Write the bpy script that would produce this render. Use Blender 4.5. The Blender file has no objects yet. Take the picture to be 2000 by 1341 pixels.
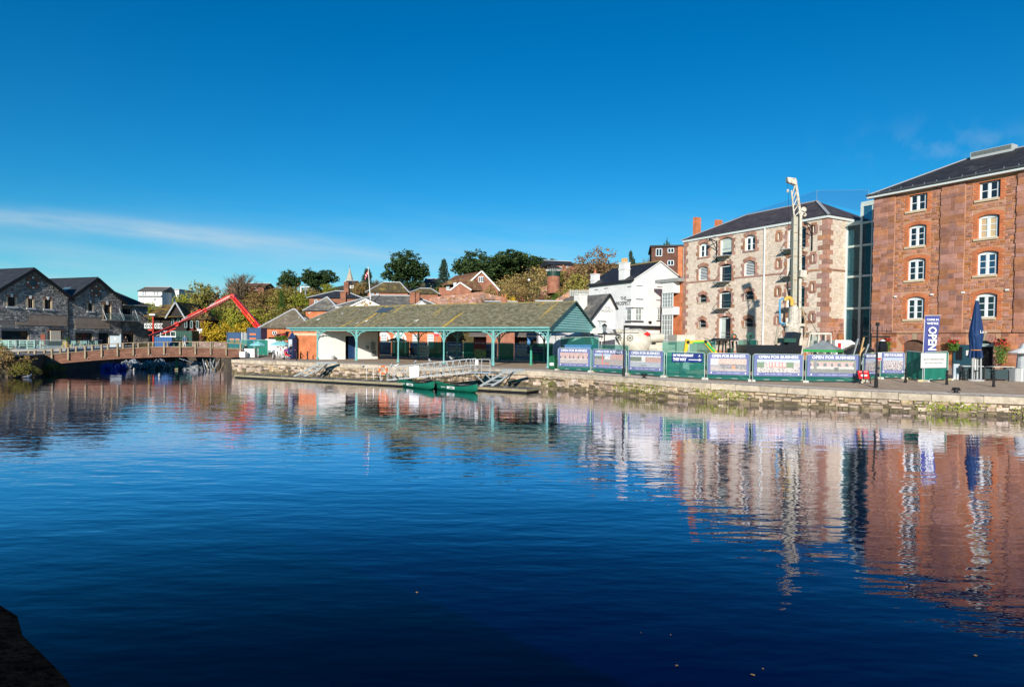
import bpy,bmesh,math,random
from mathutils import Vector,Matrix,Euler
random.seed(7)
R = math.radians
sc = bpy.context.scene
COL = sc.collection
# ---------------------------------------------------------------- camera
F = 1250.0; TH = math.atan(.0275); RO = .009; HY = 664.0; PPY = HY + F * math.tan(TH); CZ = 4.0
FW = Vector((0,math.cos(TH),-math.sin(TH)))
_u0 = Vector((0,math.sin(TH),math.cos(TH))); _r0 = Vector((1,0,0))
RT = math.cos(RO) * _r0 + math.sin(RO) * _u0
UP = -math.sin(RO) * _r0 + math.cos(RO) * _u0
cd = bpy.data.cameras.new('camera'); cam = bpy.data.objects.new('camera',cd); COL.objects.link(cam)
cd.sensor_width = 36.0; cd.sensor_fit = 'HORIZONTAL'; cd.lens = 36.0 * F / 2000.0
cd.shift_y = (PPY - 670.5) / 2000.0
cd.clip_start = .1; cd.clip_end = 6000
cam.matrix_world = Matrix(((RT.x,UP.x,-FW.x,0),(RT.y,UP.y,-FW.y,0),(RT.z,UP.z,-FW.z,CZ),(0,0,0,1)))
sc.camera = cam
# ---------------------------------------------------------------- sky and sun
SUN_EL = R(20.0); SUN_AZ = R(10.0)          # the light travels towards azimuth 10 deg right of +Y
w = bpy.data.worlds.new('World'); sc.world = w; w.use_nodes = True
nt = w.node_tree; nt.nodes.clear()
def wn(t,**k):
 n = nt.nodes.new(t)
 for a,b in k.items(): setattr(n,a,b)
 return n
sky = wn('ShaderNodeTexSky',sky_type='NISHITA',sun_disc=False,sun_elevation=SUN_EL,sun_rotation=math.pi + SUN_AZ)
sky.altitude = 100; sky.air_density = 1.0; sky.dust_density = .0; sky.ozone_density = 4.0
hs = wn('ShaderNodeHueSaturation'); hs.inputs['Saturation'].default_value = 1.35; hs.inputs['Hue'].default_value = .497; hs.inputs['Value'].default_value = 1.0
bg = wn('ShaderNodeBackground'); bg.inputs[1].default_value = .09
wo = wn('ShaderNodeOutputWorld')
# thin cirrus streaks,laid out by direction
tc = wn('ShaderNodeTexCoord'); sep = wn('ShaderNodeSeparateXYZ'); nt.links.new(tc.outputs['Generated'],sep.inputs[0])
def wm(op,a,b=None,c=None):
 n = wn('ShaderNodeMath',operation=op)
 for i,q in enumerate((a,b,c)):
  if q is None: continue
  if isinstance(q,(int,float)): n.inputs[i].default_value = q
  else: nt.links.new(q,n.inputs[i])
 return n.outputs[0]
ux = wm('DIVIDE',sep.outputs[0],wm('MAXIMUM',sep.outputs[1],.05)); uz = wm('DIVIDE',sep.outputs[2],wm('MAXIMUM',sep.outputs[1],.05))
# main streak: a band falling from left to right
band = wm('SUBTRACT',uz,wm('MULTIPLY_ADD',ux,-.085,.118))
mp = wn('ShaderNodeCombineXYZ'); nt.links.new(wm('MULTIPLY',ux,3.0),mp.inputs[0]); nt.links.new(wm('MULTIPLY',wm('ADD',uz,wm('MULTIPLY',ux,.1)),26.0),mp.inputs[1])
cn = wn('ShaderNodeTexNoise'); cn.inputs['Scale'].default_value = 1.0; cn.inputs['Detail'].default_value = 7; cn.inputs['Roughness'].default_value = .6
nt.links.new(mp.outputs[0],cn.inputs['Vector'])
bandw = wm('POWER',2.718,wm('MULTIPLY',wm('MULTIPLY',band,band),-5200.0))
fall = wm('POWER',2.718,wm('MULTIPLY',wm('MULTIPLY',wm('ADD',ux,.75),wm('ADD',ux,.75)),-3.2))
cl = wm('MULTIPLY',wm('MULTIPLY',bandw,fall),wm('MAXIMUM',wm('MULTIPLY_ADD',cn.outputs[0],2.2,-.55),0.0))
bandw2 = wm('POWER',2.718,wm('MULTIPLY',wm('MULTIPLY',wm('SUBTRACT',uz,.075),wm('SUBTRACT',uz,.075)),-150.0))
cl2 = wm('MULTIPLY',bandw2,wm('MULTIPLY',wm('MAXIMUM',wm('MULTIPLY_ADD',cn.outputs[0],1.2,-.22),0.0),.85))
g3 = wm('ADD',wm('MULTIPLY',wm('MULTIPLY',wm('SUBTRACT',ux,.7),wm('SUBTRACT',ux,.7)),60.0),wm('MULTIPLY',wm('MULTIPLY',wm('SUBTRACT',uz,.3),wm('SUBTRACT',uz,.3)),900.0))
wt3 = wn('ShaderNodeTexNoise'); wt3.inputs['Scale'].default_value = 26; wt3.inputs['Detail'].default_value = 5; nt.links.new(tc.outputs['Generated'],wt3.inputs['Vector'])
cl3 = wm('MULTIPLY',wm('POWER',2.718,wm('MULTIPLY',g3,-1.0)),wm('MAXIMUM',wm('MULTIPLY_ADD',wt3.outputs[0],.8,-.39),0.0))
cla = wm('MINIMUM',wm('ADD',wm('ADD',wm('MULTIPLY',cl,.75),cl2),cl3),.6)
mx = wn('ShaderNodeMixRGB'); mx.inputs[2].default_value = (5.4,6.4,7.0,1)
nt.links.new(sky.outputs[0],hs.inputs['Color']); tn = wn('ShaderNodeMixRGB',blend_type='MULTIPLY'); tn.inputs[0].default_value = 1; tn.inputs[2].default_value = (.37,.98,1.03,1); nt.links.new(hs.outputs[0],tn.inputs[1]); nt.links.new(tn.outputs[0],mx.inputs[1]); nt.links.new(cla,mx.inputs[0])
nt.links.new(mx.outputs[0],bg.inputs[0]); nt.links.new(bg.outputs[0],wo.inputs[0])
sd = bpy.data.lights.new('sun','SUN'); sd.energy = 5.0; sd.angle = R(.53); sd.color = (1.0,.93,.82)
sun = bpy.data.objects.new('sun',sd); COL.objects.link(sun)
_L = Vector((math.sin(SUN_AZ) * math.cos(SUN_EL),math.cos(SUN_AZ) * math.cos(SUN_EL),-math.sin(SUN_EL)))
sun.rotation_euler = _L.to_track_quat('-Z','Y').to_euler(); sun.location = (-20,-60,60)
sc.view_settings.view_transform = 'Standard'; sc.view_settings.look = 'None'; sc.view_settings.exposure = .3; sc.view_settings.gamma = 1.0
sc.view_settings.use_curve_mapping = False
sc.cycles.max_bounces = 6; sc.cycles.transparent_max_bounces = 10; sc.cycles.caustics_reflective = False; sc.cycles.caustics_refractive = False
sc.cycles.use_denoising = True
# ---------------------------------------------------------------- measuring helpers
def ray(px,py): return FW + (px - 1000) / F * RT + (PPY - py) / F * UP
def at(px,py,Y):
 d = ray(px,py); k = Y / d.y; return Vector((d.x * k,Y,CZ + d.z * k))
def gnd(px,py,z=0.0):
 d = ray(px,py); k = (z - CZ) / d.z; return Vector((d.x * k,d.y * k,z))
QZ = [(-70,1.62),(-30,1.58),(2.5,1.42),(12,1.25),(21,1.08),(60,1.02)]
QE = [(-70,70.6),(-30.9,70.6),(2.6,53.4),(11.9,43.4),(21,38.4),(28.2,35.1),(52,25.2),(90,10)]
def lin(T,x):
 if x <= T[0][0]: return T[0][1]
 for (a,za),(b,zb) in zip(T,T[1:]):
  if x <= b: return za + (zb - za) * (x - a) / (b - a)
 return T[-1][1]
def qz(X,Y=None):                    # quay level: higher on the left,rising away from the river on the right
 z = lin(QZ,X)
 if Y is not None: z += .042 * min(22,max(0,(Y - lin(QE,X)) * .86 - 4)) * min(1,max(0,(X - 2) / 14))
 return z
def onq(px,py):
 z = 1.3
 for _ in range(6):
  p = gnd(px,py,z); z = qz(p.x,p.y)
 return Vector((p.x,p.y,z))
def qat(px,Y):                       # a spot on the quay in pixel column px at depth Y
 p = at(px,690,Y); return Vector((p.x,Y,qz(p.x,Y)))
class Face:                           # a facade plane: local x to the right seen from outside,z up
 def __init__(s,o,ang): s.o = Vector(o); s.a = ang; s.x = Vector((math.cos(ang),math.sin(ang),0)); s.n = Vector((-math.sin(ang),math.cos(ang),0))
 def uv(s,px,py,off=0.0):       # local x,local z (off = depth behind the plane)
  d = ray(px,py); o = s.o + s.n * off
  k = (s.n.x * o.x + s.n.y * o.y) / (s.n.x * d.x + s.n.y * d.y)
  p = d * k
  return (p - o).dot(s.x),CZ + d.z * k - s.o.z
 def pt(s,x,y,z): return s.o + s.x * x + s.n * y + Vector((0,0,z))
# ---------------------------------------------------------------- materials
MATS = {}
def mat(name,c,c2=None,sc_=3.0,rough=.8,bump=0.0,bsc=None,island=0.0,metal=0.0,spec=.3,detail=5,obj=False,stretch=None,thr=None,emit=None,alpha=None,hue=0.0):
 """noise-mixed procedural surface; island = brightness change from piece to piece"""
 if name in MATS: return MATS[name]
 m = bpy.data.materials.new(name); m.use_nodes = True; t = m.node_tree; b = t.nodes['Principled BSDF']
 b.inputs['Roughness'].default_value = rough; b.inputs['Metallic'].default_value = metal; b.inputs['Specular IOR Level'].default_value = spec
 L = t.links.new; N = t.nodes.new
 out = None
 co = N('ShaderNodeTexCoord'); vec = co.outputs['Object']
 if stretch:
  mpn = N('ShaderNodeMapping'); mpn.inputs['Scale'].default_value = stretch; L(vec,mpn.inputs[0]); vec = mpn.outputs[0]
 if c2 is not None:
  n = N('ShaderNodeTexNoise'); n.inputs['Scale'].default_value = sc_; n.inputs['Detail'].default_value = detail; n.inputs['Roughness'].default_value = .65; L(vec,n.inputs['Vector'])
  r = N('ShaderNodeValToRGB'); lo,hi = thr or (.36,.64)
  r.color_ramp.elements[0].position = lo; r.color_ramp.elements[0].color = (*c,1); r.color_ramp.elements[1].position = hi; r.color_ramp.elements[1].color = (*c2,1)
  L(n.outputs[0],r.inputs[0]); out = r.outputs[0]
 if island:
  g = N('ShaderNodeNewGeometry'); oi = N('ShaderNodeObjectInfo')
  ad = N('ShaderNodeMath'); ad.operation = 'ADD'; L(g.outputs['Random Per Island'],ad.inputs[0]); L(oi.outputs['Random'],ad.inputs[1])
  fr = N('ShaderNodeMath'); fr.operation = 'FRACT'; L(ad.outputs[0],fr.inputs[0])
  ma = N('ShaderNodeMapRange'); ma.inputs[3].default_value = 1 - island; ma.inputs[4].default_value = 1 + island; L(fr.outputs[0],ma.inputs[0])
  h = N('ShaderNodeHueSaturation'); L(ma.outputs[0],h.inputs['Value'])
  if hue:
   f2 = N('ShaderNodeMath'); f2.operation = 'MULTIPLY'; f2.inputs[1].default_value = 7.31; L(fr.outputs[0],f2.inputs[0])
   f3 = N('ShaderNodeMath'); f3.operation = 'FRACT'; L(f2.outputs[0],f3.inputs[0])
   m2 = N('ShaderNodeMapRange'); m2.inputs[3].default_value = 1 - hue * 9; m2.inputs[4].default_value = 1 + hue * 4; L(f3.outputs[0],m2.inputs[0]); L(m2.outputs[0],h.inputs['Saturation'])
   m3 = N('ShaderNodeMapRange'); m3.inputs[3].default_value = .5 - hue * .3; m3.inputs[4].default_value = .5 + hue * .5; L(f3.outputs[0],m3.inputs[0]); L(m3.outputs[0],h.inputs['Hue'])
  if out: L(out,h.inputs['Color'])
  else: h.inputs['Color'].default_value = (*c,1)
  out = h.outputs[0]
 if out: L(out,b.inputs['Base Color'])
 else: b.inputs['Base Color'].default_value = (*c,1)
 if bump:
  n2 = N('ShaderNodeTexNoise'); n2.inputs['Scale'].default_value = bsc or sc_ * 4; n2.inputs['Detail'].default_value = 4; L(vec,n2.inputs['Vector'])
  bp = N('ShaderNodeBump'); bp.inputs['Strength'].default_value = bump; bp.inputs['Distance'].default_value = .05; L(n2.outputs[0],bp.inputs['Height']); L(bp.outputs[0],b.inputs['Normal'])
 if emit: b.inputs['Emission Color'].default_value = (*emit,1); b.inputs['Emission Strength'].default_value = 1
 MATS[name] = m; return m
def mat_print(name,rough=.5):        # flat print: colours stored per face
 if name in MATS: return MATS[name]
 m = bpy.data.materials.new(name); m.use_nodes = True; t = m.node_tree; b = t.nodes['Principled BSDF']
 a = t.nodes.new('ShaderNodeVertexColor'); a.layer_name = 'print'; t.links.new(a.outputs[0],b.inputs['Base Color']); b.inputs['Roughness'].default_value = rough
 MATS[name] = m; return m
def mat_glass(name,tint=(.8,.95,.95),mixf=.72,rough=.02):     # thin clear sheet
 if name in MATS: return MATS[name]
 m = bpy.data.materials.new(name); m.use_nodes = True; t = m.node_tree; b = t.nodes['Principled BSDF']; o = t.nodes['Material Output']
 tr = t.nodes.new('ShaderNodeBsdfTransparent'); tr.inputs[0].default_value = (*tint,1)
 b.inputs['Base Color'].default_value = (tint[0] * .3,tint[1] * .35,tint[2] * .35,1); b.inputs['Roughness'].default_value = rough
 x = t.nodes.new('ShaderNodeMixShader'); x.inputs[0].default_value = mixf
 t.links.new(b.outputs[0],x.inputs[1]); t.links.new(tr.outputs[0],x.inputs[2]); t.links.new(x.outputs[0],o.inputs[0])
 MATS[name] = m; return m
# ---------------------------------------------------------------- mesh building
class MB:
 def __init__(s): s.v = []; s.f = []; s.m = []; s.c = []
 def add(s,vs,fs,m=0):
  o = len(s.v); s.v.extend([tuple(v) for v in vs]); s.f.extend([tuple(i + o for i in f) for f in fs]); s.m.extend([m] * len(fs)); return s
 def quad(s,a,b,c,d,m=0): return s.add((a,b,c,d),((0,1,2,3),),m)
 def tri(s,a,b,c,m=0): return s.add((a,b,c),((0,1,2),),m)
 def poly(s,pts,m=0): return s.add(pts,(tuple(range(len(pts))),),m)
 def box(s,x0,x1,y0,y1,z0,z1,m=0):
  return s.add([(x0,y0,z0),(x1,y0,z0),(x1,y1,z0),(x0,y1,z0),(x0,y0,z1),(x1,y0,z1),(x1,y1,z1),(x0,y1,z1)],
      ((3,2,1,0),(4,5,6,7),(0,1,5,4),(1,2,6,5),(2,3,7,6),(3,0,4,7)),m)
 def cbox(s,c,d,m=0): return s.box(c[0] - d[0] / 2,c[0] + d[0] / 2,c[1] - d[1] / 2,c[1] + d[1] / 2,c[2] - d[2] / 2,c[2] + d[2] / 2,m)
 def hexa(s,p,m=0):              # 8 corners: bottom 4,top 4
  return s.add(p,((3,2,1,0),(4,5,6,7),(0,1,5,4),(1,2,6,5),(2,3,7,6),(3,0,4,7)),m)
 def bar(s,a,b,w,h=None,m=0,up=(0,0,1)):
  a = Vector(a); b = Vector(b); h = h or w; d = (b - a)
  if d.length < 1e-6: return s
  d.normalize(); u = Vector(up)
  if abs(d.dot(u)) > .98: u = Vector((0,1,0))
  sx = d.cross(u).normalized() * (w / 2); sz = sx.normalized().cross(d).normalized() * (h / 2)
  return s.hexa([a - sx - sz,a + sx - sz,b + sx - sz,b - sx - sz,a - sx + sz,a + sx + sz,b + sx + sz,b - sx + sz],m)
 def tube(s,pts,r,n=8,m=0,cap=True):
  pts = [Vector(p) for p in pts]; k = len(pts); rs = r if isinstance(r,(list,tuple)) else [r] * k
  vs = []; pu = None
  for i,p in enumerate(pts):
   d = (pts[min(i + 1,k - 1)] - pts[max(i - 1,0)]); d = d.normalized() if d.length > 1e-9 else Vector((0,0,1))
   if pu is None:
    u = d.cross(Vector((0,0,1)) if abs(d.z) < .9 else Vector((1,0,0))).normalized()
   else:
    u = (pu - d * pu.dot(d)); u = u.normalized() if u.length > 1e-6 else pu
   pu = u; q = d.cross(u)
   for j in range(n):
    t = 2 * math.pi * j / n; vs.append(p + (u * math.cos(t) + q * math.sin(t)) * rs[i])
  fs = [(i * n + j,i * n + (j + 1) % n,(i + 1) * n + (j + 1) % n,(i + 1) * n + j) for i in range(k - 1) for j in range(n)]
  if cap: fs += [tuple(range(n - 1,-1,-1)),tuple((k - 1) * n + j for j in range(n))]
  return s.add(vs,fs,m)
 def lathe(s,prof,n=16,c=(0,0,0),m=0,cap=True,axis=None):
  c = Vector(c); vs = []
  ax = Vector(axis).normalized() if axis is not None else Vector((0,0,1))
  q = Vector((0,0,1)).rotation_difference(ax)
  for r,z in prof:
   for j in range(n):
    t = 2 * math.pi * j / n; vs.append(c + q @ Vector((r * math.cos(t),r * math.sin(t),z)))
  k = len(prof)
  fs = [(i * n + j,i * n + (j + 1) % n,(i + 1) * n + (j + 1) % n,(i + 1) * n + j) for i in range(k - 1) for j in range(n)]
  if cap: fs += [tuple(range(n - 1,-1,-1)),tuple((k - 1) * n + j for j in range(n))]
  return s.add(vs,fs,m)
 def extr(s,poly,a,b,m=0,ax='y'):   # polygon of (u,v) extruded along an axis
  def P(u,v,t): return (u,t,v) if ax == 'y' else ((t,u,v) if ax == 'x' else (u,v,t))
  n = len(poly); vs = [P(u,v,a) for u,v in poly] + [P(u,v,b) for u,v in poly]
  fs = [tuple(range(n)),tuple(range(2 * n - 1,n - 1,-1))] + [(i,i + n,(i + 1) % n + n,(i + 1) % n) for i in range(n)]
  return s.add(vs,fs,m)
 def stone(s,x0,x1,z0,z1,d=.04,j=.012,ins=.02,y=0.0,m=0):     # a roughly dressed block standing proud of a wall at y
  r = lambda: random.uniform(-j,j)
  a = [(x0 + r(),y,z0 + r()),(x1 + r(),y,z0 + r()),(x1 + r(),y,z1 + r()),(x0 + r(),y,z1 + r())]
  dd = [d * random.uniform(.6,1.3) for _ in range(4)]
  f = [(a[0][0] + ins,y - dd[0],a[0][2] + ins),(a[1][0] - ins,y - dd[1],a[1][2] + ins),(a[2][0] - ins,y - dd[2],a[2][2] - ins),(a[3][0] + ins,y - dd[3],a[3][2] - ins)]
  return s.add(a + f,((4,5,6,7),(0,1,5,4),(1,2,6,5),(2,3,7,6),(3,0,4,7)),m)
 def mesh(s,name,mats,smooth=False):
  me = bpy.data.meshes.new(name); me.from_pydata(s.v,[],s.f)
  mats = mats if isinstance(mats,(list,tuple)) else [mats]
  for q in mats: me.materials.append(q)
  if len(mats) > 1: me.polygons.foreach_set('material_index',s.m)
  if smooth: me.polygons.foreach_set('use_smooth',[True] * len(me.polygons))
  me.update(); return me
 def build(s,name,mats,parent=None,smooth=False,kind=None,loc=None,rotz=None):
  o = bpy.data.objects.new(name,s.mesh(name,mats,smooth)); COL.objects.link(o)
  if parent is not None: o.parent = parent
  if loc is not None: o.location = loc
  if rotz is not None: o.rotation_euler = (0,0,rotz)
  if kind: o['kind'] = kind
  return o
def tag(o,label=None,cat=None,group=None,kind=None):
 if label: o['label'] = label
 if cat: o['category'] = cat
 if group: o['group'] = group
 if kind: o['kind'] = kind
 return o
def thing(name,label,cat,loc=(0,0,0),rotz=0.0,group=None):
 o = bpy.data.objects.new(name,None); COL.objects.link(o); o.empty_display_size = .2
 o.location = loc; o.rotation_euler = (0,0,rotz); return tag(o,label,cat,group)
ORD = 'first second third fourth fifth sixth seventh eighth ninth tenth eleventh twelfth thirteenth fourteenth fifteenth sixteenth seventeenth eighteenth nineteenth'.split()
def nth(spots,i): return ORD[sorted(range(len(spots)),key=lambda k: spots[k][0]).index(i)]      # rank from the left
def tree_copy(o,parent=None):
 c = o.copy(); COL.objects.link(c)
 if parent is not None: c.parent = parent
 for ch in o.children: tree_copy(ch,c)
 return c
def dup(o,loc,rotz=0.0,label=None,scale=None):
 c = tree_copy(o); c.location = loc; c.rotation_euler = (0,0,rotz)
 if label: c['label'] = label
 if scale: c.scale = (scale,) * 3
 return c
def share(name,me,parent,loc=(0,0,0),rotz=0.0,kind=None,scale=None):
 o = bpy.data.objects.new(name,me); COL.objects.link(o)
 if parent is not None: o.parent = parent
 o.location = loc; o.rotation_euler = (0,0,rotz)
 if scale: o.scale = scale
 if kind: o['kind'] = kind
 return o
def lettering(text,size,m,parent,loc,rot=(R(90),0,0),name='lettering',align='CENTER',bold=.0,fit=None,depth=.004,sq=None):
 cu = bpy.data.curves.new('t','FONT'); cu.body = text; cu.size = size; cu.align_x = align; cu.align_y = 'CENTER'; cu.extrude = depth; cu.offset = bold; cu.resolution_u = 2
 t = bpy.data.objects.new('t',cu); me = bpy.data.meshes.new_from_object(t)
 bpy.data.objects.remove(t); bpy.data.curves.remove(cu)
 if fit:                            # squeeze to the measured width
  xs = [v.co.x for v in me.vertices]; wd = max(xs) - min(xs)
  for v in me.vertices: v.co.x *= fit / wd
 me.materials.clear(); me.materials.append(m)
 o = bpy.data.objects.new(name,me); COL.objects.link(o); o.parent = parent; o.location = loc; o.rotation_euler = rot
 return o
def grid_print(name,w,h,nx,nz,fn,parent,loc,m=None,rotz=0.0,bow=0.0):
 """flat printed sheet facing -y, colours from fn(u, v) per face"""
 vs = []; fs = []; cols = []
 for j in range(nz + 1):
  for i in range(nx + 1): vs.append((w * i / nx - w / 2,bow * math.sin(i * 1.3 + j * .7),h * j / nz))
 for j in range(nz):
  for i in range(nx):
   a = j * (nx + 1) + i; fs.append((a,a + 1,a + nx + 2,a + nx + 1)); cols.append(fn((i + .5) / nx,(j + .5) / nz))
 me = bpy.data.meshes.new(name); me.from_pydata(vs,[],fs); at_ = me.color_attributes.new('print','FLOAT_COLOR','CORNER')
 flat = []
 for c in cols: flat += [c[0],c[1],c[2],1.0] * 4
 at_.data.foreach_set('color',flat); me.materials.append(m or mat_print('printed_sheet')); me.update()
 o = bpy.data.objects.new(name,me); COL.objects.link(o); o.parent = parent; o.location = loc; o.rotation_euler = (0,0,rotz); return o
def courses(W,z0,z1,ch,sw,openings=(),xl=None,xr=None,gap=.02,x0=0.0,rnd=random):
 """rectangles of a coursed rubble wall, clear of the openings (x0,x1,z0,z1)"""
 out = []; z = z0
 while z < z1 - .05:
  h = min(rnd.uniform(*ch),z1 - z)
  if z1 - (z + h) < ch[0] * .5: h = z1 - z
  a = xl(z,z + h) if xl else x0; b = xr(z,z + h) if xr else x0 + W
  iv = [(a,b)]
  for o in openings:
   if o[2] < z + h - .01 and o[3] > z + .01:
    nv = []
    for p,q in iv:
     if o[1] <= p or o[0] >= q: nv.append((p,q)); continue
     if o[0] - p > .04: nv.append((p,o[0]))
     if q - o[1] > .04: nv.append((o[1],q))
    iv = nv
  for p,q in iv:
   x = p
   while x < q - .03:
    wd = rnd.uniform(*sw)
    if q - (x + wd) < sw[0] * .6: wd = q - x
    if h > ch[0] * 1.6 and rnd.random() < .3 and wd < sw[1]:       # two thin stones instead of one
     k = rnd.uniform(.4,.6)
     out.append((x + gap / 2,x + wd - gap / 2,z + gap / 2,z + h * k - gap / 2)); out.append((x + gap / 2,x + wd - gap / 2,z + h * k + gap / 2,z + h - gap / 2))
    else: out.append((x + gap / 2,x + wd - gap / 2,z + gap / 2,z + h - gap / 2))
    x += wd
  z += h
 return out
def stones(rects,parent,m,d=.04,limit=300,name='stone',ins=.02,j=.012,y=0.0,seen=None,joined='rubble'):
 """the largest as parts of their own, the rest joined"""
 rects = sorted(rects,key=lambda r: -(r[1] - r[0]) * (r[3] - r[2]))
 if seen: first = [r for r in rects if seen(r)]; rects = first + [r for r in rects if not seen(r)]
 for r in rects[:limit]:
  MB().stone(*r,d=d,j=j,ins=ins,y=y).build(name,m,parent)
 b = MB()
 for r in rects[limit:]: b.stone(*r,d=d,j=j,ins=ins,y=y)
 if b.f: b.build(joined,m,parent,kind='stuff')
def holed(b,x0,x1,z0,z1,ops,y=0.0,depth=.3,m=0,mr=None):
 """a wall sheet with openings and their reveals"""
 ops = [o for o in ops if o[1] > x0 and o[0] < x1 and o[3] > z0 and o[2] < z1]
 xs = sorted(set([x0,x1] + [min(max(v,x0),x1) for o in ops for v in o[:2]])); zs = sorted(set([z0,z1] + [min(max(v,z0),z1) for o in ops for v in o[2:4]]))
 for i in range(len(xs) - 1):
  for k in range(len(zs) - 1):
   cx = (xs[i] + xs[i + 1]) / 2; cz = (zs[k] + zs[k + 1]) / 2
   if any(o[0] < cx < o[1] and o[2] < cz < o[3] for o in ops): continue
   b.quad((xs[i],y,zs[k]),(xs[i + 1],y,zs[k]),(xs[i + 1],y,zs[k + 1]),(xs[i],y,zs[k + 1]),m)
 mr = m if mr is None else mr
 for o in ops:
  a,c,e,g = o[:4]; q = y + depth
  b.quad((a,y,e),(a,q,e),(a,q,g),(a,y,g),mr); b.quad((c,y,e),(c,y,g),(c,q,g),(c,q,e),mr)
  b.quad((a,y,g),(a,q,g),(c,q,g),(c,y,g),mr); b.quad((a,y,e),(c,y,e),(c,q,e),(a,q,e),mr)
 return b
def arc(x0,x1,z,rise,n=8):        # points of a segmental arch from left to right
 c = (x0 + x1) / 2; h = (x1 - x0) / 2
 return [(c - h + (x1 - x0) * i / n,z + rise * (1 - ((i / n) * 2 - 1) ** 2)) for i in range(n + 1)]
# shared plain materials
white = mat('white_paint',(.78,.78,.76),(.66,.66,.64),sc_=6,rough=.5)
steel = mat('galvanised_steel',(.42,.45,.46),(.52,.54,.55),sc_=8,rough=.42,metal=.6)
black = mat('black_iron',(.012,.013,.015),rough=.45)
dkglass = mat('dark_window_glass',(.012,.02,.028),rough=.04,spec=.7)
clear = mat_glass('clear_glass')
dark_in = mat('dark_interior',(.012,.012,.014),rough=.9)
# ================================================================ water
def make_water():
 m = bpy.data.materials.new('river_water'); m.use_nodes = True; t = m.node_tree; b = t.nodes['Principled BSDF']
 N = t.nodes.new; L = t.links.new
 g = N('ShaderNodeNewGeometry')
 def layer(scale,rot,det,w):
  mp = N('ShaderNodeMapping'); mp.inputs['Scale'].default_value = scale; mp.inputs['Rotation'].default_value = (0,0,rot); L(g.outputs['Position'],mp.inputs[0])
  n = N('ShaderNodeTexNoise'); n.inputs['Scale'].default_value = 1; n.inputs['Detail'].default_value = det; n.inputs['Roughness'].default_value = .5; L(mp.outputs[0],n.inputs['Vector'])
  q = N('ShaderNodeMath'); q.operation = 'MULTIPLY'; q.inputs[1].default_value = w; L(n.outputs[0],q.inputs[0]); return q.outputs[0]
 a = layer((.55,1.5,1),R(-8),2.5,1.0); c = layer((1.7,4.2,1),R(12),2.0,.28); e = layer((.12,.3,1),R(5),1,1.6)
 s1 = N('ShaderNodeMath'); L(a,s1.inputs[0]); L(c,s1.inputs[1]); s2 = N('ShaderNodeMath'); L(s1.outputs[0],s2.inputs[0]); L(e,s2.inputs[1])
 # calmer and livelier patches
 pn = N('ShaderNodeTexNoise'); pn.inputs['Scale'].default_value = .07; pn.inputs['Detail'].default_value = 2; L(g.outputs['Position'],pn.inputs['Vector'])
 pr = N('ShaderNodeMapRange'); pr.inputs[1].default_value = .35; pr.inputs[2].default_value = .65; pr.inputs[3].default_value = .55; pr.inputs[4].default_value = 1.0; L(pn.outputs[0],pr.inputs[0])
 bp = N('ShaderNodeBump'); bp.inputs['Distance'].default_value = .019; L(pr.outputs[0],bp.inputs['Strength']); L(s2.outputs[0],bp.inputs['Height']);
 # murky body under a mirror skin whose strength follows the viewing angle (Fresnel),steepened a little
 t.nodes.remove(b); df = N('ShaderNodeBsdfDiffuse'); df.inputs[0].default_value = (.0004,.0006,.026,1); gl = N('ShaderNodeBsdfGlossy'); gl.inputs['Roughness'].default_value = .01; gl.inputs[0].default_value = (.90,.89,1,1); L(bp.outputs[0],gl.inputs['Normal'])
 fr = N('ShaderNodeFresnel'); fr.inputs[0].default_value = 1.33; L(bp.outputs[0],fr.inputs['Normal']); cv = N('ShaderNodeFloatCurve'); c = cv.mapping.curves[0]; c.points[0].location = (0,0); c.points[1].location = (1,1)
 for q in ((.06,.035),(.12,.11),(.2,.34),(.36,.78),(.6,.94)): c.points.new(*q)
 cv.mapping.update(); L(fr.outputs[0],cv.inputs['Value']); mxs = N('ShaderNodeMixShader'); L(cv.outputs[0],mxs.inputs[0]); L(df.outputs[0],mxs.inputs[1]); L(gl.outputs[0],mxs.inputs[2]); L(mxs.outputs[0],t.nodes['Material Output'].inputs[0])
 o = MB().quad((-420,-40,0),(420,-40,0),(420,130,0),(-420,130,0)).build('river_water',m,kind='structure')
 return o
make_water()
# ================================================================ quay
cobble = mat('cobbled_paving',(.36,.26,.18),(.48,.37,.27),sc_=1.6,rough=.9,bump=.25,bsc=5)
EDGE = [gnd(456,730),gnd(1060,758),gnd(1340,782),gnd(1680,800),gnd(2000,815)]
EDGE = [Vector((-30.9,70.6,0))] + EDGE[1:] + [Vector((52,25.2,0)),Vector((90,10,0))]
def edge_pts(step=.5):
 out = []
 for a,b in zip(EDGE,EDGE[1:]):
  n = max(1,int((b - a).length / step))
  out += [a.lerp(b,i / n) for i in range(n)]
 return out + [EDGE[-1]]
def edge_at(s):
 for a,b in zip(EDGE,EDGE[1:]):
  l = (b - a).length
  if s <= l: d = (b - a).normalized(); return a + d * s,d
  s -= l
 return EDGE[-1],(EDGE[-1] - EDGE[-2]).normalized()
ELEN = sum((b - a).length for a,b in zip(EDGE,EDGE[1:]))
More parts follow.
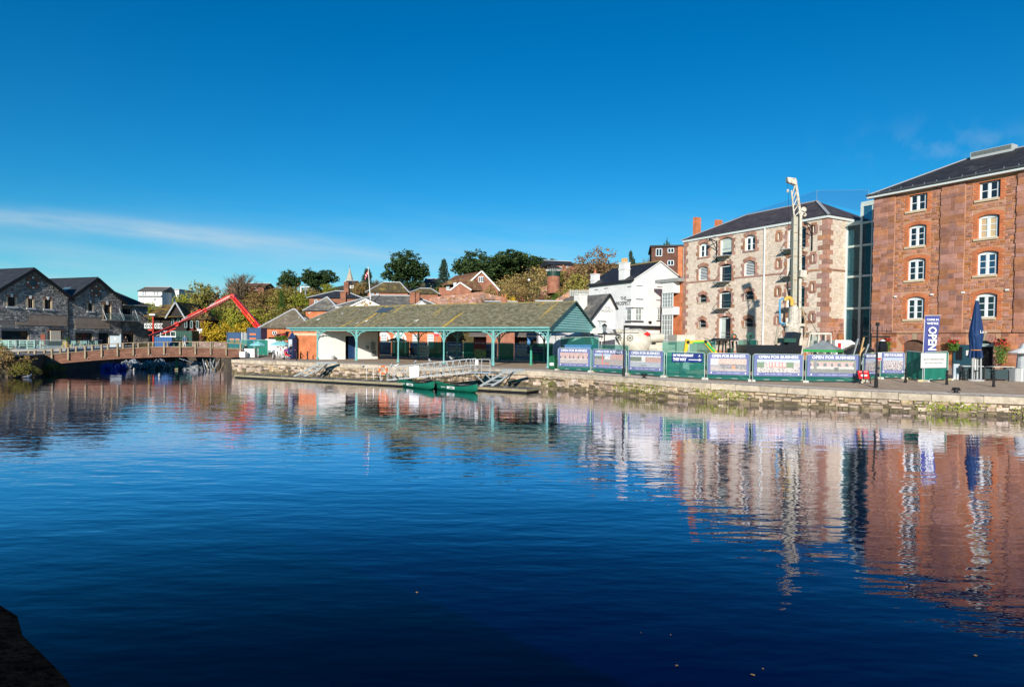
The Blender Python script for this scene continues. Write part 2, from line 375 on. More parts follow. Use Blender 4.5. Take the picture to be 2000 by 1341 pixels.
def make_quay():
 b = MB(); g = []
 pts = edge_pts(3.0)
 back = [Vector((-36 + 190 * i / (len(pts) - 1),118 - 40 * (i / (len(pts) - 1)) ** 2,0)) for i in range(len(pts))]
 rows = 14
 for i,(p,q) in enumerate(zip(pts,back)):
  for j in range(rows + 1):
   v = p.lerp(q,(j / rows) ** 1.5); b.v.append((v.x,v.y,qz(v.x,v.y) - .004))
 for i in range(len(pts) - 1):
  for j in range(rows):
   a = i * (rows + 1) + j; b.f.append((a,a + rows + 1,a + rows + 2,a + 1)); b.m.append(0)
 gr = b.build('quay_ground',cobble,kind='structure')
 # the wall: backing,rubble,coping
 mort = mat('quay_mortar',(.16,.13,.09),(.08,.065,.045),sc_=1.2,rough=.95)
 w = MB(); inn = .05
 side = [Vector((-36,118,0)),Vector((-33.2,84,0)),EDGE[0]]
 allp = side[:-1] + edge_pts(3.0)
 for a,c in zip(allp,allp[1:]):
  w.quad((a.x,a.y,-1),(c.x,c.y,-1),(c.x,c.y,qz(c.x) - .02),(a.x,a.y,qz(a.x) - .02))
 wall = w.build('quay_wall',mort,kind='structure')
 rub = mat('quay_rubble_stone',(.34,.22,.145),(.58,.46,.34),sc_=2.6,rough=.9,bump=.6,island=.24,hue=.03)
 moss = mat('wet_mossy_stone',(.10,.085,.045),(.26,.20,.12),sc_=2,rough=.7,bump=.4,island=.3)
 algae = mat('bright_green_algae',(.15,.19,.02),(.32,.34,.06),sc_=6,rough=.9)
 rnd = random.Random(3); rects = []
 CH = .40                                            # coping depth
 s = 0.0; vis = ELEN - 40
 t = 0.0
 rows_ = [(0,.2),(.2,.46),(.46,.74),(.74,1.0)]
 for r0,r1 in rows_:
  s = 0.0
  while s < vis:
   wd = rnd.uniform(.22,.85)
   k0 = max(0,r0 + (rnd.uniform(-.13,.13) if r0 > 0 else -.12)); k1 = r1 + (rnd.uniform(-.13,.10) if r1 < 1 else 0)
   if r0 == 0: k0 = -.25
   rects.append((s + .015,s + wd - .015,k0 + .015,k1 - .015)); s += wd
 def block(bm,s0,s1,z0f,z1f,dep,ins,j=.02):
  p0,d0 = edge_at(s0); p1,d1 = edge_at(s1); n = Vector((d0.y,-d0.x,0))
  if n.y > 0: n = -n
  r = lambda: rnd.uniform(-j,j)
  a = [p0.copy(),p1.copy(),p1.copy(),p0.copy()]
  zz = [z0f(p0.x),z0f(p1.x),z1f(p1.x),z1f(p0.x)]
  for q,z in zip(a,zz): q.z = z + r() * .7
  f = []
  cen = sum(a,Vector()) / 4
  for q in a:
   e = (cen - q); e = e.normalized() * ins if e.length else e
   f.append(q + e + n * dep * rnd.uniform(.55,1.3))
  bm.add(a + f,((4,5,6,7),(0,1,5,4),(1,2,6,5),(2,3,7,6),(3,0,4,7)))
 near = sorted(rects,key=lambda q: -((q[1] - q[0]) * (q[3] - q[2]) * (4 if q[0] > 24 else 1)))
 rest = [MB(),MB()]
 for i,q in enumerate(near):
  lowm = 1 if q[3] < .3 or (q[3] < .6 and rnd.random() < .4) else 0
  bm = MB() if i < 300 else rest[lowm]
  H = lambda x: qz(x) - CH
  block(bm,q[0],q[1],lambda x: q[2] * H(x),lambda x: q[3] * H(x),.07,.04,.055)
  if i < 300: bm.build('stone',moss if lowm else rub,wall)
 rest[0].build('rubble',rub,wall,kind='stuff'); rest[1].build('wet_rubble',moss,wall,kind='stuff')
 cop = mat('coping_stone',(.36,.30,.22),(.54,.46,.36),sc_=2.2,rough=.85,bump=.35,island=.14)
 s = 0.0
 while s < vis:
  wd = rnd.uniform(1.1,1.9) if s > 20 else rnd.uniform(1.4,2.4)
  p0,d0 = edge_at(s + .012); p1,_ = edge_at(s + wd - .012); n = Vector((d0.y,-d0.x,0)); n = -n if n.y > 0 else n
  o = rnd.uniform(.05,.10); up = rnd.uniform(.005,.03); b = MB()
  z0,z1 = qz(p0.x),qz(p1.x); A = p0 + n * o; B = p1 + n * (o + rnd.uniform(-.01,.01)); C = p1 - n * .75; D = p0 - n * .75
  lo = CH - rnd.uniform(0,.05); e = .03
  b.hexa([(A.x,A.y,z0 - lo),(B.x,B.y,z1 - lo),(C.x,C.y,z1 - lo),(D.x,D.y,z0 - lo),(A.x - n.x * 0,A.y,z0 + up - e),(B.x,B.y,z1 + up - e),(C.x,C.y,z1 + up),(D.x,D.y,z0 + up)])
  A2 = A - n * e; B2 = B - n * e
  b.add([(A.x,A.y,z0 + up - e + .001),(B.x,B.y,z1 + up - e + .001),(B2.x,B2.y,z1 + up + .001),(A2.x,A2.y,z0 + up + .001),(D.x,D.y,z0 + up + .001),(C.x,C.y,z1 + up + .001)],((0,1,2,3),(3,2,5,4)))
  b.build('coping_stone',cop,wall); s += wd
 # algae tufts low on the coping joints
 ag = MB()
 for _ in range(1000):
  c = rnd.choice([38.5,46,47.6,49,52.3,53.4,54.6,65.5,67,70]); s = c + rnd.gauss(0,.45); p,d = edge_at(s); n = Vector((d.y,-d.x,0)); n = -n if n.y > 0 else n
  z = (qz(p.x) - CH) * min(1.05,abs(rnd.gauss(.62,.25))); q = p + n * (.09 + rnd.random() * .04); r = rnd.uniform(.02,.05)
  u = d * r; v = Vector((0,0,r)) + n * rnd.uniform(-.02,.03)
  ag.quad(Vector((q.x,q.y,z)) - u - v,Vector((q.x,q.y,z)) + u - v * .6,Vector((q.x,q.y,z)) + u * .7 + v,Vector((q.x,q.y,z)) - u * .8 + v * .8)
 tag(ag.build('algae',algae),'bright green algae growing below the coping of the quay','algae',kind='stuff')
 # light flagstones along the edge,in rows
 fl = mat('flagstone',(.60,.51,.41),(.72,.63,.52),sc_=2.2,rough=.85,bump=.15,island=.10)
 for row,(o0,o1) in enumerate(((.78,1.75),(1.77,2.85))):
  s = 16.0 + row * .5
  while s < vis - 8:
   wd = 1.15
   p0,d0 = edge_at(s + .012); p1,_ = edge_at(s + wd - .012); n = Vector((-d0.y,d0.x,0)); n = -n if n.y < 0 else n
   sk = d0 * -.25
   q = [p0 + n * o0 + sk * o0,p1 + n * o0 + sk * o0,p1 + n * o1 + sk * o1,p0 + n * o1 + sk * o1]
   if s > 25 and row < 2:
    t = rnd.uniform(.006,.014); b = MB(); b.hexa([(v.x,v.y,qz(v.x) - .03) for v in q] + [(v.x,v.y,qz(v.x) + t) for v in q]); b.build('flagstone',fl,gr)
   s += wd
 strip = MB(); pts = [edge_at(x) for x in [i * .8 for i in range(int(28 / .8))]]
 for (p,d),(q,e) in zip(pts,pts[1:]):
  n = Vector((-d.y,d.x,0)); n = -n if n.y < 0 else n
  a = p + n * .76; c = q + n * .76; f = q + n * 2.6; h = p + n * 2.6
  strip.quad(*[(v.x,v.y,qz(v.x) + .006) for v in (a,c,f,h)])
 strip.build('concrete_strip',mat('pale_concrete',(.52,.43,.32),(.62,.53,.41),sc_=1.5,rough=.9,bump=.2),gr)
 # row of small drain slots
 b = MB()
 for i in range(90):
  s = 44 + i * .36; p,d = edge_at(s); n = Vector((-d.y,d.x,0)); n = -n if n.y < 0 else n
  c = p + n * .68; k = (n - d * .4).normalized() * .12; e = d * .03; z = qz(c.x) + .036
  b.quad(*[(v.x,v.y,z) for v in (c - k - e,c - k + e,c + k + e,c + k - e)])
 b.build('drain_slots',mat('dark_slot',(.05,.045,.04),rough=.9),gr,kind='stuff')
 return gr,wall
QGROUND,QWALL = make_quay()
# ================================================================ left bank,inlet back,near bank,hill
def make_banks():
 st = mat('bank_stone',(.05,.04,.03),(.10,.08,.06),sc_=1.2,rough=.95,bump=.5)
 pav = mat('terrace_paving',(.22,.20,.18),(.30,.27,.24),sc_=1.5,rough=.9)
 P = [(-140,55),(-56,60.5),(-49.5,63.5),(-49.5,66),(-53,74),(-56,90),(-58,112)]
 b = MB(); zt = 2.0
 b.poly([(x,y,zt) for x,y in P] + [(-36,112,zt),(-36,140,zt),(-140,140,zt)],0)
 Q = P + [(-36,112)]
 for (x0,y0),(x1,y1) in zip(Q,Q[1:]): b.quad((x0,y0,-1),(x1,y1,-1),(x1,y1,zt),(x0,y0,zt),1)
 b.build('left_bank',[pav,st],kind='structure')
 # near bank under the photographer: stone edge with shade put into its near-black colour
 dk = mat('shade_black_stone',(.0025,.0025,.003),(.007,.007,.007),sc_=5,rough=.9,bump=.6,bsc=14,spec=0)
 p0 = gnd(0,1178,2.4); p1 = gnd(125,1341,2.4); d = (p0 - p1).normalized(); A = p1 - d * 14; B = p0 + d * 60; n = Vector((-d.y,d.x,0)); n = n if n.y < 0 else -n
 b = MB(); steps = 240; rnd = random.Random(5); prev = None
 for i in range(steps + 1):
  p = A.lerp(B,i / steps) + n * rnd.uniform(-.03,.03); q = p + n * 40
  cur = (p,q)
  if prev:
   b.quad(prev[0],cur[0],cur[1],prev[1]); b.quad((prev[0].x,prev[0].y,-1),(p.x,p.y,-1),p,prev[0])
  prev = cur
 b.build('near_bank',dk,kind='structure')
make_banks()
def hz(x,y):
 k = max(0.0,y - (114 + max(0,-x - 45) * .35))
 z = 1.9 + 25 * (1 - math.exp(-k / 55)) + (5 * min(1,max(0,(x + 8) / 14)) * min(1,k / 12)) + .9 * math.sin(x * .05 + 1) * min(1,k / 30) + .5 * math.sin(y * .11 + x * .07) * min(1,k / 20)
 if x < -55: z = 1.9 + (z - 1.9) * max(.42,1 + (x + 55) / 85)
 if x > 25: z += min(6,(x - 25) * .1) * min(1,k / 40)
 return z
def make_hill():
 b = MB(); nx,ny = 90,50; X = lambda i: -420 + 840 * i / nx; Y = lambda j: 111 + 700 * (j / ny) ** 1.8
 for j in range(ny + 1):
  for i in range(nx + 1): b.v.append((X(i),Y(j),hz(X(i),Y(j))))
 for j in range(ny):
  for i in range(nx):
   a = j * (nx + 1) + i; b.f.append((a,a + 1,a + nx + 2,a + nx + 1)); b.m.append(0)
 b.build('hill',mat('hill_scrub',(.06,.055,.018),(.12,.09,.035),sc_=.25,rough=1,bump=.4),smooth=True,kind='structure')
make_hill()
# ================================================================ brick / slate pattern materials
def mat_pattern(name,c1,c2,mortar,bw,bh,msize=.02,rough=.85,bump=.3,zk=1.0,patch=None,patch_sc=.6,patch_thr=(.5,.62),stretch=None,vary=None,off=.5):
 if name in MATS: return MATS[name]
 m = bpy.data.materials.new(name); m.use_nodes = True; t = m.node_tree; b = t.nodes['Principled BSDF']; N = t.nodes.new; L = t.links.new
 b.inputs['Roughness'].default_value = rough; b.inputs['Specular IOR Level'].default_value = .25
 co = N('ShaderNodeTexCoord'); sp = N('ShaderNodeSeparateXYZ'); L(co.outputs['Object'],sp.inputs[0])
 a = N('ShaderNodeMath'); L(sp.outputs[0],a.inputs[0]); L(sp.outputs[1],a.inputs[1])
 z = N('ShaderNodeMath'); z.operation = 'MULTIPLY'; z.inputs[1].default_value = zk; L(sp.outputs[2],z.inputs[0])
 cb = N('ShaderNodeCombineXYZ'); L(a.outputs[0],cb.inputs[0]); L(z.outputs[0],cb.inputs[1])
 bt = N('ShaderNodeTexBrick'); bt.inputs['Color1'].default_value = (*c1,1); bt.inputs['Color2'].default_value = (*c2,1); bt.inputs['Mortar'].default_value = (*mortar,1)
 bt.inputs['Scale'].default_value = 1; bt.inputs['Brick Width'].default_value = bw; bt.inputs['Row Height'].default_value = bh; bt.inputs['Mortar Size'].default_value = msize; bt.offset = off
 L(cb.outputs[0],bt.inputs['Vector']); out = bt.outputs[0]
 n = N('ShaderNodeTexNoise'); n.inputs['Scale'].default_value = 1.1; n.inputs['Detail'].default_value = 6; L(co.outputs['Object'],n.inputs['Vector'])
 mr = N('ShaderNodeMapRange'); mr.inputs[1].default_value = .3; mr.inputs[2].default_value = .7; mr.inputs[3].default_value = .72; mr.inputs[4].default_value = 1.25; L(n.outputs[0],mr.inputs[0])
 h = N('ShaderNodeHueSaturation'); L(out,h.inputs['Color']); L(mr.outputs[0],h.inputs['Value']); out = h.outputs[0]
 if patch:
  vec = co.outputs['Object']
  if stretch:
   mp = N('ShaderNodeMapping'); mp.inputs['Scale'].default_value = stretch; L(vec,mp.inputs[0]); vec = mp.outputs[0]
  n2 = N('ShaderNodeTexNoise'); n2.inputs['Scale'].default_value = patch_sc; n2.inputs['Detail'].default_value = 7; n2.inputs['Roughness'].default_value = .7; L(vec,n2.inputs['Vector'])
  r2 = N('ShaderNodeMapRange'); r2.inputs[1].default_value = patch_thr[0]; r2.inputs[2].default_value = patch_thr[1]; L(n2.outputs[0],r2.inputs[0])
  x = N('ShaderNodeMixRGB'); x.inputs[2].default_value = (*patch,1); L(r2.outputs[0],x.inputs[0]); L(out,x.inputs[1]); out = x.outputs[0]
 L(out,b.inputs['Base Color'])
 bp = N('ShaderNodeBump'); bp.inputs['Strength'].default_value = bump; bp.inputs['Distance'].default_value = .03; L(bt.outputs['Fac'],bp.inputs['Height']); bp.invert = True; L(bp.outputs[0],b.inputs['Normal'])
 MATS[name] = m; return m
redbrick = mat_pattern('orange_brickwork',(.62,.165,.055),(.50,.125,.045),(.50,.24,.13),.23,.075,.012)
slate_dk = mat_pattern('dark_slate',(.050,.047,.050),(.034,.032,.036),(.015,.015,.016),.3,.14,.012,zk=1.6,patch=(.13,.13,.125),patch_sc=.5,patch_thr=(.58,.72),rough=.6)
FA = math.atan2(-.863,.505)
BW = Face(at(1702,690,64),FA); BW.o.z = qz(BW.o.x)
sand = mat('red_sandstone',(.33,.115,.062),(.46,.185,.108),sc_=1.6,rough=.88,bump=.5,bsc=7,island=.36,hue=.03)
sand2 = mat('purple_red_sandstone',(.29,.115,.075),(.41,.18,.12),sc_=1.3,rough=.88,bump=.4,bsc=7,island=.3,hue=.025)
mortar_r = mat('pink_mortar',(.44,.22,.13),(.52,.31,.20),sc_=2,rough=.95)
winwhite = mat('window_white',(.74,.80,.82),rough=.4)
cream = mat('cream_sill_stone',(.50,.40,.26),(.60,.50,.35),sc_=3,rough=.85)
blind = mat('buff_blind',(.55,.42,.25),rough=.8)
blueg = mat('blue_reflecting_glass',(.02,.06,.12),rough=.05,spec=.8)
BRK = None
def brick_surround(root,x0,x1,z0,z1,rise,m,tw=.36,top=.36):
 """toothed brick jambs and an arched head, pieces set proud"""
 b = MB(); z = z0 - .25; k = 0
 while z < z1 - .02:
  h = min(.23,z1 - z); e = tw + (.13 if k % 2 else -.03)
  b.box(x0 - e,x0 - .002,-.03,.2,z + .006,z + h - .006); b.box(x1 + .002,x1 + e,-.03,.2,z + .006,z + h - .006); z += h; k += 1
 n = 15; ins = arc(x0 - .02,x1 + .02,z1 - rise,rise,n) if rise else [(x0 - .02 + (x1 - x0 + .04) * i / n,z1) for i in range(n + 1)]
 cx = (x0 + x1) / 2; hw = (x1 - x0) / 2
 outs = [(cx + (px - cx) * (1 + (tw - .02) / hw),pz + top - (abs(px - cx) / hw) ** 2 * (0.06 if rise else 0)) for px,pz in ins]
 for i in range(n):
  (a,c),(d,e) = ins[i],ins[i + 1]; (f,g),(h,j) = outs[i],outs[i + 1]; q = .008
  b.hexa([(a + q,.2,c),(d - q,.2,e),(d - q,-.035,e),(a + q,-.035,c),(f + q,.2,g),(h - q,.2,j),(h - q,-.035,j),(f + q,-.035,g)])
 return b.build('brick_surround',m,root,kind='stuff')
def casement(root,x0,x1,z0,z1,rise,bars=2,y=.2,glass=None,sill=True,fr=.09):
 g = glass or dkglass; b = MB(); cx = (x0 + x1) / 2
 b.box(x0,x0 + fr,y,y + .12,z0,z1 - rise); b.box(x1 - fr,x1,y,y + .12,z0,z1 - rise); b.box(x0 + fr,x1 - fr,y,y + .12,z0,z0 + fr)
 b.box(cx - fr * .8,cx + fr * .8,y,y + .12,z0 + fr,z1 - rise - .02)
 pts = arc(x0,x1,z1 - rise,rise) if rise else [(x0,z1),(x1,z1)]
 for (a,c),(d,e) in zip(pts,pts[1:]):
  lo = z1 - rise - fr
  b.hexa([(a,y,lo),(d,y,lo),(d,y + .12,lo),(a,y + .12,lo),(a,y,c),(d,y,e),(d,y + .12,e),(a,y + .12,c)])
 for s0,s1 in ((x0 + fr,cx - fr * .8),(cx + fr * .8,x1 - fr)):            # inner sash frames
  e = .055; top = z1 - rise - fr
  b.box(s0,s0 + e,y + .02,y + .1,z0 + fr,top); b.box(s1 - e,s1,y + .02,y + .1,z0 + fr,top)
 w = b.build('window',winwhite,root)
 for s0,s1 in ((x0 + fr,cx - fr * .8),(cx + fr * .8,x1 - fr)):
  MB().quad((s0,y + .07,z0 + fr),(s1,y + .07,z0 + fr),(s1,y + .07,z1 - rise - fr),(s0,y + .07,z1 - rise - fr)).build('pane',g,w)
  bb = MB()
  for k in range(1,bars + 1):
   zz = z0 + fr + (z1 - rise - z0 - 2 * fr) * k / (bars + 1); bb.box(s0 + .05,s1 - .05,y + .03,y + .09,zz - .03,zz + .03)
  if bars: bb.build('glazing_bar',winwhite,w)
 if sill: MB().box(x0 - .3,x1 + .12,-.12,.22,z0 - .2,z0 - .01).build('sill',cream,w)
 return w
def make_brick():
 g0 = BW.o.z
 t = thing('brick_warehouse','tall red sandstone warehouse with white arched windows at the right edge','building',BW.o,FA)
 H = 18.66 - g0; W = 26.0; D = 11.0
 cols = [4.08,9.92,15.76,21.6]; rows = [(17.28 - g0,.74,0),(14.2 - g0,1.0,.2),(11.04 - g0,1.03,.22),(7.40 - g0,1.06,.24)]
 wins = []; ops = []; keep = []
 for ci,cx in enumerate(cols):
  for ri,(cz,hh,rise) in enumerate(rows):
   x0,x1,z0,z1 = cx - .82,cx + .82,cz - hh,cz + hh
   wins.append((ci,ri,x0,x1,z0,z1,rise)); ops.append((x0,x1,z0,z1)); keep.append((x0 - .42,x1 + .42,z0 - .28,z1 + .36))
 # ground floor arches: 0 = netted arch on the left,1 = cafe door
 gar = [(3.0,5.2,0,3.35,.45),(9.0,10.55,0,3.3,.3),(15.0,16.6,0,3.3,.3)]
 for a in gar: ops.append(a[:4]); keep.append((a[0] - .55,a[1] + .55,0,a[3] + .75))
 b = MB(); holed(b,0,W,0,H,ops,0,.34,0,1)
 b.quad((0,0,0),(0,D,0),(0,D,H),(0,0,H)); b.quad((W,0,0),(W,D,0),(W,D,H),(W,0,H)); b.quad((0,D,0),(W,D,0),(W,D,H),(0,D,H))
 b.build('wall',[mortar_r,redbrick],t)
 MB().box(.3,W - .3,.45,D - .3,.02,H - .1).build('interior',dark_in,t)
 pil = [(-.05,2.02),(6.1,8.12),(11.95,13.95),(17.8,19.8)]
 rnd = random.Random(11); rc = []
 sec = [(2.04,6.08),(8.14,11.93),(13.97,17.78),(19.82,W)]
 for a,c in sec: rc += courses(c - a,3.95,H - .02,(.14,.32),(.18,.55),keep,x0=a,gap=.04,rnd=rnd)
 for a,c in [(0,W)]: rc += courses(W,0,3.93,(.34,.60),(.5,1.2),keep,gap=.025,rnd=rnd)
 vis = lambda r: r[1] < 12.6
 stones(rc,t,sand,d=.028,limit=300,seen=vis,ins=.014)
 # shallow pilasters of large blocks
 pm = MB(); pr = []
 for i,(a,c) in enumerate(pil):
  pm.box(a + .05,c - .03,-.10,-.003,3.95,H)
  z = 3.95
  while z < H - .05:
   h = min(rnd.uniform(.28,.62),H - z); k = a + (c - a) * rnd.uniform(.3,.45); k2 = a + (c - a) * rnd.uniform(.6,.75); j = rnd.uniform(-.05,.05); split = rnd.random() < .8
   segs = [(a + j,k),(k,k2),(k2,c + rnd.uniform(-.02,.05))] if split else [(a + j,k2),(k2,c)]
   for s0,s1 in segs:
    bb = MB(); bb.stone(s0 + .011,s1 - .011,z + .011,z + h - .011,d=.03,j=.012,ins=.018,y=-.10)
    if i == 0 or s0 == segs[0][0]:
     e = s0 + .011; bb.quad((e,-.1,z + .01),(e,0,z + .01),(e,0,z + h - .01),(e,-.1,z + h - .01))
    if s0 < 12.5: bb.build('ashlar_block',sand2,t)
    else: pm.add(bb.v,bb.f,1)
   z += h
 pm.build('pilaster_core',[mortar_r,sand2],t)
 # string course / cable line and stone arch heads
 MB().box(-.02,W,-.10,-.002,3.925,3.952).build('cable_line',black,t)
 for x0,x1,z0,z1,rise in gar:
  ins = arc(x0,x1,z1 - rise,rise,8); cx = (x0 + x1) / 2
  for i in range(8):
   (a,c),(d,e) = ins[i],ins[i + 1]; key = i in (3,4)
   if i == 4: continue
   if i == 3: d,e = ins[5]; d = ins[5][0]; a = ins[3][0]; a,d = cx - .2,cx + .2; c = e = z1 - .02
   q = .012; up = .62 if i == 3 else .55; sp = 1.35
   f,h = cx + (a - cx) * sp,cx + (d - cx) * sp
   if i == 2: d = cx - .2; e = z1 - .02; h = cx - .2 * 1.2
   if i == 5: a = cx + .2; c = z1 - .02; f = cx + .2 * 1.2
   if i == 3: f,h = cx - .24,cx + .24
   bb = MB().hexa([(a + q,.3,c),(d - q,.3,e),(d - q,-.05,e),(a + q,-.05,c),(f + q,.3,c + up),(h - q,.3,e + up),(h - q,-.05,e + up),(f + q,-.05,c + up)])
   bb.build('keystone' if i == 3 else 'voussoir',mat('speckled_keystone',(.30,.22,.15),(.42,.33,.22),sc_=9,rough=.9) if i == 3 else sand2,t)
 for ci,ri,x0,x1,z0,z1,rise in wins:
  brick_surround(t,x0,x1,z0,z1,rise,redbrick,tw=.34,top=.34 if rise else .05)
  gl = {(0,1): dkglass,(1,1): blind,(1,2): blueg,(0,0): dkglass}.get((ci,ri),dkglass)
  casement(t,x0 + .01,x1 - .2,z0,z1 - .01,rise,bars=1 if ri == 0 else 2,glass=gl)
  MB().box(x1 - .19,x1 - .01,.18,.3,z0,z1 - rise).build('jamb_shade',mat('reveal_shade_blue',(.05,.075,.10),rough=.8),t)  # strip coloured as the blue shade on the right reveal
  MB().box(x0 + .01,x1 - .01,.33,.36,z0,z1 - .01).build('window_back',dark_in,t)
 # small white vent plates between the lower arches
 for px,py in ((1750,579),(1821,575),(1882,571),(1968,566)):
  x,z = BW.uv(px,py); MB().box(x - .12,x + .12,-.16,-.02,z - .08,z + .08).build('vent_plate',white,t)
 # eaves: fascia,soffit,gutter with brackets
 MB().box(-.55,W + .5,-.5,0,H - .28,H - .05).build('fascia',mat('eaves_white',(.62,.66,.66),rough=.5),t)
 gb_ = MB(); gb_.tube([(-.6,-.58,H + .02),(W + .5,-.58,H + .02)],.09,8); gb_.build('gutter',mat('gutter_grey',(.07,.08,.09),rough=.5),t)
 for i in range(24): MB().bar((-.4 + i * 1.05,-.66,H - .04),(-.4 + i * 1.05,-.45,H + .26),.05,.03).build('gutter_bracket',steel,t)
 r = MB(); k = D / 2; RH = 21.75 - g0; e = .55; hz0 = H + .02
 A,Bq,C,Dq = (-e,-e,hz0),(W + e,-e,hz0),(W + e,D + e,hz0),(-e,D + e,hz0); P,Q = (k,k,RH),(W - k,k,RH)
 r.quad(A,Bq,Q,P); r.tri(Dq,A,P); r.quad(C,Dq,P,Q); r.tri(Bq,C,Q); r.quad(A,Bq,C,Dq)
 rf = r.build('roof',slate_dk,t)
 MB().tube([A,P],.09,6).build('hip_cap',mat('lead_cap',(.30,.31,.33),rough=.6),rf); MB().tube([P,Q],.1,6).build('ridge_cap',MATS['lead_cap'],rf)
 v = MB(); v.box(k + .6,k + 4.0,k - .5,k + .5,RH - .3,RH + .4); v.build('roof_vent',mat('vent_white',(.42,.45,.45),rough=.6),t)
 sl = MB()
 for i in range(4): sl.box(k + .7,k + 3.9,k - .55,k - .49,RH + .0 + i * .1,RH + .05 + i * .1)
 sl.build('vent_louvres',mat('vent_shadow',(.18,.2,.2),rough=.7),t)
 # ground floor: green netting arch,door
 x0,x1 = gar[0][0],gar[0][1]; MB().box(x0,x1,.25,.3,0,3.3).build('arch_infill',mat('brown_arch_infill',(.10,.055,.04),(.16,.09,.06),sc_=2,rough=.9),t)
 x0,x1 = gar[1][0],gar[1][1]
 d = MB().box(x0,x0 + .1,.18,.3,0,3.0).box(x1 - .1,x1,.18,.3,0,3.0).box(x0,x1,.18,.3,2.75,3.0).build('door_frame',mat('grey_green_frame',(.35,.42,.40),rough=.5),t)
 MB().box(x0 + .1,x1 - .1,.24,.28,2.98,3.28).build('fanlight',dkglass,d)
 # open blue door leaf to the left of the doorway,board beside it
 MB().box(x0 - 1.5,x0 - .05,-.16,-.1,0,2.9).build('open_door_leaf',mat('teal_blue_paint',(.02,.07,.10),rough=.5),t)
 MB().box(x0 - 1.25,x0 - .75,-.2,-.165,1.55,2.7).build('menu_board',black,t)
 MB().box(x0 - .45,x0 - .12,-.2,-.165,1.95,2.4).build('notice',white,t)
 return t
brick_t = make_brick()
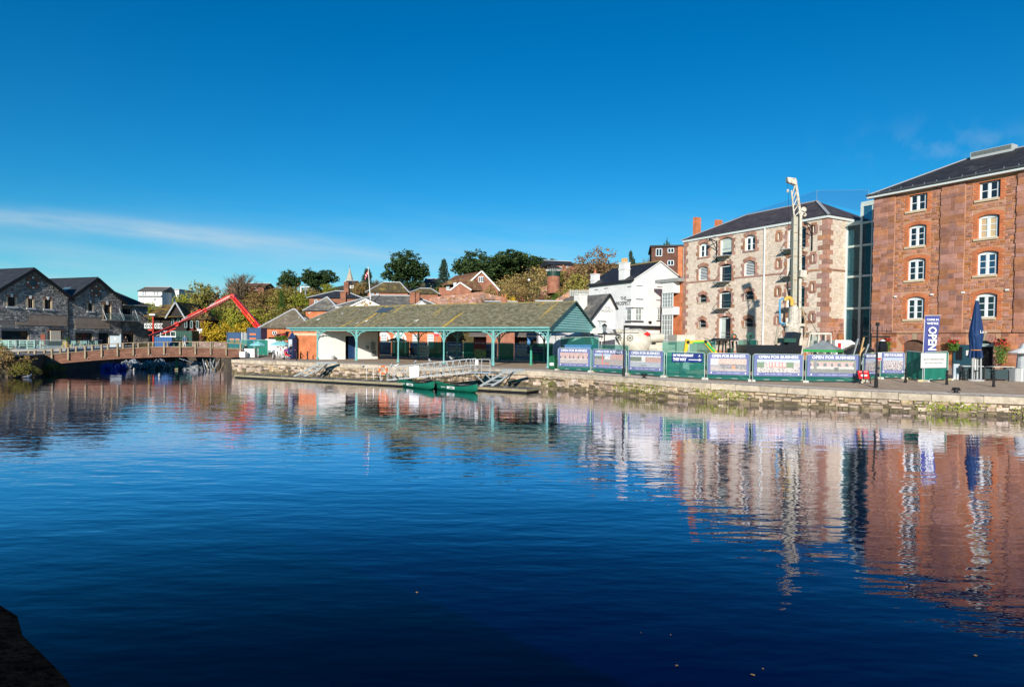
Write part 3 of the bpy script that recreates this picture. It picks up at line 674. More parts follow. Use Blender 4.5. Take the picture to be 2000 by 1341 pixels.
# ================================================================ limestone warehouse
LW = Face(BW.pt(-25.72,0,0),FA); LW.o.z = qz(LW.o.x)
lime = mat('pale_limestone',(.57,.46,.37),(.70,.60,.50),sc_=1.2,rough=.9,bump=.4,bsc=10,island=.15,hue=.02)
lime_m = mat('limestone_mortar',(.56,.46,.37),(.66,.56,.46),sc_=2,rough=.95)
quoinm = mat('red_quoin_stone',(.30,.14,.10),(.42,.21,.15),sc_=1.5,rough=.88,bump=.35,bsc=8,island=.24,hue=.03)
def make_lime():
 g0 = LW.o.z; W = 20.66; D = 8.4; H = 17.5 - g0
 t = thing('limestone_warehouse','pale limestone warehouse with red stone quoins and loading doors','building',LW.o,FA)
 # wall frames: front (local) and end (rotated 90 about the corner)
 specs = []                                            # kind,cx,z0,z1,w
 for cx,k in ((3.42,0),(10.72,0)):
  specs += [('A',cx,15.0 - g0,16.85 - g0,1.5,.28),('B',cx,12.0 - g0,13.8 - g0,1.55,.3),('C',cx,9.1 - g0,10.15 - g0,1.35,.3),('C',cx,5.85 - g0,6.9 - g0,1.3,.3)]
 specs += [('S',7.12,14.75 - g0,17.0 - g0,1.85,.2),('L',7.12,11.55 - g0,13.75 - g0,1.85,.3),('L',7.12,8.25 - g0,10.4 - g0,1.85,.3),('L',7.12,4.3 - g0,7.25 - g0,1.85,.25)]
 specs += [('L',17.0,14.5 - g0,16.9 - g0,2.3,.25),('L',17.0,11.5 - g0,13.8 - g0,2.3,.3),('L',17.0,8.0 - g0,10.4 - g0,2.3,.3),('L',17.0,4.6 - g0,7.1 - g0,2.3,.3)]
 for cx in (14.72,19.1):
  for z in (16.15,13.0,9.85,6.6): specs.append(('N',cx,z - .38 - g0 + (.2 if cx > 15 else 0),z + .38 - g0 + (.2 if cx > 15 else 0),.3,0))
 ops = []; keep = []
 for kd,cx,z0,z1,w_,rise in specs:
  x0,x1 = cx - w_ / 2,cx + w_ / 2; ops.append((x0,x1,z0,z1))
  e = .5 if kd != 'N' else .42
  keep.append((x0 - e,x1 + e,z0 - (.25 if kd in 'ABN' else .0),z1 + .5 if kd != 'N' else z1 + .3))
 b = MB(); holed(b,0,W,0,H,ops,0,.45,0,1)
 b.quad((W,0,0),(W,D,0),(W,D,H),(W,0,H)); b.quad((0,0,0),(0,D,0),(0,D,H),(0,0,H)); b.quad((0,D,0),(W,D,0),(W,D,H),(0,D,H))
 b.build('wall',[lime_m,lime],t)
 MB().box(.3,W - .3,.9,D - .3,.1,H - .1).build('interior',dark_in,t)
 rnd = random.Random(21)
 # red plinth + pale rubble
 zz = 11.85 - g0
 bandops = keep + [(0,W,zz - .12,zz + .12)]
 qk = [(0,.75,0,H),(W - .78,W,0,H)]
 rub = courses(W - 1.3,1.9,H,(.10,.22),(.14,.46),bandops,x0=.62,gap=.014,rnd=rnd)
 stones(rub,t,lime,d=.02,limit=120,name='limestone_block',ins=.01,j=.008,joined='limestone_rubble')
 pl = courses(W,0,1.88,(.3,.5),(.4,.9),keep,gap=.02,rnd=rnd); stones(pl,t,sand,d=.03,limit=30,name='plinth_stone',joined='plinth_rubble')
 bd = MB(); x = 0
 for o0,o1 in ((0,6.1),(8.2,15.7),(18.3,W)): bd.box(o0,o1,-.06,.0,zz - .1,zz + .1)
 bd.build('string_course',quoinm,t)
 # end wall stones,in a child frame turned round the corner
 ew = bpy.data.objects.new('end_wall',None); COL.objects.link(ew); ew.parent = t; ew.location = (W,0,0); ew.rotation_euler = (0,0,R(90))
 rub2 = courses(D - .7,5.6,H,(.12,.26),(.16,.55),[(0,D,zz - .12,zz + .12)],x0=.6,gap=.014,rnd=rnd)
 s2 = MB()
 for r in rub2: s2.stone(*r,d=.02,j=.008,ins=.01)
 s2.build('end_wall_rubble',lime,ew,kind='stuff')
 s3 = MB()
 for r in courses(D,0,5.58,(.25,.45),(.35,.8),(),x0=.02,gap=.02,rnd=rnd): s3.stone(*r,d=.03,j=.01,ins=.015)
 s3.build('red_end_rubble',sand,ew,kind='stuff'); MB().box(.02,D,-.06,0,zz - .1,zz + .1).build('end_string_course',quoinm,ew)
 # corner quoins,alternating long and short
 z = 1.9; k = 0
 while z < H - .1:
  h = min(rnd.uniform(.42,.62),H - z); la,lb = ((.95,.55) if k % 2 else (.5,1.0)); la *= rnd.uniform(.85,1.15); lb *= rnd.uniform(.85,1.15)
  q = .008; bb = MB().box(W - la,W + .045,-.045,lb,z + q,z + h - q); bb.build('quoin',quoinm,t)
  la = (.85 if k % 2 == 0 else .48) * rnd.uniform(.85,1.15); MB().box(-.045,la,-.045,.4,z + q,z + h - q).build('quoin',quoinm,t)
  z += h; k += 1
 for (kd,cx,z0,z1,w_,rise) in specs:
  x0,x1 = cx - w_ / 2,cx + w_ / 2
  # jamb blocks and arch stones
  zb = z0 - (.22 if kd in 'AB' else (.18 if kd == 'N' else .02)); n = 1 if kd == 'N' else max(2,int((z1 - zb) / .42)); hh = (z1 - rise - zb) / n
  for i in range(n):
   for s in (-1,1):
    e = (.48 if (i + (s > 0)) % 2 else .28) * rnd.uniform(.85,1.2)
    if kd == 'N': e = .34
    a,c = (x0 - e,x0 - .004) if s < 0 else (x1 + .004,x1 + e)
    MB().box(a,c,-.035,.3,zb + i * hh + .006,zb + (i + 1) * hh - .006).build('jamb_stone',quoinm,t)
  if kd == 'N':
   for za in (z0 - .3,z1 + .005): MB().box(x0 - .2,x1 + .2,-.035,.3,za,za + .28).build('slot_stone',quoinm,t)
   MB().box(x0,x1,.3,.34,z0,z1).build('slot_glass',dkglass,t); MB().box(x0 + .17,x1,.12,.28,z0 + .05,z1 - .05).build('slot_frame',winwhite,t); continue
  m_ = 7 if kd != 'C' else 5; ins = arc(x0 - .01,x1 + .01,z1 - rise,rise,m_)
  for i in range(m_):
   (a,c),(d,e) = ins[i],ins[i + 1]; q = .006; sp = 1.3; f,h2 = cx + (a - cx) * sp,cx + (d - cx) * sp; up = .42 + (.08 if i == m_ // 2 else 0)
   MB().hexa([(a + q,.3,c),(d - q,.3,e),(d - q,-.04,e),(a + q,-.04,c),(f + q,.3,c + up),(h2 - q,.3,e + up),(h2 - q,-.04,e + up),(f + q,-.04,c + up)]).build('voussoir',lime if (kd == 'L' and i == 3) else quoinm,t)
  # spandrel fill behind a segmental head
  sp_ = MB()
  for (a,c),(d,e) in zip(ins,ins[1:]): sp_.quad((a,.02,c),(d,.02,e),(d,.02,z1 + .05),(a,.02,z1 + .05))
  sp_.build('arch_spandrel',quoinm,t)
  if kd == 'A':
   casement(t,x0 + .02,x1 - .02,z0,z1 - .01,rise,bars=1,y=.24,sill=False,fr=.1); MB().box(x0 - .25,x1 + .2,-.1,.2,z0 - .2,z0 - .02).build('sill',quoinm,t); MB().box(x0,x1,.4,.44,z0,z1).build('window_back',dark_in,t)
  elif kd == 'B':
   f = MB().box(x0,x0 + .07,.2,.3,z0,z1 - rise).box(x1 - .07,x1,.2,.3,z0,z1 - rise).box(x0,x1,.2,.3,z0,z0 + .07)
   for (a,c),(d,e) in zip(ins,ins[1:]): f.hexa([(a,.2,c - .09),(d,.2,e - .09),(d,.3,e - .09),(a,.3,c - .09),(a,.2,c),(d,.2,e),(d,.3,e),(a,.3,c)])
   wv = f.build('louvre_window',winwhite,t); nl = 9
   for i in range(nl):
    zc = z0 + .12 + (z1 - z0 - .3) * i / (nl - 1); MB().hexa([(x0 + .07,.18,zc - .05),(x1 - .07,.18,zc - .05),(x1 - .07,.30,zc + .02),(x0 + .07,.30,zc + .02),(x0 + .07,.18,zc - .02),(x1 - .07,.18,zc - .02),(x1 - .07,.30,zc + .05),(x0 + .07,.30,zc + .05)]).build('slat',winwhite,wv)
   MB().box(x0,x1,.38,.42,z0,z1).build('window_back',dark_in,t)
  elif kd == 'C':
   f = MB().box(x0,x0 + .06,.25,.32,z0,z1 - .1).box(x1 - .06,x1,.25,.32,z0,z1 - .1).box(x0,x1,.25,.32,z0,z0 + .06).box(x0,x1,.25,.32,(z0 + z1) / 2 - .03,(z0 + z1) / 2 + .03)
   wv = f.build('barred_window',winwhite,t); MB().box(x0,x1,.34,.38,z0,z1).build('pane',dkglass,wv)
   for i in range(6): xx = x0 + (x1 - x0) * (i + .5) / 6; MB().box(xx - .02,xx + .02,.1,.14,z0,z1 - .05).build('bar',black,wv)
   MB().box(x0 - .2,x1 + .2,-.12,.1,z0 - .1,z0 - .02).build('sill',cream,wv)
  else:
   f = MB().box(x0,x0 + .1,.2,.32,z0,z1 - rise); f.box(x1 - .08,x1,.2,.32,z0,z1 - rise); f.box(x0,x1,.2,.32,z1 - rise - .06,z1 - rise + .02)
   wv = f.build('loading_door',winwhite,t)
   if kd == 'S':
    MB().box(x0 + .1,x1 - .08,.26,.3,z0 + .45,z1 - .05).build('pale_shutter',mat('pale_green_shutter',(.42,.50,.46),(.5,.57,.53),sc_=2,rough=.7),wv); MB().box(x0 + .1,x1 - .08,.3,.34,z0,z0 + .45).build('pane',dkglass,wv)
   else:
    MB().box(x0 + .1,x1 - .08,.42,.46,z0,z1).build('pane',dkglass,wv)
    if z0 < 5: MB().box(x0 + .12,x0 + .75,.3,.36,z0,z1 - rise).build('open_shutter',mat('pale_green_shutter',(.42,.50,.46)),wv)
   for hz_ in (.45,.9): MB().bar((x0 + .1,.16,z0 + hz_),(x1 - .08,.16,z0 + hz_),.03,.03).build('guard_rail',steel,wv)
   # hinged loading flap held out below the sill
   fl_ = MB().hexa([(x0 - .35,-1.0,z0 - .13),(x1 - .05,-1.0,z0 - .13),(x1 - .05,-.03,z0 - .10),(x0 - .35,-.03,z0 - .10),(x0 - .35,-1.0,z0 - .05),(x1 - .05,-1.0,z0 - .05),(x1 - .05,-.03,z0 - .02),(x0 - .35,-.03,z0 - .02)])
   fp = fl_.build('loading_flap',mat('grey_flap',(.30,.32,.32),(.42,.43,.42),sc_=3,rough=.7),t)
   for xx in (x0 - .25,x1 - .12): MB().bar((xx,-.9,z0 - .12),(xx,-.03,z0 - .65),.06,.06).build('strut',black,fp)
   for xx in (x0 - .25,): MB().bar((xx,-.95,z0 - .05),(xx,-.03,z0 + .9),.025).build('chain',black,fp)
 # wall hoist beside the upper doors
 for cx,s in ((7.12,-1),(17.0,1)):
  x = cx + s * 1.45 + (.5 if s > 0 else 0); z = 16.6 - g0
  h = MB().bar((x,-.08,z - 2.6),(x,-.08,z + .2),.1).bar((x,-.08,z),(x,-1.3,z + .35),.09).bar((x,-.08,z - 1.0),(x,-1.1,z + .25),.06).bar((x - .1,-1.3,z + .35),(x + .7 * -s,-1.1,z + .5),.08); h.tube([(x,-1.25,z + .05),(x,-1.25,z + .3)],.16,10); h.build('wall_hoist',black,t)
 # downpipes,gutter,fascia,roof
 for x in (12.88,): MB().tube([(x,-.12,.2),(x,-.12,H - .05)],.07,8).build('downpipe',winwhite,t)
 MB().tube([(W + .12,3.3,.2),(W + .12,3.3,H - 1.3),(W + .12,4.4,H - .5)],.07,8).build('downpipe',winwhite,t)
 MB().box(-.15,W + .18,-.18,-.0,H - .22,H + .1).box(W,W + .18,0,D,H - .22,H + .1).build('fascia',mat('eaves_white',(.62,.66,.66),rough=.5),t)
 k = D / 2; RH = 20.3 - g0; e = .3; z0 = H + .08; r = MB(); P = (6.6,k,RH); Q = (W - k,k,RH)
 A,Bq,C,Dq = (-e,-e,z0),(W + e,-e,z0),(W + e,D + e,z0),(-e,D + e,z0)
 r.quad(A,Bq,Q,P); r.tri(Dq,A,P); r.quad(C,Dq,P,Q); r.tri(Bq,C,Q); r.quad(A,Bq,C,Dq); rf = r.build('roof',mat_pattern('purple_slate',(.085,.072,.078),(.06,.052,.058),(.025,.022,.025),.35,.16,.012,zk=1.6,rough=.65),t)
 MB().bar((W + .3,-.3,z0 + .05),(Q[0],Q[1],Q[2] + .05),.34,.06).build('hip_lead',mat('lead_cap',(.30,.31,.33),rough=.6),rf); MB().tube([P,Q],.1,6).build('ridge_cap',MATS['lead_cap'],rf); MB().tube([A,P],.07,6).build('hip_cap',MATS['lead_cap'],rf)
 # thin netting frame over the ridge
 nt_ = MB(); pts = [(4.5,k,RH - .3),(W - k - .2,k,RH + 1.15),(W - k + 3.4,k + 2.6,RH - .6)]
 nf = MB(); nf.tube([(4.5,k,RH - 1.4),(4.5,k,RH - .1)],.02,5).tube([(Q[0],k,RH),(Q[0],k,RH + 1.2)],.02,5).tube([(W - .4,D - .4,RH - 2.4),(W - .4,D - .4,RH + 1.0)],.02,5)
 nf.tube([(4.5,k,RH - .1),(Q[0],k,RH + 1.2),(W - .4,D - .4,RH + 1.0)],.009,5); no = nf.build('bird_netting_frame',steel,rf)
 nq = MB().quad((4.5,k,RH - .6),(Q[0],k,RH + .02),(Q[0],k,RH + 1.18),(4.5,k,RH - .1)).quad((Q[0],k,RH),(W - .4,D - .4,RH - 1.6),(W - .4,D - .4,RH + 1.0),(Q[0],k,RH + 1.18)); nq.build('bird_netting',mat_glass('netting_haze',(.72,.80,.88),.955,.9),rf)
 # two chimneys at the far end
 for px,Y0,top in ((1361,90.5,20.6),(1403,91.5,20.4)):
  p = at(px,460,Y0); loc = Matrix.Rotation(-FA,3,'Z') @ (p - LW.o); w_ = .55
  MB().box(loc.x - w_ / 2,loc.x + w_ / 2,loc.y - .5,loc.y + .5,H - .5,at(px,425 if px < 1380 else 430,Y0).z - g0).build('chimney',redbrick,t)
 for px,py,w_,h_ in ((1474.5,670.5,.9,.75),):
  x,z = LW.uv(px,py); MB().box(x - w_ / 2,x + w_ / 2,-.1,-.04,z - h_ / 2,z + h_ / 2).build('wall_plaque',mat('brown_plaque',(.07,.045,.035),(.14,.09,.06),sc_=14,rough=.6),t)
 return t
lime_t = make_lime()
# ================================================================ glass link between the two warehouses
def make_link():
 g0 = qz(36); off = 3.4
 o = BW.pt(-5.06,off,0); L = Face(o,FA); L.o.z = g0
 t = thing('glass_stair_link','glass and steel stair tower between the two stone warehouses','building',L.o,FA)
 frame = mat('pale_green_steel',(.50,.58,.55),rough=.45); W = 6.6; H1 = L.uv(1657,440)[1]; H2 = L.uv(1690,398)[1]; base = 1.2
 xr = L.uv(1681,560)[0]
 gl = mat_glass('blue_green_glass',(.42,.66,.78),.5,.015); gl.node_tree.nodes['Principled BSDF'].inputs['Base Color'].default_value = (.03,.13,.17,1)
 rows = [base] + [L.uv(1670,y)[1] for y in (680,602,540,481)] + [H1]
 rows = sorted(rows)
 for x in (.1,xr): MB().box(x - .13,x + .13,-.14,.12,.0,H2 if x > 1 else H1).build('steel_post',frame,t)
 for x in (xr + 1.1,W): MB().box(x - .05,x + .05,-.05,.1,.2,H2).build('slim_mullion',frame,t)
 for z in rows: MB().box(.1,W,-.1,.08,z - .11,z + .11).build('transom',frame,t)
 MB().box(xr,W,-.1,.08,H2 - .25,H2).build('transom',frame,t)
 for z0,z1 in zip(rows,rows[1:]):
  for a,c in ((.23,xr - .13),(xr + .13,xr + 1.05),(xr + 1.15,W)): MB().quad((a,0,z0 + .11),(c,0,z0 + .11),(c,0,z1 - .11),(a,0,z1 - .11)).build('glass_pane',gl,t)
 MB().quad((xr + .1,0,H1),(W,0,H1),(W,0,H2 - .2),(xr + .1,0,H2 - .2)).build('glass_pane',gl,t)
 MB().quad((xr,.05,H1),(xr,4,H1),(xr,4,H2),(xr,.05,H2)).build('glass_pane',gl,t)
 MB().box(xr - .1,W,-.12,4.2,H2,H2 + .22).build('roof_edge',frame,t); MB().box(-.1,xr,-.12,4.2,H1 + .1,H1 + .3).build('lower_roof_edge',frame,t)
 MB().box(.1,W,5.2,5.3,0,H1).build('back_wall',mat('dim_stone_inside',(.34,.28,.22),(.44,.37,.3),sc_=2,rough=.9),t)
 for i,z in enumerate(rows[1:-1]):
  MB().box(xr + .4,W,1.0,4.2,z - .5,z - .3).build('landing',mat('stair_grey',(.22,.25,.27),rough=.6),t)
  MB().bar((xr + .5,1.1,z + .5),(W,1.1,z + .5),.05).build('landing_rail',frame,t)
  MB().bar((xr + .4,2.4,z - .4),(W - .4,2.4,z + 2.4),.9,.16).build('stair_flight',MATS['stair_grey'],t)
 return t
make_link()
# ================================================================ grey stone quay houses on the left bank
LA = math.atan2(1,.36)
LF = Face(at(0,672,100),LA); LF.o.z = 2.2
grey_st = mat('grey_rubble_stone',(.165,.16,.16),(.37,.35,.33),sc_=1.3,rough=.9,bump=.5,island=.5,hue=.03)
grey_m = mat('grey_mortar',(.13,.12,.115),(.19,.175,.165),sc_=2,rough=.95)
render_b = mat('brown_render',(.22,.165,.13),(.29,.225,.18),sc_=1.2,rough=.95,bump=.2)
brick_dk = mat_pattern('dull_red_brick',(.33,.10,.05),(.26,.08,.04),(.25,.17,.12),.23,.075,.012)
rev_cream = mat('pale_reveal',(.52,.40,.27),rough=.85)
slate_l = mat_pattern('blue_black_slate',(.045,.05,.058),(.035,.038,.045),(.02,.02,.023),.4,.2,.02,zk=1.4,rough=.6)
anth = mat('anthracite_frame',(.02,.024,.028),rough=.4)
def lrect(px0,py0,px1,py1):
 a = LF.uv(px0,(py0 + py1) / 2)[0]; c = LF.uv(px1,(py0 + py1) / 2)[0]; m = (px0 + px1) / 2
 return [a,c,LF.uv(m,py1)[1],LF.uv(m,py0)[1]]
def left_house(name,label,x0,x1,xa,ez,az,wins,rounds,panel,ground,D=22,door=None):
 t = thing(name,label,'building',LF.pt(x0,0,0),LA); W = x1 - x0
 S = lambda r: [r[0] - x0,r[1] - x0,r[2],r[3]]
 wins = [S(r) for r in wins]; ground = [S(r) for r in ground]; ops = [tuple(r) for r in wins + ground]; xa -= x0
 b = MB(); holed(b,0,W,0,ez,ops,0,.35,0,1); b.tri((0,0,ez),(W,0,ez),(xa,0,az)); b.quad((0,0,0),(0,D,0),(0,D,ez),(0,0,ez)); b.quad((W,0,0),(W,D,0),(W,D,ez),(W,0,ez)); b.poly([(0,D,0),(W,D,0),(W,D,ez),(xa,D,az),(0,D,ez)])
 b.build('wall',[grey_m,rev_cream],t)
 MB().box(.2,W - .2,.5,D - .2,.02,ez - .1).build('interior',dark_in,t)
 keep = [(r[0] - .3,r[1] + .3,r[2] - .15,r[3] + .35) for r in wins] + [(r[0] - .2,r[1] + .2,0,r[3] + .3) for r in ground]
 rx = [(cx - x0,cz,rr) for cx,cz,rr in rounds]; keep += [(cx - rr - .4,cx + rr + .4,cz - rr - .4,cz + rr + .4) for cx,cz,rr in rx]
 if panel: panel = S(panel); keep.append(tuple(panel)); MB().box(panel[0],panel[1],-.05,.0,panel[2],panel[3]).build('render_panel',render_b,t); MB().box(panel[0] - 2 if panel[0] > 2 else panel[0],panel[1],-.12,0,panel[2] - .5,panel[2] - .01).build('render_band',render_b,t); keep.append((0,W,panel[2] - .5,panel[2]))
 rnd = random.Random(int(x0 * 10) + 5)
 sl = lambda z0,z1: 0 if z1 <= ez else xa * (z1 - ez) / (az - ez); sr = lambda z0,z1: W if z1 <= ez else W - (W - xa) * (z1 - ez) / (az - ez)
 s = MB()
 for r in courses(W,0,az - .4,(.12,.34),(.16,.6),keep,xl=sl,xr=sr,gap=.03,rnd=rnd):
  if r[1] - r[0] > .06: s.stone(*r,d=.05,j=.03,ins=.03)
 s.build('rubble',grey_st,t,kind='stuff')
 for r in wins:
  cx = (r[0] + r[1]) / 2
  MB().box(r[0] - .3,r[1] + .3,-.07,.1,r[3] + .01,r[3] + .35).build('brick_lintel',brick_dk,t); MB().extr([(cx - .12,r[3] - .02),(cx + .12,r[3] - .02),(cx + .2,r[3] + .5),(cx - .2,r[3] + .5)],-.12,.05).build('keystone',white,t)
  wv = MB().box(r[0],r[0] + .1,.2,.3,r[2],r[3]).box(r[1] - .1,r[1],.2,.3,r[2],r[3]).box(r[0],r[1],.2,.3,r[3] - .1,r[3]).box(cx - .05,cx + .05,.2,.3,r[2],r[3]).build('window',anth,t)
  MB().quad((r[0],.27,r[2]),(r[1],.27,r[2]),(r[1],.27,r[3]),(r[0],.27,r[3])).build('pane',dkglass,wv)
  if r[3] - r[2] < 2.2: MB().box(r[0] - .3,r[1] + .35,-.22,.2,r[2] - .28,r[2] - .02).build('sill',mat('pale_grey_sill',(.46,.48,.50),rough=.7),wv)
  for a,c in ((r[0] - .27,r[0] - .005),(r[1] + .005,r[1] + .27)): MB().box(a,c,-.055,.1,r[2],r[3]).build('jamb',rev_cream,t)
 for cx,cz,rr in rx:
  n = 20; ring = MB(); w_ = .42
  for i in range(n):
   a0,a1 = 2 * math.pi * i / n,2 * math.pi * (i + 1) / n - .02; P = lambda a,q,y: (cx + q * math.cos(a),y,cz + q * math.sin(a))
   ring.hexa([P(a0,rr,.2),P(a1,rr,.2),P(a1,rr,-.09),P(a0,rr,-.09),P(a0,rr + w_,.2),P(a1,rr + w_,.2),P(a1,rr + w_,-.09),P(a0,rr + w_,-.09)],1 if i in (4,5,9,10,14,15,0,19) and False else 0)
  wv = ring.build('round_window',brick_dk,t); MB().poly([(cx + rr * math.cos(2 * math.pi * i / 24),-.03,cz + rr * math.sin(2 * math.pi * i / 24)) for i in range(24)]).build('pane',mat('grey_green_glass',(.05,.08,.09),rough=.06,spec=.7),wv)
  for dx,dz in ((0,1),(0,-1),(1,0),(-1,0)): MB().cbox((cx + dx * (rr + .2),-.06,cz + dz * (rr + .2)),(.26,.16,.26) if dx == 0 else (.26,.16,.26)).build('ring_keystone',white,wv)
 for r in ground:
  wv = MB().box(r[0],r[1],.2,.3,r[3] - .12,r[3]).box(r[0],r[0] + .1,.2,.3,r[2],r[3]).box(r[1] - .1,r[1],.2,.3,r[2],r[3]).build('shop_window',anth,t)
  MB().quad((r[0],.28,r[2]),(r[1],.28,r[2]),(r[1],.28,r[3]),(r[0],.28,r[3])).build('pane',dkglass,wv); MB().box(r[0] - .3,r[1] + .2,-.3,.05,r[3] + .02,r[3] + .3).build('shop_canopy',mat('blue_grey_metal',(.06,.08,.10),rough=.5),wv)
 # roof,ridge running back from the gable
 o = .55; r = MB(); k1 = (az - ez) / xa; k2 = (az - ez) / (W - xa); h = .28
 for sx,kk in ((0,k1),(W,k2)):
  ex = sx - o if sx == 0 else sx + o; zz = ez - o * kk
  a,c,d,e = (ex,-o,zz + h),(xa,-o,az + h),(xa,D,az + h),(ex,D,zz + h); r.hexa([(a[0],a[1],a[2] - h),(c[0],c[1],c[2] - h),(d[0],d[1],d[2] - h),(e[0],e[1],e[2] - h),a,c,d,e])
 rf = r.build('roof',slate_l,t)
 for sx,kk in ((-o,k1),(W + o,k2)):
  zz = ez - o * kk; MB().bar((sx,-o - .06,zz),(xa,-o - .06,az + .02),.1,.5).build('bargeboard',mat('black_bargeboard',(.01,.011,.013),rough=.6),t)
 MB().tube([(xa,-o,az + h + .02),(xa,D,az + h + .02)],.09,6).build('ridge_tile',anth,rf)
 MB().tube([(W - .2,-.12,.3),(W - .2,-.12,ez - .2)],.07,6).build('downpipe',black,t)
 return t,W
r1 = [lrect(15,580,30,598),lrect(54.6,583,64,601),lrect(87,585,99.7,603)]
rc1 = LF.uv(64,552); rc2 = LF.uv(187,568)
gr1 = [lrect(3.6,646,55.5,664),lrect(96,643,123,670)]; gr1[0][2] = .9; gr1[1][2] = .02
h1,W1 = left_house('stone_quay_house','grey rubble quay house with tall gable and round window, leftmost',-.9,10.95,5.0,8.35,12.55,r1,[(rc1[0],rc1[1],.62)],lrect(56,616,131,630),gr1)
MB().extr([(gr1[1][0] + .9 - .5,2.6)] + [(x,z) for x,z in arc(gr1[1][0] + .9 - .5,gr1[1][1] + .9 + .5,2.6,.75)] + [(gr1[1][1] + .9 + .5,2.6)],-.14,.0).build('brick_arch',brick_dk,h1)
MB().box(gr1[1][0] + .9,gr1[1][0] + 2.6,-.35,-.2,.9,2.7).build('pale_hoarding',mat('beige_board',(.52,.44,.33),(.58,.5,.4),sc_=8,rough=.8),h1)
r2 = [lrect(172,592,180.5,607.5),lrect(203,595,216,624)]
gr2 = [lrect(148,650,181,665),lrect(193,650,213,668)]; gr2[0][2] = .6; gr2[1][2] = .02
h2,W2 = left_house('stone_quay_house','grey rubble quay house with smaller gable and glass balcony',11.0,21.0,15.9,8.3,12.05,r2,[(rc2[0],rc2[1],.6)],lrect(146,622,214,636),gr2)
def balcony(t,x0,x1,z):
 b = MB().box(x0,x1,-1.25,.0,z - .14,z).build('balcony_slab',mat('balcony_grey',(.20,.21,.22),rough=.6),t)
 MB().quad((x0,-1.2,z),(x1,-1.2,z),(x1,-1.2,z + 1.05),(x0,-1.2,z + 1.05)).build('glass_panel',clear,b)
 for x in (x0 + .15,x1 - .15): MB().bar((x,-1.15,z),(x,-.02,z + 2.2),.08).build('tie_rod',mat('pale_steel',(.5,.52,.53),rough=.4),b)
 MB().bar((x0,-1.2,z + 1.06),(x1,-1.2,z + 1.06),.05).build('handrail',MATS['pale_steel'],b)
bx = lrect(198,610,238,625); balcony(h2,bx[0] - 11.0,bx[1] - 11.0 - .4,bx[2])
def third():
 x0,x1 = 21.05,26.7; W = x1 - x0; D = 9; ez = 7.75; rz = 10.7
 t = thing('stone_quay_house','dark grey stone wing with hipped slate roof beside the gabled quay houses','building',LF.pt(x0,.25,0),LA)
 w1 = lrect(242,603,258,626); g1 = lrect(244,652,263,669); w1[0] -= x0; w1[1] -= x0; g1[0] -= x0; g1[1] -= x0; g1[2] = .02
 b = MB(); holed(b,0,W,0,ez,[tuple(w1),tuple(g1)],0,.35,0,1); b.quad((W,0,0),(W,D,0),(W,D,ez),(W,0,ez)); b.quad((0,D,0),(W,D,0),(W,D,ez),(0,D,ez)); b.build('wall',[grey_m,rev_cream],t)
 s = MB(); rnd = random.Random(77)
 for r in courses(W,0,ez,(.14,.34),(.18,.6),[(w1[0] - .3,w1[1] + .3,w1[2],w1[3] + .35),(g1[0] - .2,g1[1] + .2,0,g1[3] + .3)],gap=.03,rnd=rnd): s.stone(*r,d=.05,j=.03,ins=.03)
 s.build('rubble',grey_st,t,kind='stuff')
 for r,nm in ((w1,'window'),(g1,'doorway')):
  wv = MB().box(r[0],r[0] + .1,.2,.3,r[2],r[3]).box(r[1] - .1,r[1],.2,.3,r[2],r[3]).box(r[0],r[1],.2,.3,r[3] - .1,r[3]).build(nm,anth,t); MB().quad((r[0],.28,r[2]),(r[1],.28,r[2]),(r[1],.28,r[3]),(r[0],.28,r[3])).build('pane',dkglass,wv); MB().box(r[0] - .25,r[1] + .25,-.07,.1,r[3],r[3] + .32).build('brick_lintel',brick_dk,wv)
 balcony(t,w1[0] - .6,w1[1] + .9,w1[2])
 r = MB(); o = .4; a,c,d,e = (-.1,-o,ez),(W + o,-o,ez),(W + o,D + o,ez),(-.1,D + o,ez); P,Q = (-.1,D / 2,rz),(1.6,D / 2,rz); r.quad(a,c,Q,P); r.tri(c,d,Q); r.quad(d,e,P,Q); r.quad(a,c,d,e)
 r.build('roof',mat_pattern('lichen_slate',(.05,.05,.055),(.04,.04,.045),(.02,.02,.02),.4,.2,.02,zk=1.4,patch=(.22,.16,.06),patch_sc=2.2,patch_thr=(.6,.75)),t)
 MB().tube([(0,-o - .05,ez),(W + o,-o - .05,ez)],.08,6).build('gutter',mat('pale_gutter',(.4,.4,.38),rough=.6),t)
third()
# rooflight on the second roof and net line
MB().hexa([(1.2,2.5,9.5),(2.3,2.5,10.3),(2.3,4.2,10.3),(1.2,4.2,9.5),(1.15,2.5,9.65),(2.25,2.5,10.45),(2.25,4.2,10.45),(1.15,4.2,9.65)]).build('rooflight',mat('blue_grey_glass',(.10,.16,.2),rough=.1),h2)
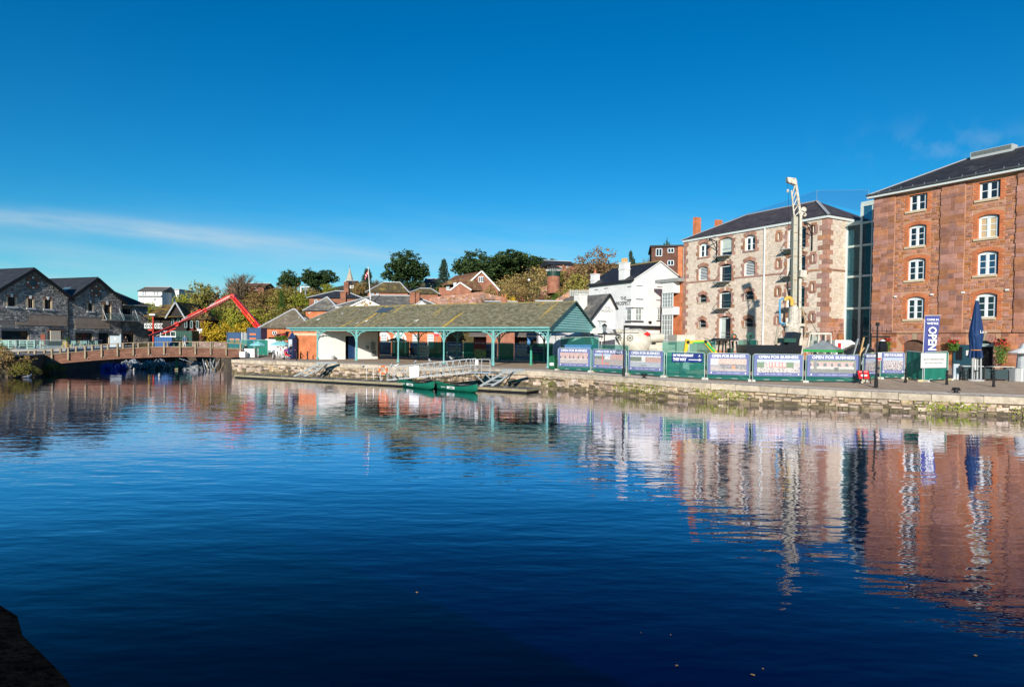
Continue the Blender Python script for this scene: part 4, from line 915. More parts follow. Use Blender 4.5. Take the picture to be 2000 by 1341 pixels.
# ================================================================ terrace with glass balustrade
TZ = 2.38
tp = [at(-120,684,72),at(30,684,77),at(128,684,81),at(200,684,92)]
def make_terrace():
 b = MB(); P = [Vector((p.x,p.y,TZ)) for p in tp] + [LF.pt(24,-1,0),LF.pt(-16,-1,0)]
 n = len(P); b.poly([(p.x,p.y,TZ) for p in P]); b.poly([(p.x,p.y,TZ - .28) for p in reversed(P)])
 for i in range(n): a,c = P[i],P[(i + 1) % n]; b.quad((a.x,a.y,TZ - .28),(c.x,c.y,TZ - .28),(c.x,c.y,TZ),(a.x,a.y,TZ))
 b.build('terrace_deck',mat('pale_deck',(.46,.45,.44),(.56,.55,.53),sc_=2,rough=.7),kind='structure')
 t = thing('glass_balustrade','long glass balustrade along the front edge of the cafe terrace','railing',P[0],0)
 rl = mat('rail_grey',(.45,.46,.46),rough=.4)
 for a,c in zip(P[:4],P[1:4]):
  k = max(1,round((c - a).length / 2.2))
  for i in range(k):
   p = a.lerp(c,i / k) - P[0]; q = a.lerp(c,(i + 1) / k) - P[0]
   MB().bar(p,p + Vector((0,0,1.1)),.06).build('post',rl,t); MB().quad(p + Vector((0,0,.08)),q + Vector((0,0,.08)),q + Vector((0,0,1.05)),p + Vector((0,0,1.05))).build('glass_panel',clear,t)
   MB().bar(p + Vector((0,0,1.1)),q + Vector((0,0,1.1)),.08,.06).build('handrail',rl,t)
make_terrace()
def make_chair(m):
 t = thing('terrace_chair','x','chair'); w_ = .24
 MB().box(-w_,w_,-w_,w_,.43,.47).build('seat',m,t)
 b = MB(); b.box(-w_,-w_ + .04,w_ - .04,w_,.47,.95).box(w_ - .04,w_,w_ - .04,w_,.47,.95)
 for z in (.58,.72,.86): b.box(-w_,w_,w_ - .035,w_ - .005,z,z + .07)
 b.build('backrest',m,t)
 for x in (-1,1):
  for y in (-1,1): MB().bar((x * (w_ - .02),y * (w_ - .02),.43),(x * (w_ + .01),y * (w_ + .02),0),.035).build('leg',m,t)
 return t
def make_table(m,r=.38,h=.74):
 t = thing('terrace_table','x','table'); MB().lathe([(r,h - .03),(r,h)],14).build('table_top',m,t); MB().tube([(0,0,.03),(0,0,h - .03)],.035,8).build('pedestal',m,t); MB().lathe([(.24,0),(.22,.03)],12).build('base',m,t); return t
mint = mat('mint_green_paint',(.45,.62,.52),rough=.5); yel = mat('yellow_paint',(.80,.48,.03),rough=.5); wplas = mat('white_plastic',(.78,.78,.76),rough=.4)
def on_terrace(px,Y): p = at(px,680,Y); return Vector((p.x,Y,TZ))
chs = [(make_chair(mint),[(8,79,.3),(16,80,2.8),(26,79,.2),(44,82,1.2),(79,82,.1),(88,84,2.2),(142,90,.3),(150,91,2.6),(160,91,.5),(170,93,2.9),(187,94,.6)],'mint green slatted chair on the cafe terrace'),(make_chair(yel),[(126,86,.4),(134,85,2.2),(157,94,1.0)],'bright yellow slatted chair on the cafe terrace')]
for proto,spots,lab in chs:
 for i,(px,Y,a) in enumerate(spots):
  o = proto if i == 0 else tree_copy(proto); o.location = on_terrace(px,Y); o.rotation_euler = (0,0,a); o['label'] = nth(spots,i) + ' from the left, ' + lab; o['group'] = lab.split()[0] + ' chairs on the terrace'
tb = make_table(mint)
TS = [(20,81),(84,83),(130,87),(155,92),(178,95)]
for i,(px,Y) in enumerate(TS):
 o = tb if i == 0 else tree_copy(tb); o.location = on_terrace(px,Y); o['label'] = nth(TS,i) + ' from the left, small round mint green table on the cafe terrace'; o['group'] = 'round tables on the terrace'
def planter_rack(px,Y,label):
 t = thing('slatted_screen',label,'screen',on_terrace(px,Y),.2)
 for z in (.1,.4,.7,.95): MB().box(-.8,.8,-.04,.04,z,z + .07).build('slat',mint,t)
 for x in (-.8,0,.8): MB().box(x - .05,x + .05,-.05,.05,0,1.05).build('post',mint,t)
 MB().box(-.8,.8,.06,.4,0,.5).build('trough',mat('dark_trough',(.03,.035,.03),rough=.8),t)
planter_rack(17,78,'mint slatted screen with planter, leftmost on the cafe terrace'); planter_rack(53,79.5,'mint slatted screen with planter, left of the brown menu board')
t = thing('menu_post','tall reddish brown menu post by the arched door','sign',on_terrace(84,96),.3); MB().box(-.28,.28,-.06,.06,0,1.9).build('board',mat('rust_board',(.18,.05,.03),(.25,.08,.05),sc_=4,rough=.8),t); MB().box(-.34,.34,-.08,.08,1.9,1.98).build('cap',black,t)
t = thing('kiosk_cabinet','pale blue grey cabinet with white notice at the end of the terrace','cabinet',on_terrace(226,100),.35); MB().box(-.75,.75,-.3,.3,0,1.75).build('body',mat('pale_blue_grey',(.36,.42,.44),(.42,.47,.5),sc_=3,rough=.5),t); MB().box(-.15,.15,-.33,-.305,1.1,1.45).build('notice',white,t); MB().box(.62,.8,-.34,.34,0,2.0).build('post',MATS['pale_blue_grey'],t)
MB().box(-.8,.62,-.34,.34,1.75,1.83).build('lid',anth,t)
# ================================================================ footbridge
wood = mat('bridge_timber',(.165,.075,.05),(.25,.125,.085),sc_=1.6,rough=.85,bump=.3,bsc=10,island=.18,stretch=(.4,3,3))
postw = mat('weathered_post',(.22,.165,.11),(.34,.275,.19),sc_=3,rough=.9,island=.15)
def make_bridge():
 top = [(-30,703),(38,698.5),(100,692.5),(159,687),(230,681.5),(320,678),(380,679),(430,680.8),(474,683)]
 bot = [(-30,724),(46,716),(100,711.5),(159,706),(230,700.5),(320,697),(380,696.5),(430,697.5),(474,700)]
 ral = [(-30,690),(38,686.5),(100,681),(159,675.5),(230,670),(320,667.5),(380,667.2),(441,668.3),(474,672.5)]
 YY = lambda px: 68.5 + (px - 0) / 470 * 9.0
 def interp(tab,px):
  for (a,ya),(c,yc) in zip(tab,tab[1:]):
   if px <= c: k = (px - a) / (c - a); return ya + (yc - ya) * k
  return tab[-1][1]
 def sm(tab,px): return sum(interp(tab,max(-30,min(474,px + d))) for d in (-24,-12,0,12,24)) / 5
 root = at(240,690,YY(240)); t = thing('footbridge','gently arched red brown timber footbridge over the inlet','bridge',root,0)
 base = root
 back = Vector((9.0,-24.5,0)).normalized()
 dirv = (at(470,690,YY(470)) - at(0,690,YY(0))); dirv.z = 0; dirv.normalize(); nb = Vector((-dirv.y,dirv.x,0)); wid = 3.2
 P = lambda tab,px,o=0.0: at(px,sm(tab,px),YY(px)) - base + nb * o
 pxs = [-30 + 504 * i / 46 for i in range(47)]
 # girder of stacked timbers: 4 laminations,near and far sides
 for side,o in (('near',0),('far',wid)):
  for k in range(4):
   b = MB()
   for a,c in zip(pxs,pxs[1:]):
    q = []
    for px in (a,c):
     T = P(top,px,o); B = P(bot,px,o); z0 = B.z + (T.z - B.z) * k / 4 + .008; z1 = B.z + (T.z - B.z) * (k + 1) / 4 - .008
     q.append((T.x,T.y,z0,z1))
    d = .16; n = nb * d
    b.hexa([(q[0][0],q[0][1],q[0][2]),(q[1][0],q[1][1],q[1][2]),(q[1][0] + n.x,q[1][1] + n.y,q[1][2]),(q[0][0] + n.x,q[0][1] + n.y,q[0][2]),(q[0][0],q[0][1],q[0][3]),(q[1][0],q[1][1],q[1][3]),(q[1][0] + n.x,q[1][1] + n.y,q[1][3]),(q[0][0] + n.x,q[0][1] + n.y,q[0][3])])
   b.build('girder_timber',wood,t)
 # deck planks
 L = len(pxs); pl = MB()
 for i in range(120):
  px = -30 + 504 * i / 120; A = P(top,px,.2); C = P(top,px + 3.6,.2); A2 = A + nb * (wid - .25); C2 = C + nb * (wid - .25); dz = -.28; h = .06
  pl.hexa([(v.x,v.y,v.z + dz) for v in (A,C,C2,A2)] + [(v.x,v.y,v.z + dz + h) for v in (A,C,C2,A2)])
 pl.build('deck_planking',postw,t,kind='stuff')
 # posts and rails
 posts = [5,37,69,102,134,167,199,230,261,291,321,352,382,412,442,470]
 for o,nm in ((-.09,'near'),(wid + .2,'far')):
  for px in posts:
   T = P(ral,px,o); B = P(bot,px,o); G = P(top,px,o); zb = B.z + .3 if o < 0 else G.z - .4
   MB().box(T.x - .09,T.x + .09,T.y - .09,T.y + .09,zb,T.z - .02).build('post',postw,t)
   if o < 0:
    for dx in (-.2,.2): MB().box(T.x + dx - .05,T.x + dx + .05,T.y + .03,T.y + .12,zb - .02,zb + .05).build('bolt_plate',mat('pale_bolt',(.5,.48,.44),rough=.6),t) if px % 2 else None
  b = MB()
  for a,c in zip(pxs,pxs[1:]):
   b.bar(P(ral,a,o),P(ral,c,o),.16,.07);
  b.build('handrail',postw,t)
  b = MB()
  for a,c in zip(pxs,pxs[1:]): b.bar(P(top,a,o) + Vector((0,0,.06)),P(top,c,o) + Vector((0,0,.06)),.07,.07)
  b.build('bottom_rail',postw,t)
 return t
make_bridge()
# pier under the right end
t = thing('bridge_pier','dark timber and stone pier under the right end of the footbridge','pier',gnd(432,727),0)
MB().box(.1,.75,.4,3,-.5,1.6).build('pier_block',MATS['bank_stone'],t); MB().box(.95,1.35,-.3,2,-.5,1.7).build('timber_fender',mat('tarred_timber',(.03,.025,.02),(.06,.05,.04),sc_=3,rough=.8),t)
# ================================================================ wrapped material floating under the bridge
def lumps(name,label,cat,spots,m,seed,r0=.3,r1=.7):
 rnd = random.Random(seed)
 for i,(px,py) in enumerate(spots):
  p = gnd(px,py); t = thing(name,nth(spots,i) + ' from the left, ' + label,cat,p,rnd.uniform(0,3),name.replace('_',' ') + 's under the footbridge'); bm = bmesh.new(); bmesh.ops.create_icosphere(bm,subdivisions=3,radius=1)
  s = (rnd.uniform(r0,r1) * 1.3,rnd.uniform(r0,r1),rnd.uniform(r0,r1) * .8)
  for v in bm.verts:
   n = v.co.normalized(); q = 1 + .22 * math.sin(n.x * 5 + i) * math.sin(n.y * 6 + i * 2) + .16 * math.sin(n.z * 9 + n.x * 7 + i); v.co = Vector((n.x * s[0],n.y * s[1],n.z * s[2])) * q
  me = bpy.data.meshes.new('bag'); bm.to_mesh(me); bm.free(); me.materials.append(m); o = bpy.data.objects.new('bag',me); COL.objects.link(o); o.parent = t; o.location = (0,0,s[2] * .55)
  MB().tube([(0,0,s[2] * 1.3),(.03,.02,s[2] * 1.6)],[.1,.05],6).build('knot',m,t)
bluep = mat('blue_plastic',(.01,.05,.50),(.02,.09,.6),sc_=3,rough=.35,spec=.5); greyp = mat('crumpled_grey_plastic',(.10,.12,.14),(.5,.52,.54),sc_=3.5,rough=.3,spec=.6,thr=(.4,.7),bump=1.0,bsc=9)
lumps('blue_bag','blue plastic sack floating under the footbridge','bag',[(213,722),(224,723),(236,722)],bluep,3,.45,.75)
lumps('wrapped_bundle','grey plastic wrapped bundle floating under the footbridge','bundle',[(247,719),(256,718.5),(266,720),(279,719),(292,720.5),(305,719.5),(318,720),(330,720.5),(344,721),(357,721),(371,721.5),(384,722),(396,721),(262,716),(285,716.5),(312,716.5),(338,717.5),(405,721)],greyp,9,.4,.85)
t = thing('drain_hoses','grey ribbed hoses looped over the wrapped bundles in the water','hose',gnd(310,721),0)
for px0,px1,h in ((272,300,.9),(296,322,.6),(320,340,.8),(345,362,.7),(300,318,1.2)):
 a = gnd(px0,722) - t.location; c = gnd(px1,719) - t.location; MB().tube([a.lerp(c,i / 10) + Vector((0,0,h * math.sin(math.pi * i / 10))) for i in range(11)],.11,8).build('hose',mat('grey_hose',(.22,.21,.19),rough=.6),t)
t = thing('mooring_gantry','short timber post with green rope and long grey spar under the bridge','spar',gnd(345,722),0); MB().bar((0,0,0),(-.1,.4,1.6),.35).build('post',mat('rough_timber',(.28,.2,.12),(.35,.27,.17),sc_=5,rough=.9),t); MB().bar((.2,.3,1.4),(2.6,1.0,.5),.12).build('spar',steel,t); MB().tube([(.05,-.1,1.5),(.1,-.12,.9),(.05,-.1,.1)],.06,6).build('rope',mat('green_rope',(.03,.35,.2),rough=.8),t)
t = thing('timber_steps','pale timber steps and handrail against the inlet wall under the bridge','steps',gnd(406,720),.2); pw = mat('new_timber',(.50,.32,.14),(.6,.4,.2),sc_=4,rough=.8)
for i in range(4): MB().box(-.6 + i * .35,-.2 + i * .35,0,1,.2 + i * .28,.26 + i * .28).build('tread',pw,t)
for x,z in ((-.7,1.0),(.7,1.7),(1.5,1.7)): MB().bar((x,-.05,0),(x,-.05,z),.12).build('post',pw,t)
MB().bar((-.75,-.05,.95),(.7,-.05,1.65),.12).build('handrail',pw,t); MB().bar((.65,-.05,1.65),(1.6,-.05,1.65),.12).build('handrail',pw,t)
def lifebuoy(loc,rz,label,rope=True):
 t = thing('lifebuoy',label,'lifebuoy',loc,rz); n = 20; pts = [(.33 * math.cos(2 * math.pi * i / n),0,.33 * math.sin(2 * math.pi * i / n)) for i in range(n + 1)]
 MB().tube(pts,.085,8).build('ring',mat('orange_buoy',(.85,.16,.03),rough=.5),t,smooth=True)
 for k in range(4):
  a = math.pi / 4 + k * math.pi / 2; MB().tube([(.33 * math.cos(a + e),0,.33 * math.sin(a + e)) for e in (-.14,0,.14)],.09,8).build('band',white,t)
 return t
p = gnd(404,722); lifebuoy(p + Vector((0,-.4,1.9)),.1,'orange lifebuoy hanging under the right end of the footbridge')
t = thing('sheet_pile_tangle','tangle of steel tubes and bars beside the bridge pier','scaffold',gnd(424,724),0); rnd = random.Random(4)
for i in range(16):
 a = Vector((rnd.uniform(-1.6,.9),rnd.uniform(-.2,.6),0)); c = a + Vector((rnd.uniform(-.8,.8),rnd.uniform(-.1,.3),rnd.uniform(.9,1.9))); MB().tube([a,c],.04,6).build('tube',steel if i % 3 else MATS['rough_timber'],t)
# ================================================================ timber boathouse behind the bridge
def make_boathouse():
 Y = 116; o = at(285,668,Y); o.z = 2.0; t = thing('timber_boathouse','black timber boathouse with mossy roof and red balcony posts','building',o,0)
 X = lambda px: (px - 285) / F * Y; Z = lambda py,px=330: at(px,py,Y).z - 2.0
 blk = mat('black_boarding',(.014,.012,.012),(.03,.024,.022),sc_=2,rough=.8,stretch=(8,8,.4)); dred = mat('dark_red_boarding',(.09,.014,.010),(.12,.02,.016),sc_=2,rough=.7,stretch=(8,8,.4))
 W = X(386); ez = Z(618); MB().box(0,X(352),2.2,14,0,ez).build('wall',blk,t); MB().box(X(352),W,3,14,0,Z(622)).build('side_wing',dred,t)
 mossr = mat_pattern('mossy_tile_roof',(.085,.07,.035),(.06,.05,.028),(.03,.025,.02),.35,.2,.02,zk=1.5,patch=(.30,.17,.03),patch_sc=.9,patch_thr=(.46,.62))
 rz = Z(591); r = MB(); r.quad((-1,.6,ez - .1),(X(352) + .3,.6,ez - .1),(X(340),8,rz),(-1,8,rz)); r.quad((-1,14.6,ez),(X(352) + .3,14.6,ez),(X(340),8,rz),(-1,8,rz)); r.build('roof',mossr,t)
 # projecting gable
 ax = X(339); g = MB(); g.poly([(X(322),1.2,ez),(X(355),1.2,ez),(ax,1.2,rz + .1)]); g.build('gable',blk,t)
 g = MB()
 for sx in (X(319),X(358)):
  g.hexa([(sx,.7,ez - .35),(ax,.7,rz + .1),(ax,9,rz + .1),(sx,9,ez - .35),(sx,.7,ez - .2),(ax,.7,rz + .25),(ax,9,rz + .25),(sx,9,ez - .2)])
 g.build('gable_roof',mossr,t); MB().bar((X(319),.66,ez - .3),(ax,.66,rz + .2),.1,.25).bar((X(358),.66,ez - .3),(ax,.66,rz + .2),.1,.25).build('bargeboard',mat('pale_bargeboard',(.32,.34,.36),rough=.6),t)
 r = MB(); z2 = Z(623); r.quad((X(347),2.4,z2),(X(390),2.4,z2),(X(374),7,Z(604)),(X(347),7,Z(600))); r.tri((X(390),2.4,z2),(X(390),12,z2),(X(374),7,Z(604))); r.build('wing_roof',mossr,t)
 red = mat('red_post_paint',(.45,.03,.015),rough=.5)
 for px in (297,301): pass
 MB().box(X(296.5),X(298.8),.2,.45,0,Z(618)).build('red_post',red,t); MB().box(X(288),X(298),.2,2.2,Z(646),Z(643)).build('balcony_floor',red,t); MB().box(X(291),X(302),.1,.6,Z(616),Z(613)).build('white_bracket',white,t)
 for a,c in ((281,296),(301,316)):
  z0,z1 = Z(641),Z(632); b = MB().bar((X(a),.3,z0),(X(c),.3,z0),.1).bar((X(a),.3,z1),(X(c),.3,z1),.1); k = 2
  for i in range(k):
   xa,xc = X(a + (c - a) * i / k),X(a + (c - a) * (i + 1) / k); b.bar((xa,.3,z0),(xc,.3,z1),.08).bar((xa,.3,z1),(xc,.3,z0),.08).bar((xa,.3,z0),(xa,.3,z1),.1)
  b.build('cross_balustrade',white,t)
 for px,py in ((326,628),(337,627),(352,631),(363,632),(375,632)):
  w_ = MB().box(X(px - 2.6),X(px + 2.6),2.0,2.22,Z(py + 8),Z(py - 7)).build('window',mat('pale_blue_window',(.32,.40,.42),rough=.4),t); MB().box(X(px - 1.7),X(px + 1.7),1.94,2.01,Z(py + 7),Z(py - 6)).build('pane',dkglass,w_)
 MB().box(X(372),X(383),2.4,2.6,Z(650),Z(641)).build('white_sign',white,t); lettering('QUAY',.42,black,t,((X(372) + X(383)) / 2,2.37,Z(645.5)))
 return t
make_boathouse()
def container(name,label,px0,px1,py0,py1,Y,m,depth=2.4,rz=0.0,z=None):
 a = at(px0,py1,Y); c = at(px1,py0,Y); z0 = a.z if z is None else z; t = thing(name,label,'container',(a.x,Y,z0),rz); W = c.x - a.x; H = c.z - z0
 MB().box(0,W,0,depth,0,H).build('shell',m,t); n = max(3,int(W / .35));
 for i in range(n): MB().box(W * (i + .2) / n,W * (i + .7) / n,-.05,.01,.12,H - .12).build('rib',m,t)
 MB().box(-.06,W + .06,-.07,depth + .06,H,H + .08).build('top_rail',m,t); return t,W,H
gcon = mat('dark_green_steel',(.012,.06,.045),(.02,.08,.06),sc_=2,rough=.5); bcon = mat('site_hut_blue',(.012,.055,.14),(.02,.075,.18),sc_=2,rough=.5)
container('green_container','dark green shipping container behind the footbridge',338,375,647,672,106,gcon,z=2.0)
t,W,H = container('blue_hoarding','mid blue low hoarding beside the green container',302,336,659,671,100,mat('mid_blue_panel',(.03,.11,.28),rough=.6),.3,z=2.0)
t = thing('site_trailer','small white flatbed trailer with railings behind the footbridge','trailer',at(312,662,103),0)
MB().box(0,2.6,0,1.2,.3,.5).build('bed',white,t)
for i in range(4): MB().box(.1 + i * .8,.18 + i * .8,0,.08,.5,1.3).build('stanchion',white,t)
MB().box(.05,2.6,0,.08,1.2,1.3).build('rail',white,t)
for x in (.6,2.0): MB().lathe([(.3,-.1),(.3,.1)],12,(x,.1,.0),axis=(0,1,0)).build('wheel',black,t)
# grey stone parapet behind the bridge,right part
t = thing('stone_parapet','low rough stone parapet beyond the right half of the footbridge','wall',at(375,672,98),0); W = 66 / F * 98; b = MB().box(0,W,0,.5,-1.5,.35); b.build('wall_core',grey_m,t)
s = MB()
for r in courses(W,-1.5,.4,(.2,.35),(.3,.7),(),gap=.03): s.stone(*r,d=.06,j=.03,ins=.03)
s.build('rubble',mat('pink_rubble',(.30,.20,.16),(.45,.33,.27),sc_=2,rough=.9,island=.3),t,kind='stuff')
# ================================================================ red concrete pump
def make_pump():
 Y = 100; J = [at(509,643,Y),at(455,579,Y - 1),at(402,606,Y - 2),at(347,633,Y - 3),at(294,655,Y - 4)]
 base = Vector((J[0].x,Y,qz(J[0].x))); t = thing('concrete_pump','red folding boom of a concrete pump arching over the trees','concrete pump',base,0); J = [j - base for j in J]
 redp = mat('boom_red',(.80,.022,.012),(.70,.018,.010),sc_=1.5,rough=.35,spec=.5)
 def box_arm(a,c,w0,w1,nm,n=6):
  b = MB(); d = (c - a).normalized(); up = Vector((0,1,0)).cross(d).normalized(); s = Vector((0,.32,0)); pts = []
  b.hexa([a - up * w0 - s,a - up * w0 + s,c - up * w1 + s,c - up * w1 - s,a + up * w0 - s,a + up * w0 + s,c + up * w1 + s,c + up * w1 - s]); return b.build(nm,redp,t)
 box_arm(J[0],J[1],.40,.28,'main_boom'); box_arm(J[1] + Vector((0,0,.1)),J[2],.24,.19,'second_boom'); box_arm(J[2],J[3],.20,.16,'third_boom'); box_arm(J[3],J[4],.13,.08,'tip_boom')
 for i,r in ((0,.42),(1,.38),(2,.32),(3,.34)): MB().lathe([(r,-.4),(r,.4)],14,J[i],axis=(0,1,0)).build('boom_joint',redp,t)
 off = lambda a,c,k,q: a.lerp(c,k) + Vector((0,-.35,q))
 up = lambda a,c: Vector((0,1,0)).cross((c - a).normalized()).normalized()
 for (a,c,s) in ((J[0],J[1],-1),(J[1],J[2],1),(J[2],J[3],1),(J[3],J[4],-1)):
  u = up(a,c) * (.46 * s); u = u if u.z * s > 0 else -u
  MB().tube([a.lerp(c,.12) + u,a.lerp(c,.6) + u],.09,8).build('hydraulic_cylinder',redp,t); MB().tube([a.lerp(c,.55) + u,a.lerp(c,.82) + u * .8],.05,8).build('piston_rod',steel,t)
 MB().tube([j + Vector((0,-.55,.0)) for j in J],.07,8).build('delivery_pipe',mat('pipe_maroon',(.30,.02,.015),rough=.5),t)
 MB().tube([J[4],J[4] + Vector((-.2,0,-.6)),J[4] + Vector((-.25,0,-1.6))],.14,8).build('end_hose',black,t); MB().tube([J[4] + Vector((-.25,0,-1.3)),J[4] + Vector((-.25,0,-1.75))],.17,8).build('hose_collar',yel,t)
 # yellow lettering strip on the main boom
 a = J[0].lerp(J[1],.22); c = J[0].lerp(J[1],.62); d = c - a; lettering('CONCRETE',.62,yel,t,a.lerp(c,.5) + Vector((0,-.36,.0)),(R(90),math.atan2(d.z,-d.x),0),fit=d.length)
 MB().lathe([(.75,1.4),(.6,2.6),(.45,J[0].z)],12,(0,.1,0)).build('pedestal',redp,t); MB().box(-5.2,2.6,-.8,1.4,.7,1.4).build('truck_chassis',white,t); MB().box(2.6,4.6,-.9,1.5,.6,3.0).build('cab',white,t)
 for x in (-4,-2.7,.9,3.4): MB().lathe([(.5,-.2),(.5,.2)],14,(x,-.75,.5),axis=(0,1,0)).build('wheel',black,t)
make_pump()
# ================================================================ open market shed on the quay
teal = mat('teal_paint',(.12,.35,.35),(.19,.45,.43),sc_=2.5,rough=.55)
teal_lit = mat('lit_teal_boards',(.22,.50,.49),(.30,.58,.56),sc_=2.5,rough=.6)  # brighter copy of the teal, light on the gable put into the colour
teal_dk = mat('teal_paint_worn',(.09,.28,.28),(.15,.36,.36),sc_=5,rough=.6)
SH = Vector((3.39,60.4,0)); SA = math.atan2(-.478,.878)      # local x = right along the front eaves
SHF = Face(SH,SA); SHF.o.z = 1.42
def make_shed():
 sp = 5.94; n = 6; Wd = 11.5; t = thing('market_shed','open sided quay shed with lichened slate roof and teal iron columns','shed',SHF.o,SA)
 ZL = lambda x: qz(SHF.pt(x,0,0).x) - 1.42
 ez = 5.30 - 1.42; rz = 7.93 - 1.42; x0 = -(sp * 5 + 4.4); rl = -(sp * 5 + 1.6); o = .35
 # slates: each course built as overlapping pieces (too small to pick apart)
 sl = MB(); rnd = random.Random(8); k = (rz - ez) / (Wd / 2); sl_len = math.hypot(Wd / 2 + o,(Wd / 2 + o) * k); nr = 27
 hip = lambda f: x0 - o + (rl - x0 + o) * f      # left end of a course at height fraction f
 for side in (0,1):
  for r in range(nr):
   f0,f1 = r / nr,min(1,(r + 1.18) / nr); xa = hip(f0); x = xa - rnd.random() * .2
   while x < .45:
    w_ = rnd.uniform(.22,.42); a,c = max(x,hip(f0)),min(x + w_ - .012,.45)
    if c > a + .03:
     y0 = -o + (Wd / 2 + o) * f0; y1 = -o + (Wd / 2 + o) * f1; z0 = ez + (y0) * k; z1 = ez + y1 * k; lift = rnd.uniform(.035,.06); sk = rnd.uniform(-.02,.02)
     if side: y0,y1 = Wd - y0,Wd - y1
     q = rnd.uniform(-.02,.02); a1 = max(a,hip(f1))
     sl.add([(a,y0 + q,z0 + lift + .05),(c,y0 + q + sk,z0 + lift + .05),(c,y1,z1 + .02 + .05),(a1,y1,z1 + .02 + .05),(a,y0 + q,z0 + .03),(c,y0 + q + sk,z0 + .03)],((0,1,2,3),(4,5,1,0)))
    x += w_
 # slate colour: weathered grey green with yellow lichen streaks running down the slope
 m = bpy.data.materials.new('lichened_slate'); m.use_nodes = True; nt_ = m.node_tree; b = nt_.nodes['Principled BSDF']; N = nt_.nodes.new; L = nt_.links.new; b.inputs['Roughness'].default_value = .9
 co = N('ShaderNodeTexCoord'); g = N('ShaderNodeNewGeometry')
 mp = N('ShaderNodeMapping'); mp.inputs['Scale'].default_value = (2.0,.12,.12); mp.inputs['Rotation'].default_value = (0,0,R(-14)); L(co.outputs['Object'],mp.inputs[0])
 def ramp(vec,scale,lo,hi,det=5):
  q = N('ShaderNodeTexNoise'); q.inputs['Scale'].default_value = scale; q.inputs['Detail'].default_value = det; q.inputs['Roughness'].default_value = .65; L(vec,q.inputs['Vector']); r_ = N('ShaderNodeMapRange'); r_.inputs[1].default_value = lo; r_.inputs[2].default_value = hi; L(q.outputs[0],r_.inputs[0]); return r_.outputs[0]
 cr = N('ShaderNodeValToRGB'); e = cr.color_ramp.elements; e[0].position = 0; e[0].color = (.09,.078,.044,1); e[1].position = 1; e[1].color = (.245,.225,.15,1); e2 = cr.color_ramp.elements.new(.45); e2.color = (.155,.14,.082,1)
 L(g.outputs['Random Per Island'],cr.inputs[0])
 x1 = N('ShaderNodeMixRGB'); x1.inputs[2].default_value = (.21,.19,.11,1); L(ramp(co.outputs['Object'],.45,.42,.62),x1.inputs[0]); L(cr.outputs[0],x1.inputs[1])
 hv = N('ShaderNodeMath'); hv.operation = 'MULTIPLY'; hv.inputs[1].default_value = .4; L(ramp(co.outputs['Object'],.45,.42,.62),hv.inputs[0]); L(hv.outputs[0],x1.inputs[0])
 x2 = N('ShaderNodeMixRGB'); x2.inputs[2].default_value = (.50,.33,.045,1); L(x1.outputs[0],x2.inputs[1]); L(ramp(mp.outputs[0],.55,.60,.635,6),x2.inputs[0])
 L(x2.outputs[0],b.inputs['Base Color']); nn = N('ShaderNodeTexNoise'); nn.inputs['Scale'].default_value = 14; L(co.outputs['Object'],nn.inputs['Vector']); bp = N('ShaderNodeBump'); bp.inputs['Strength'].default_value = .4; bp.inputs['Distance'].default_value = .03; L(nn.outputs[0],bp.inputs['Height']); L(bp.outputs[0],b.inputs['Normal'])
 # solid roof deck below the slates
 d = MB(); A,Bq,C,Dq = (x0 - o,-o,ez - o * k),(.4,-o,ez - o * k),(.4,Wd + o,ez - o * k),(x0 - o,Wd + o,ez - o * k); P,Q = (rl,Wd / 2,rz),(.4,Wd / 2,rz)
 d.quad(A,Bq,Q,P); d.quad(C,Dq,P,Q); d.tri(Dq,A,P); rf = d.build('roof',mat_pattern('hip_slate',(.045,.05,.055),(.03,.034,.038),(.02,.02,.02),.4,.18,.02,zk=1.6),t)
 slo = sl.build('slates',m,rf,kind='stuff')
 rc = MB(); yl = mat('yellow_lichen_ridge',(.40,.28,.06),(.22,.2,.13),sc_=1.5,rough=.9)
 for i in range(70): xx = rl + (0.4 - rl) * i / 70; rc.extr([(Wd / 2 - .22,rz - .02),(Wd / 2,rz + .12),(Wd / 2 + .22,rz - .02)],xx,xx + (0.4 - rl) / 70 - .02,ax='x')
 rc.build('ridge_tiles',yl,rf,kind='stuff')
 MB().tube([A,(P[0],P[1],P[2] + .06)],.09,6).build('hip_cap',mat('lead_cap',(.30,.31,.33),rough=.6),rf)
 # dark replacement slate patch
 p0 = SHF.uv(707,611); MB().add([(-24.2,3.6,ez + 3.6 * k + .14),(-22.4,3.6,ez + 3.6 * k + .14),(-22.4,5.0,ez + 5.0 * k + .14),(-24.2,5.0,ez + 5.0 * k + .14)],((0,1,2,3),)).build('slate_patch',mat('blue_slate_patch',(.06,.09,.12),rough=.6),rf)
 # eaves beam,gutter
 for y,nm in ((0,'front'),(Wd,'back')):
  MB().box(x0,.05,y - .1,y + .1,ez - .42,ez - .1).build('eaves_beam',teal,t); MB().tube([(x0 - .2,y - .3 if y == 0 else y + .3,ez - .12),(.3,y - .3 if y == 0 else y + .3,ez - .12)],.1,8).build('gutter',teal,t)
  MB().box(x0,.05,y - .14,y + .14,ez - .12,ez - .05).build('eaves_cap',teal_dk,t)
 # right gable: weatherboarded triangle,boards one by one
 nb = 11; gx = .12
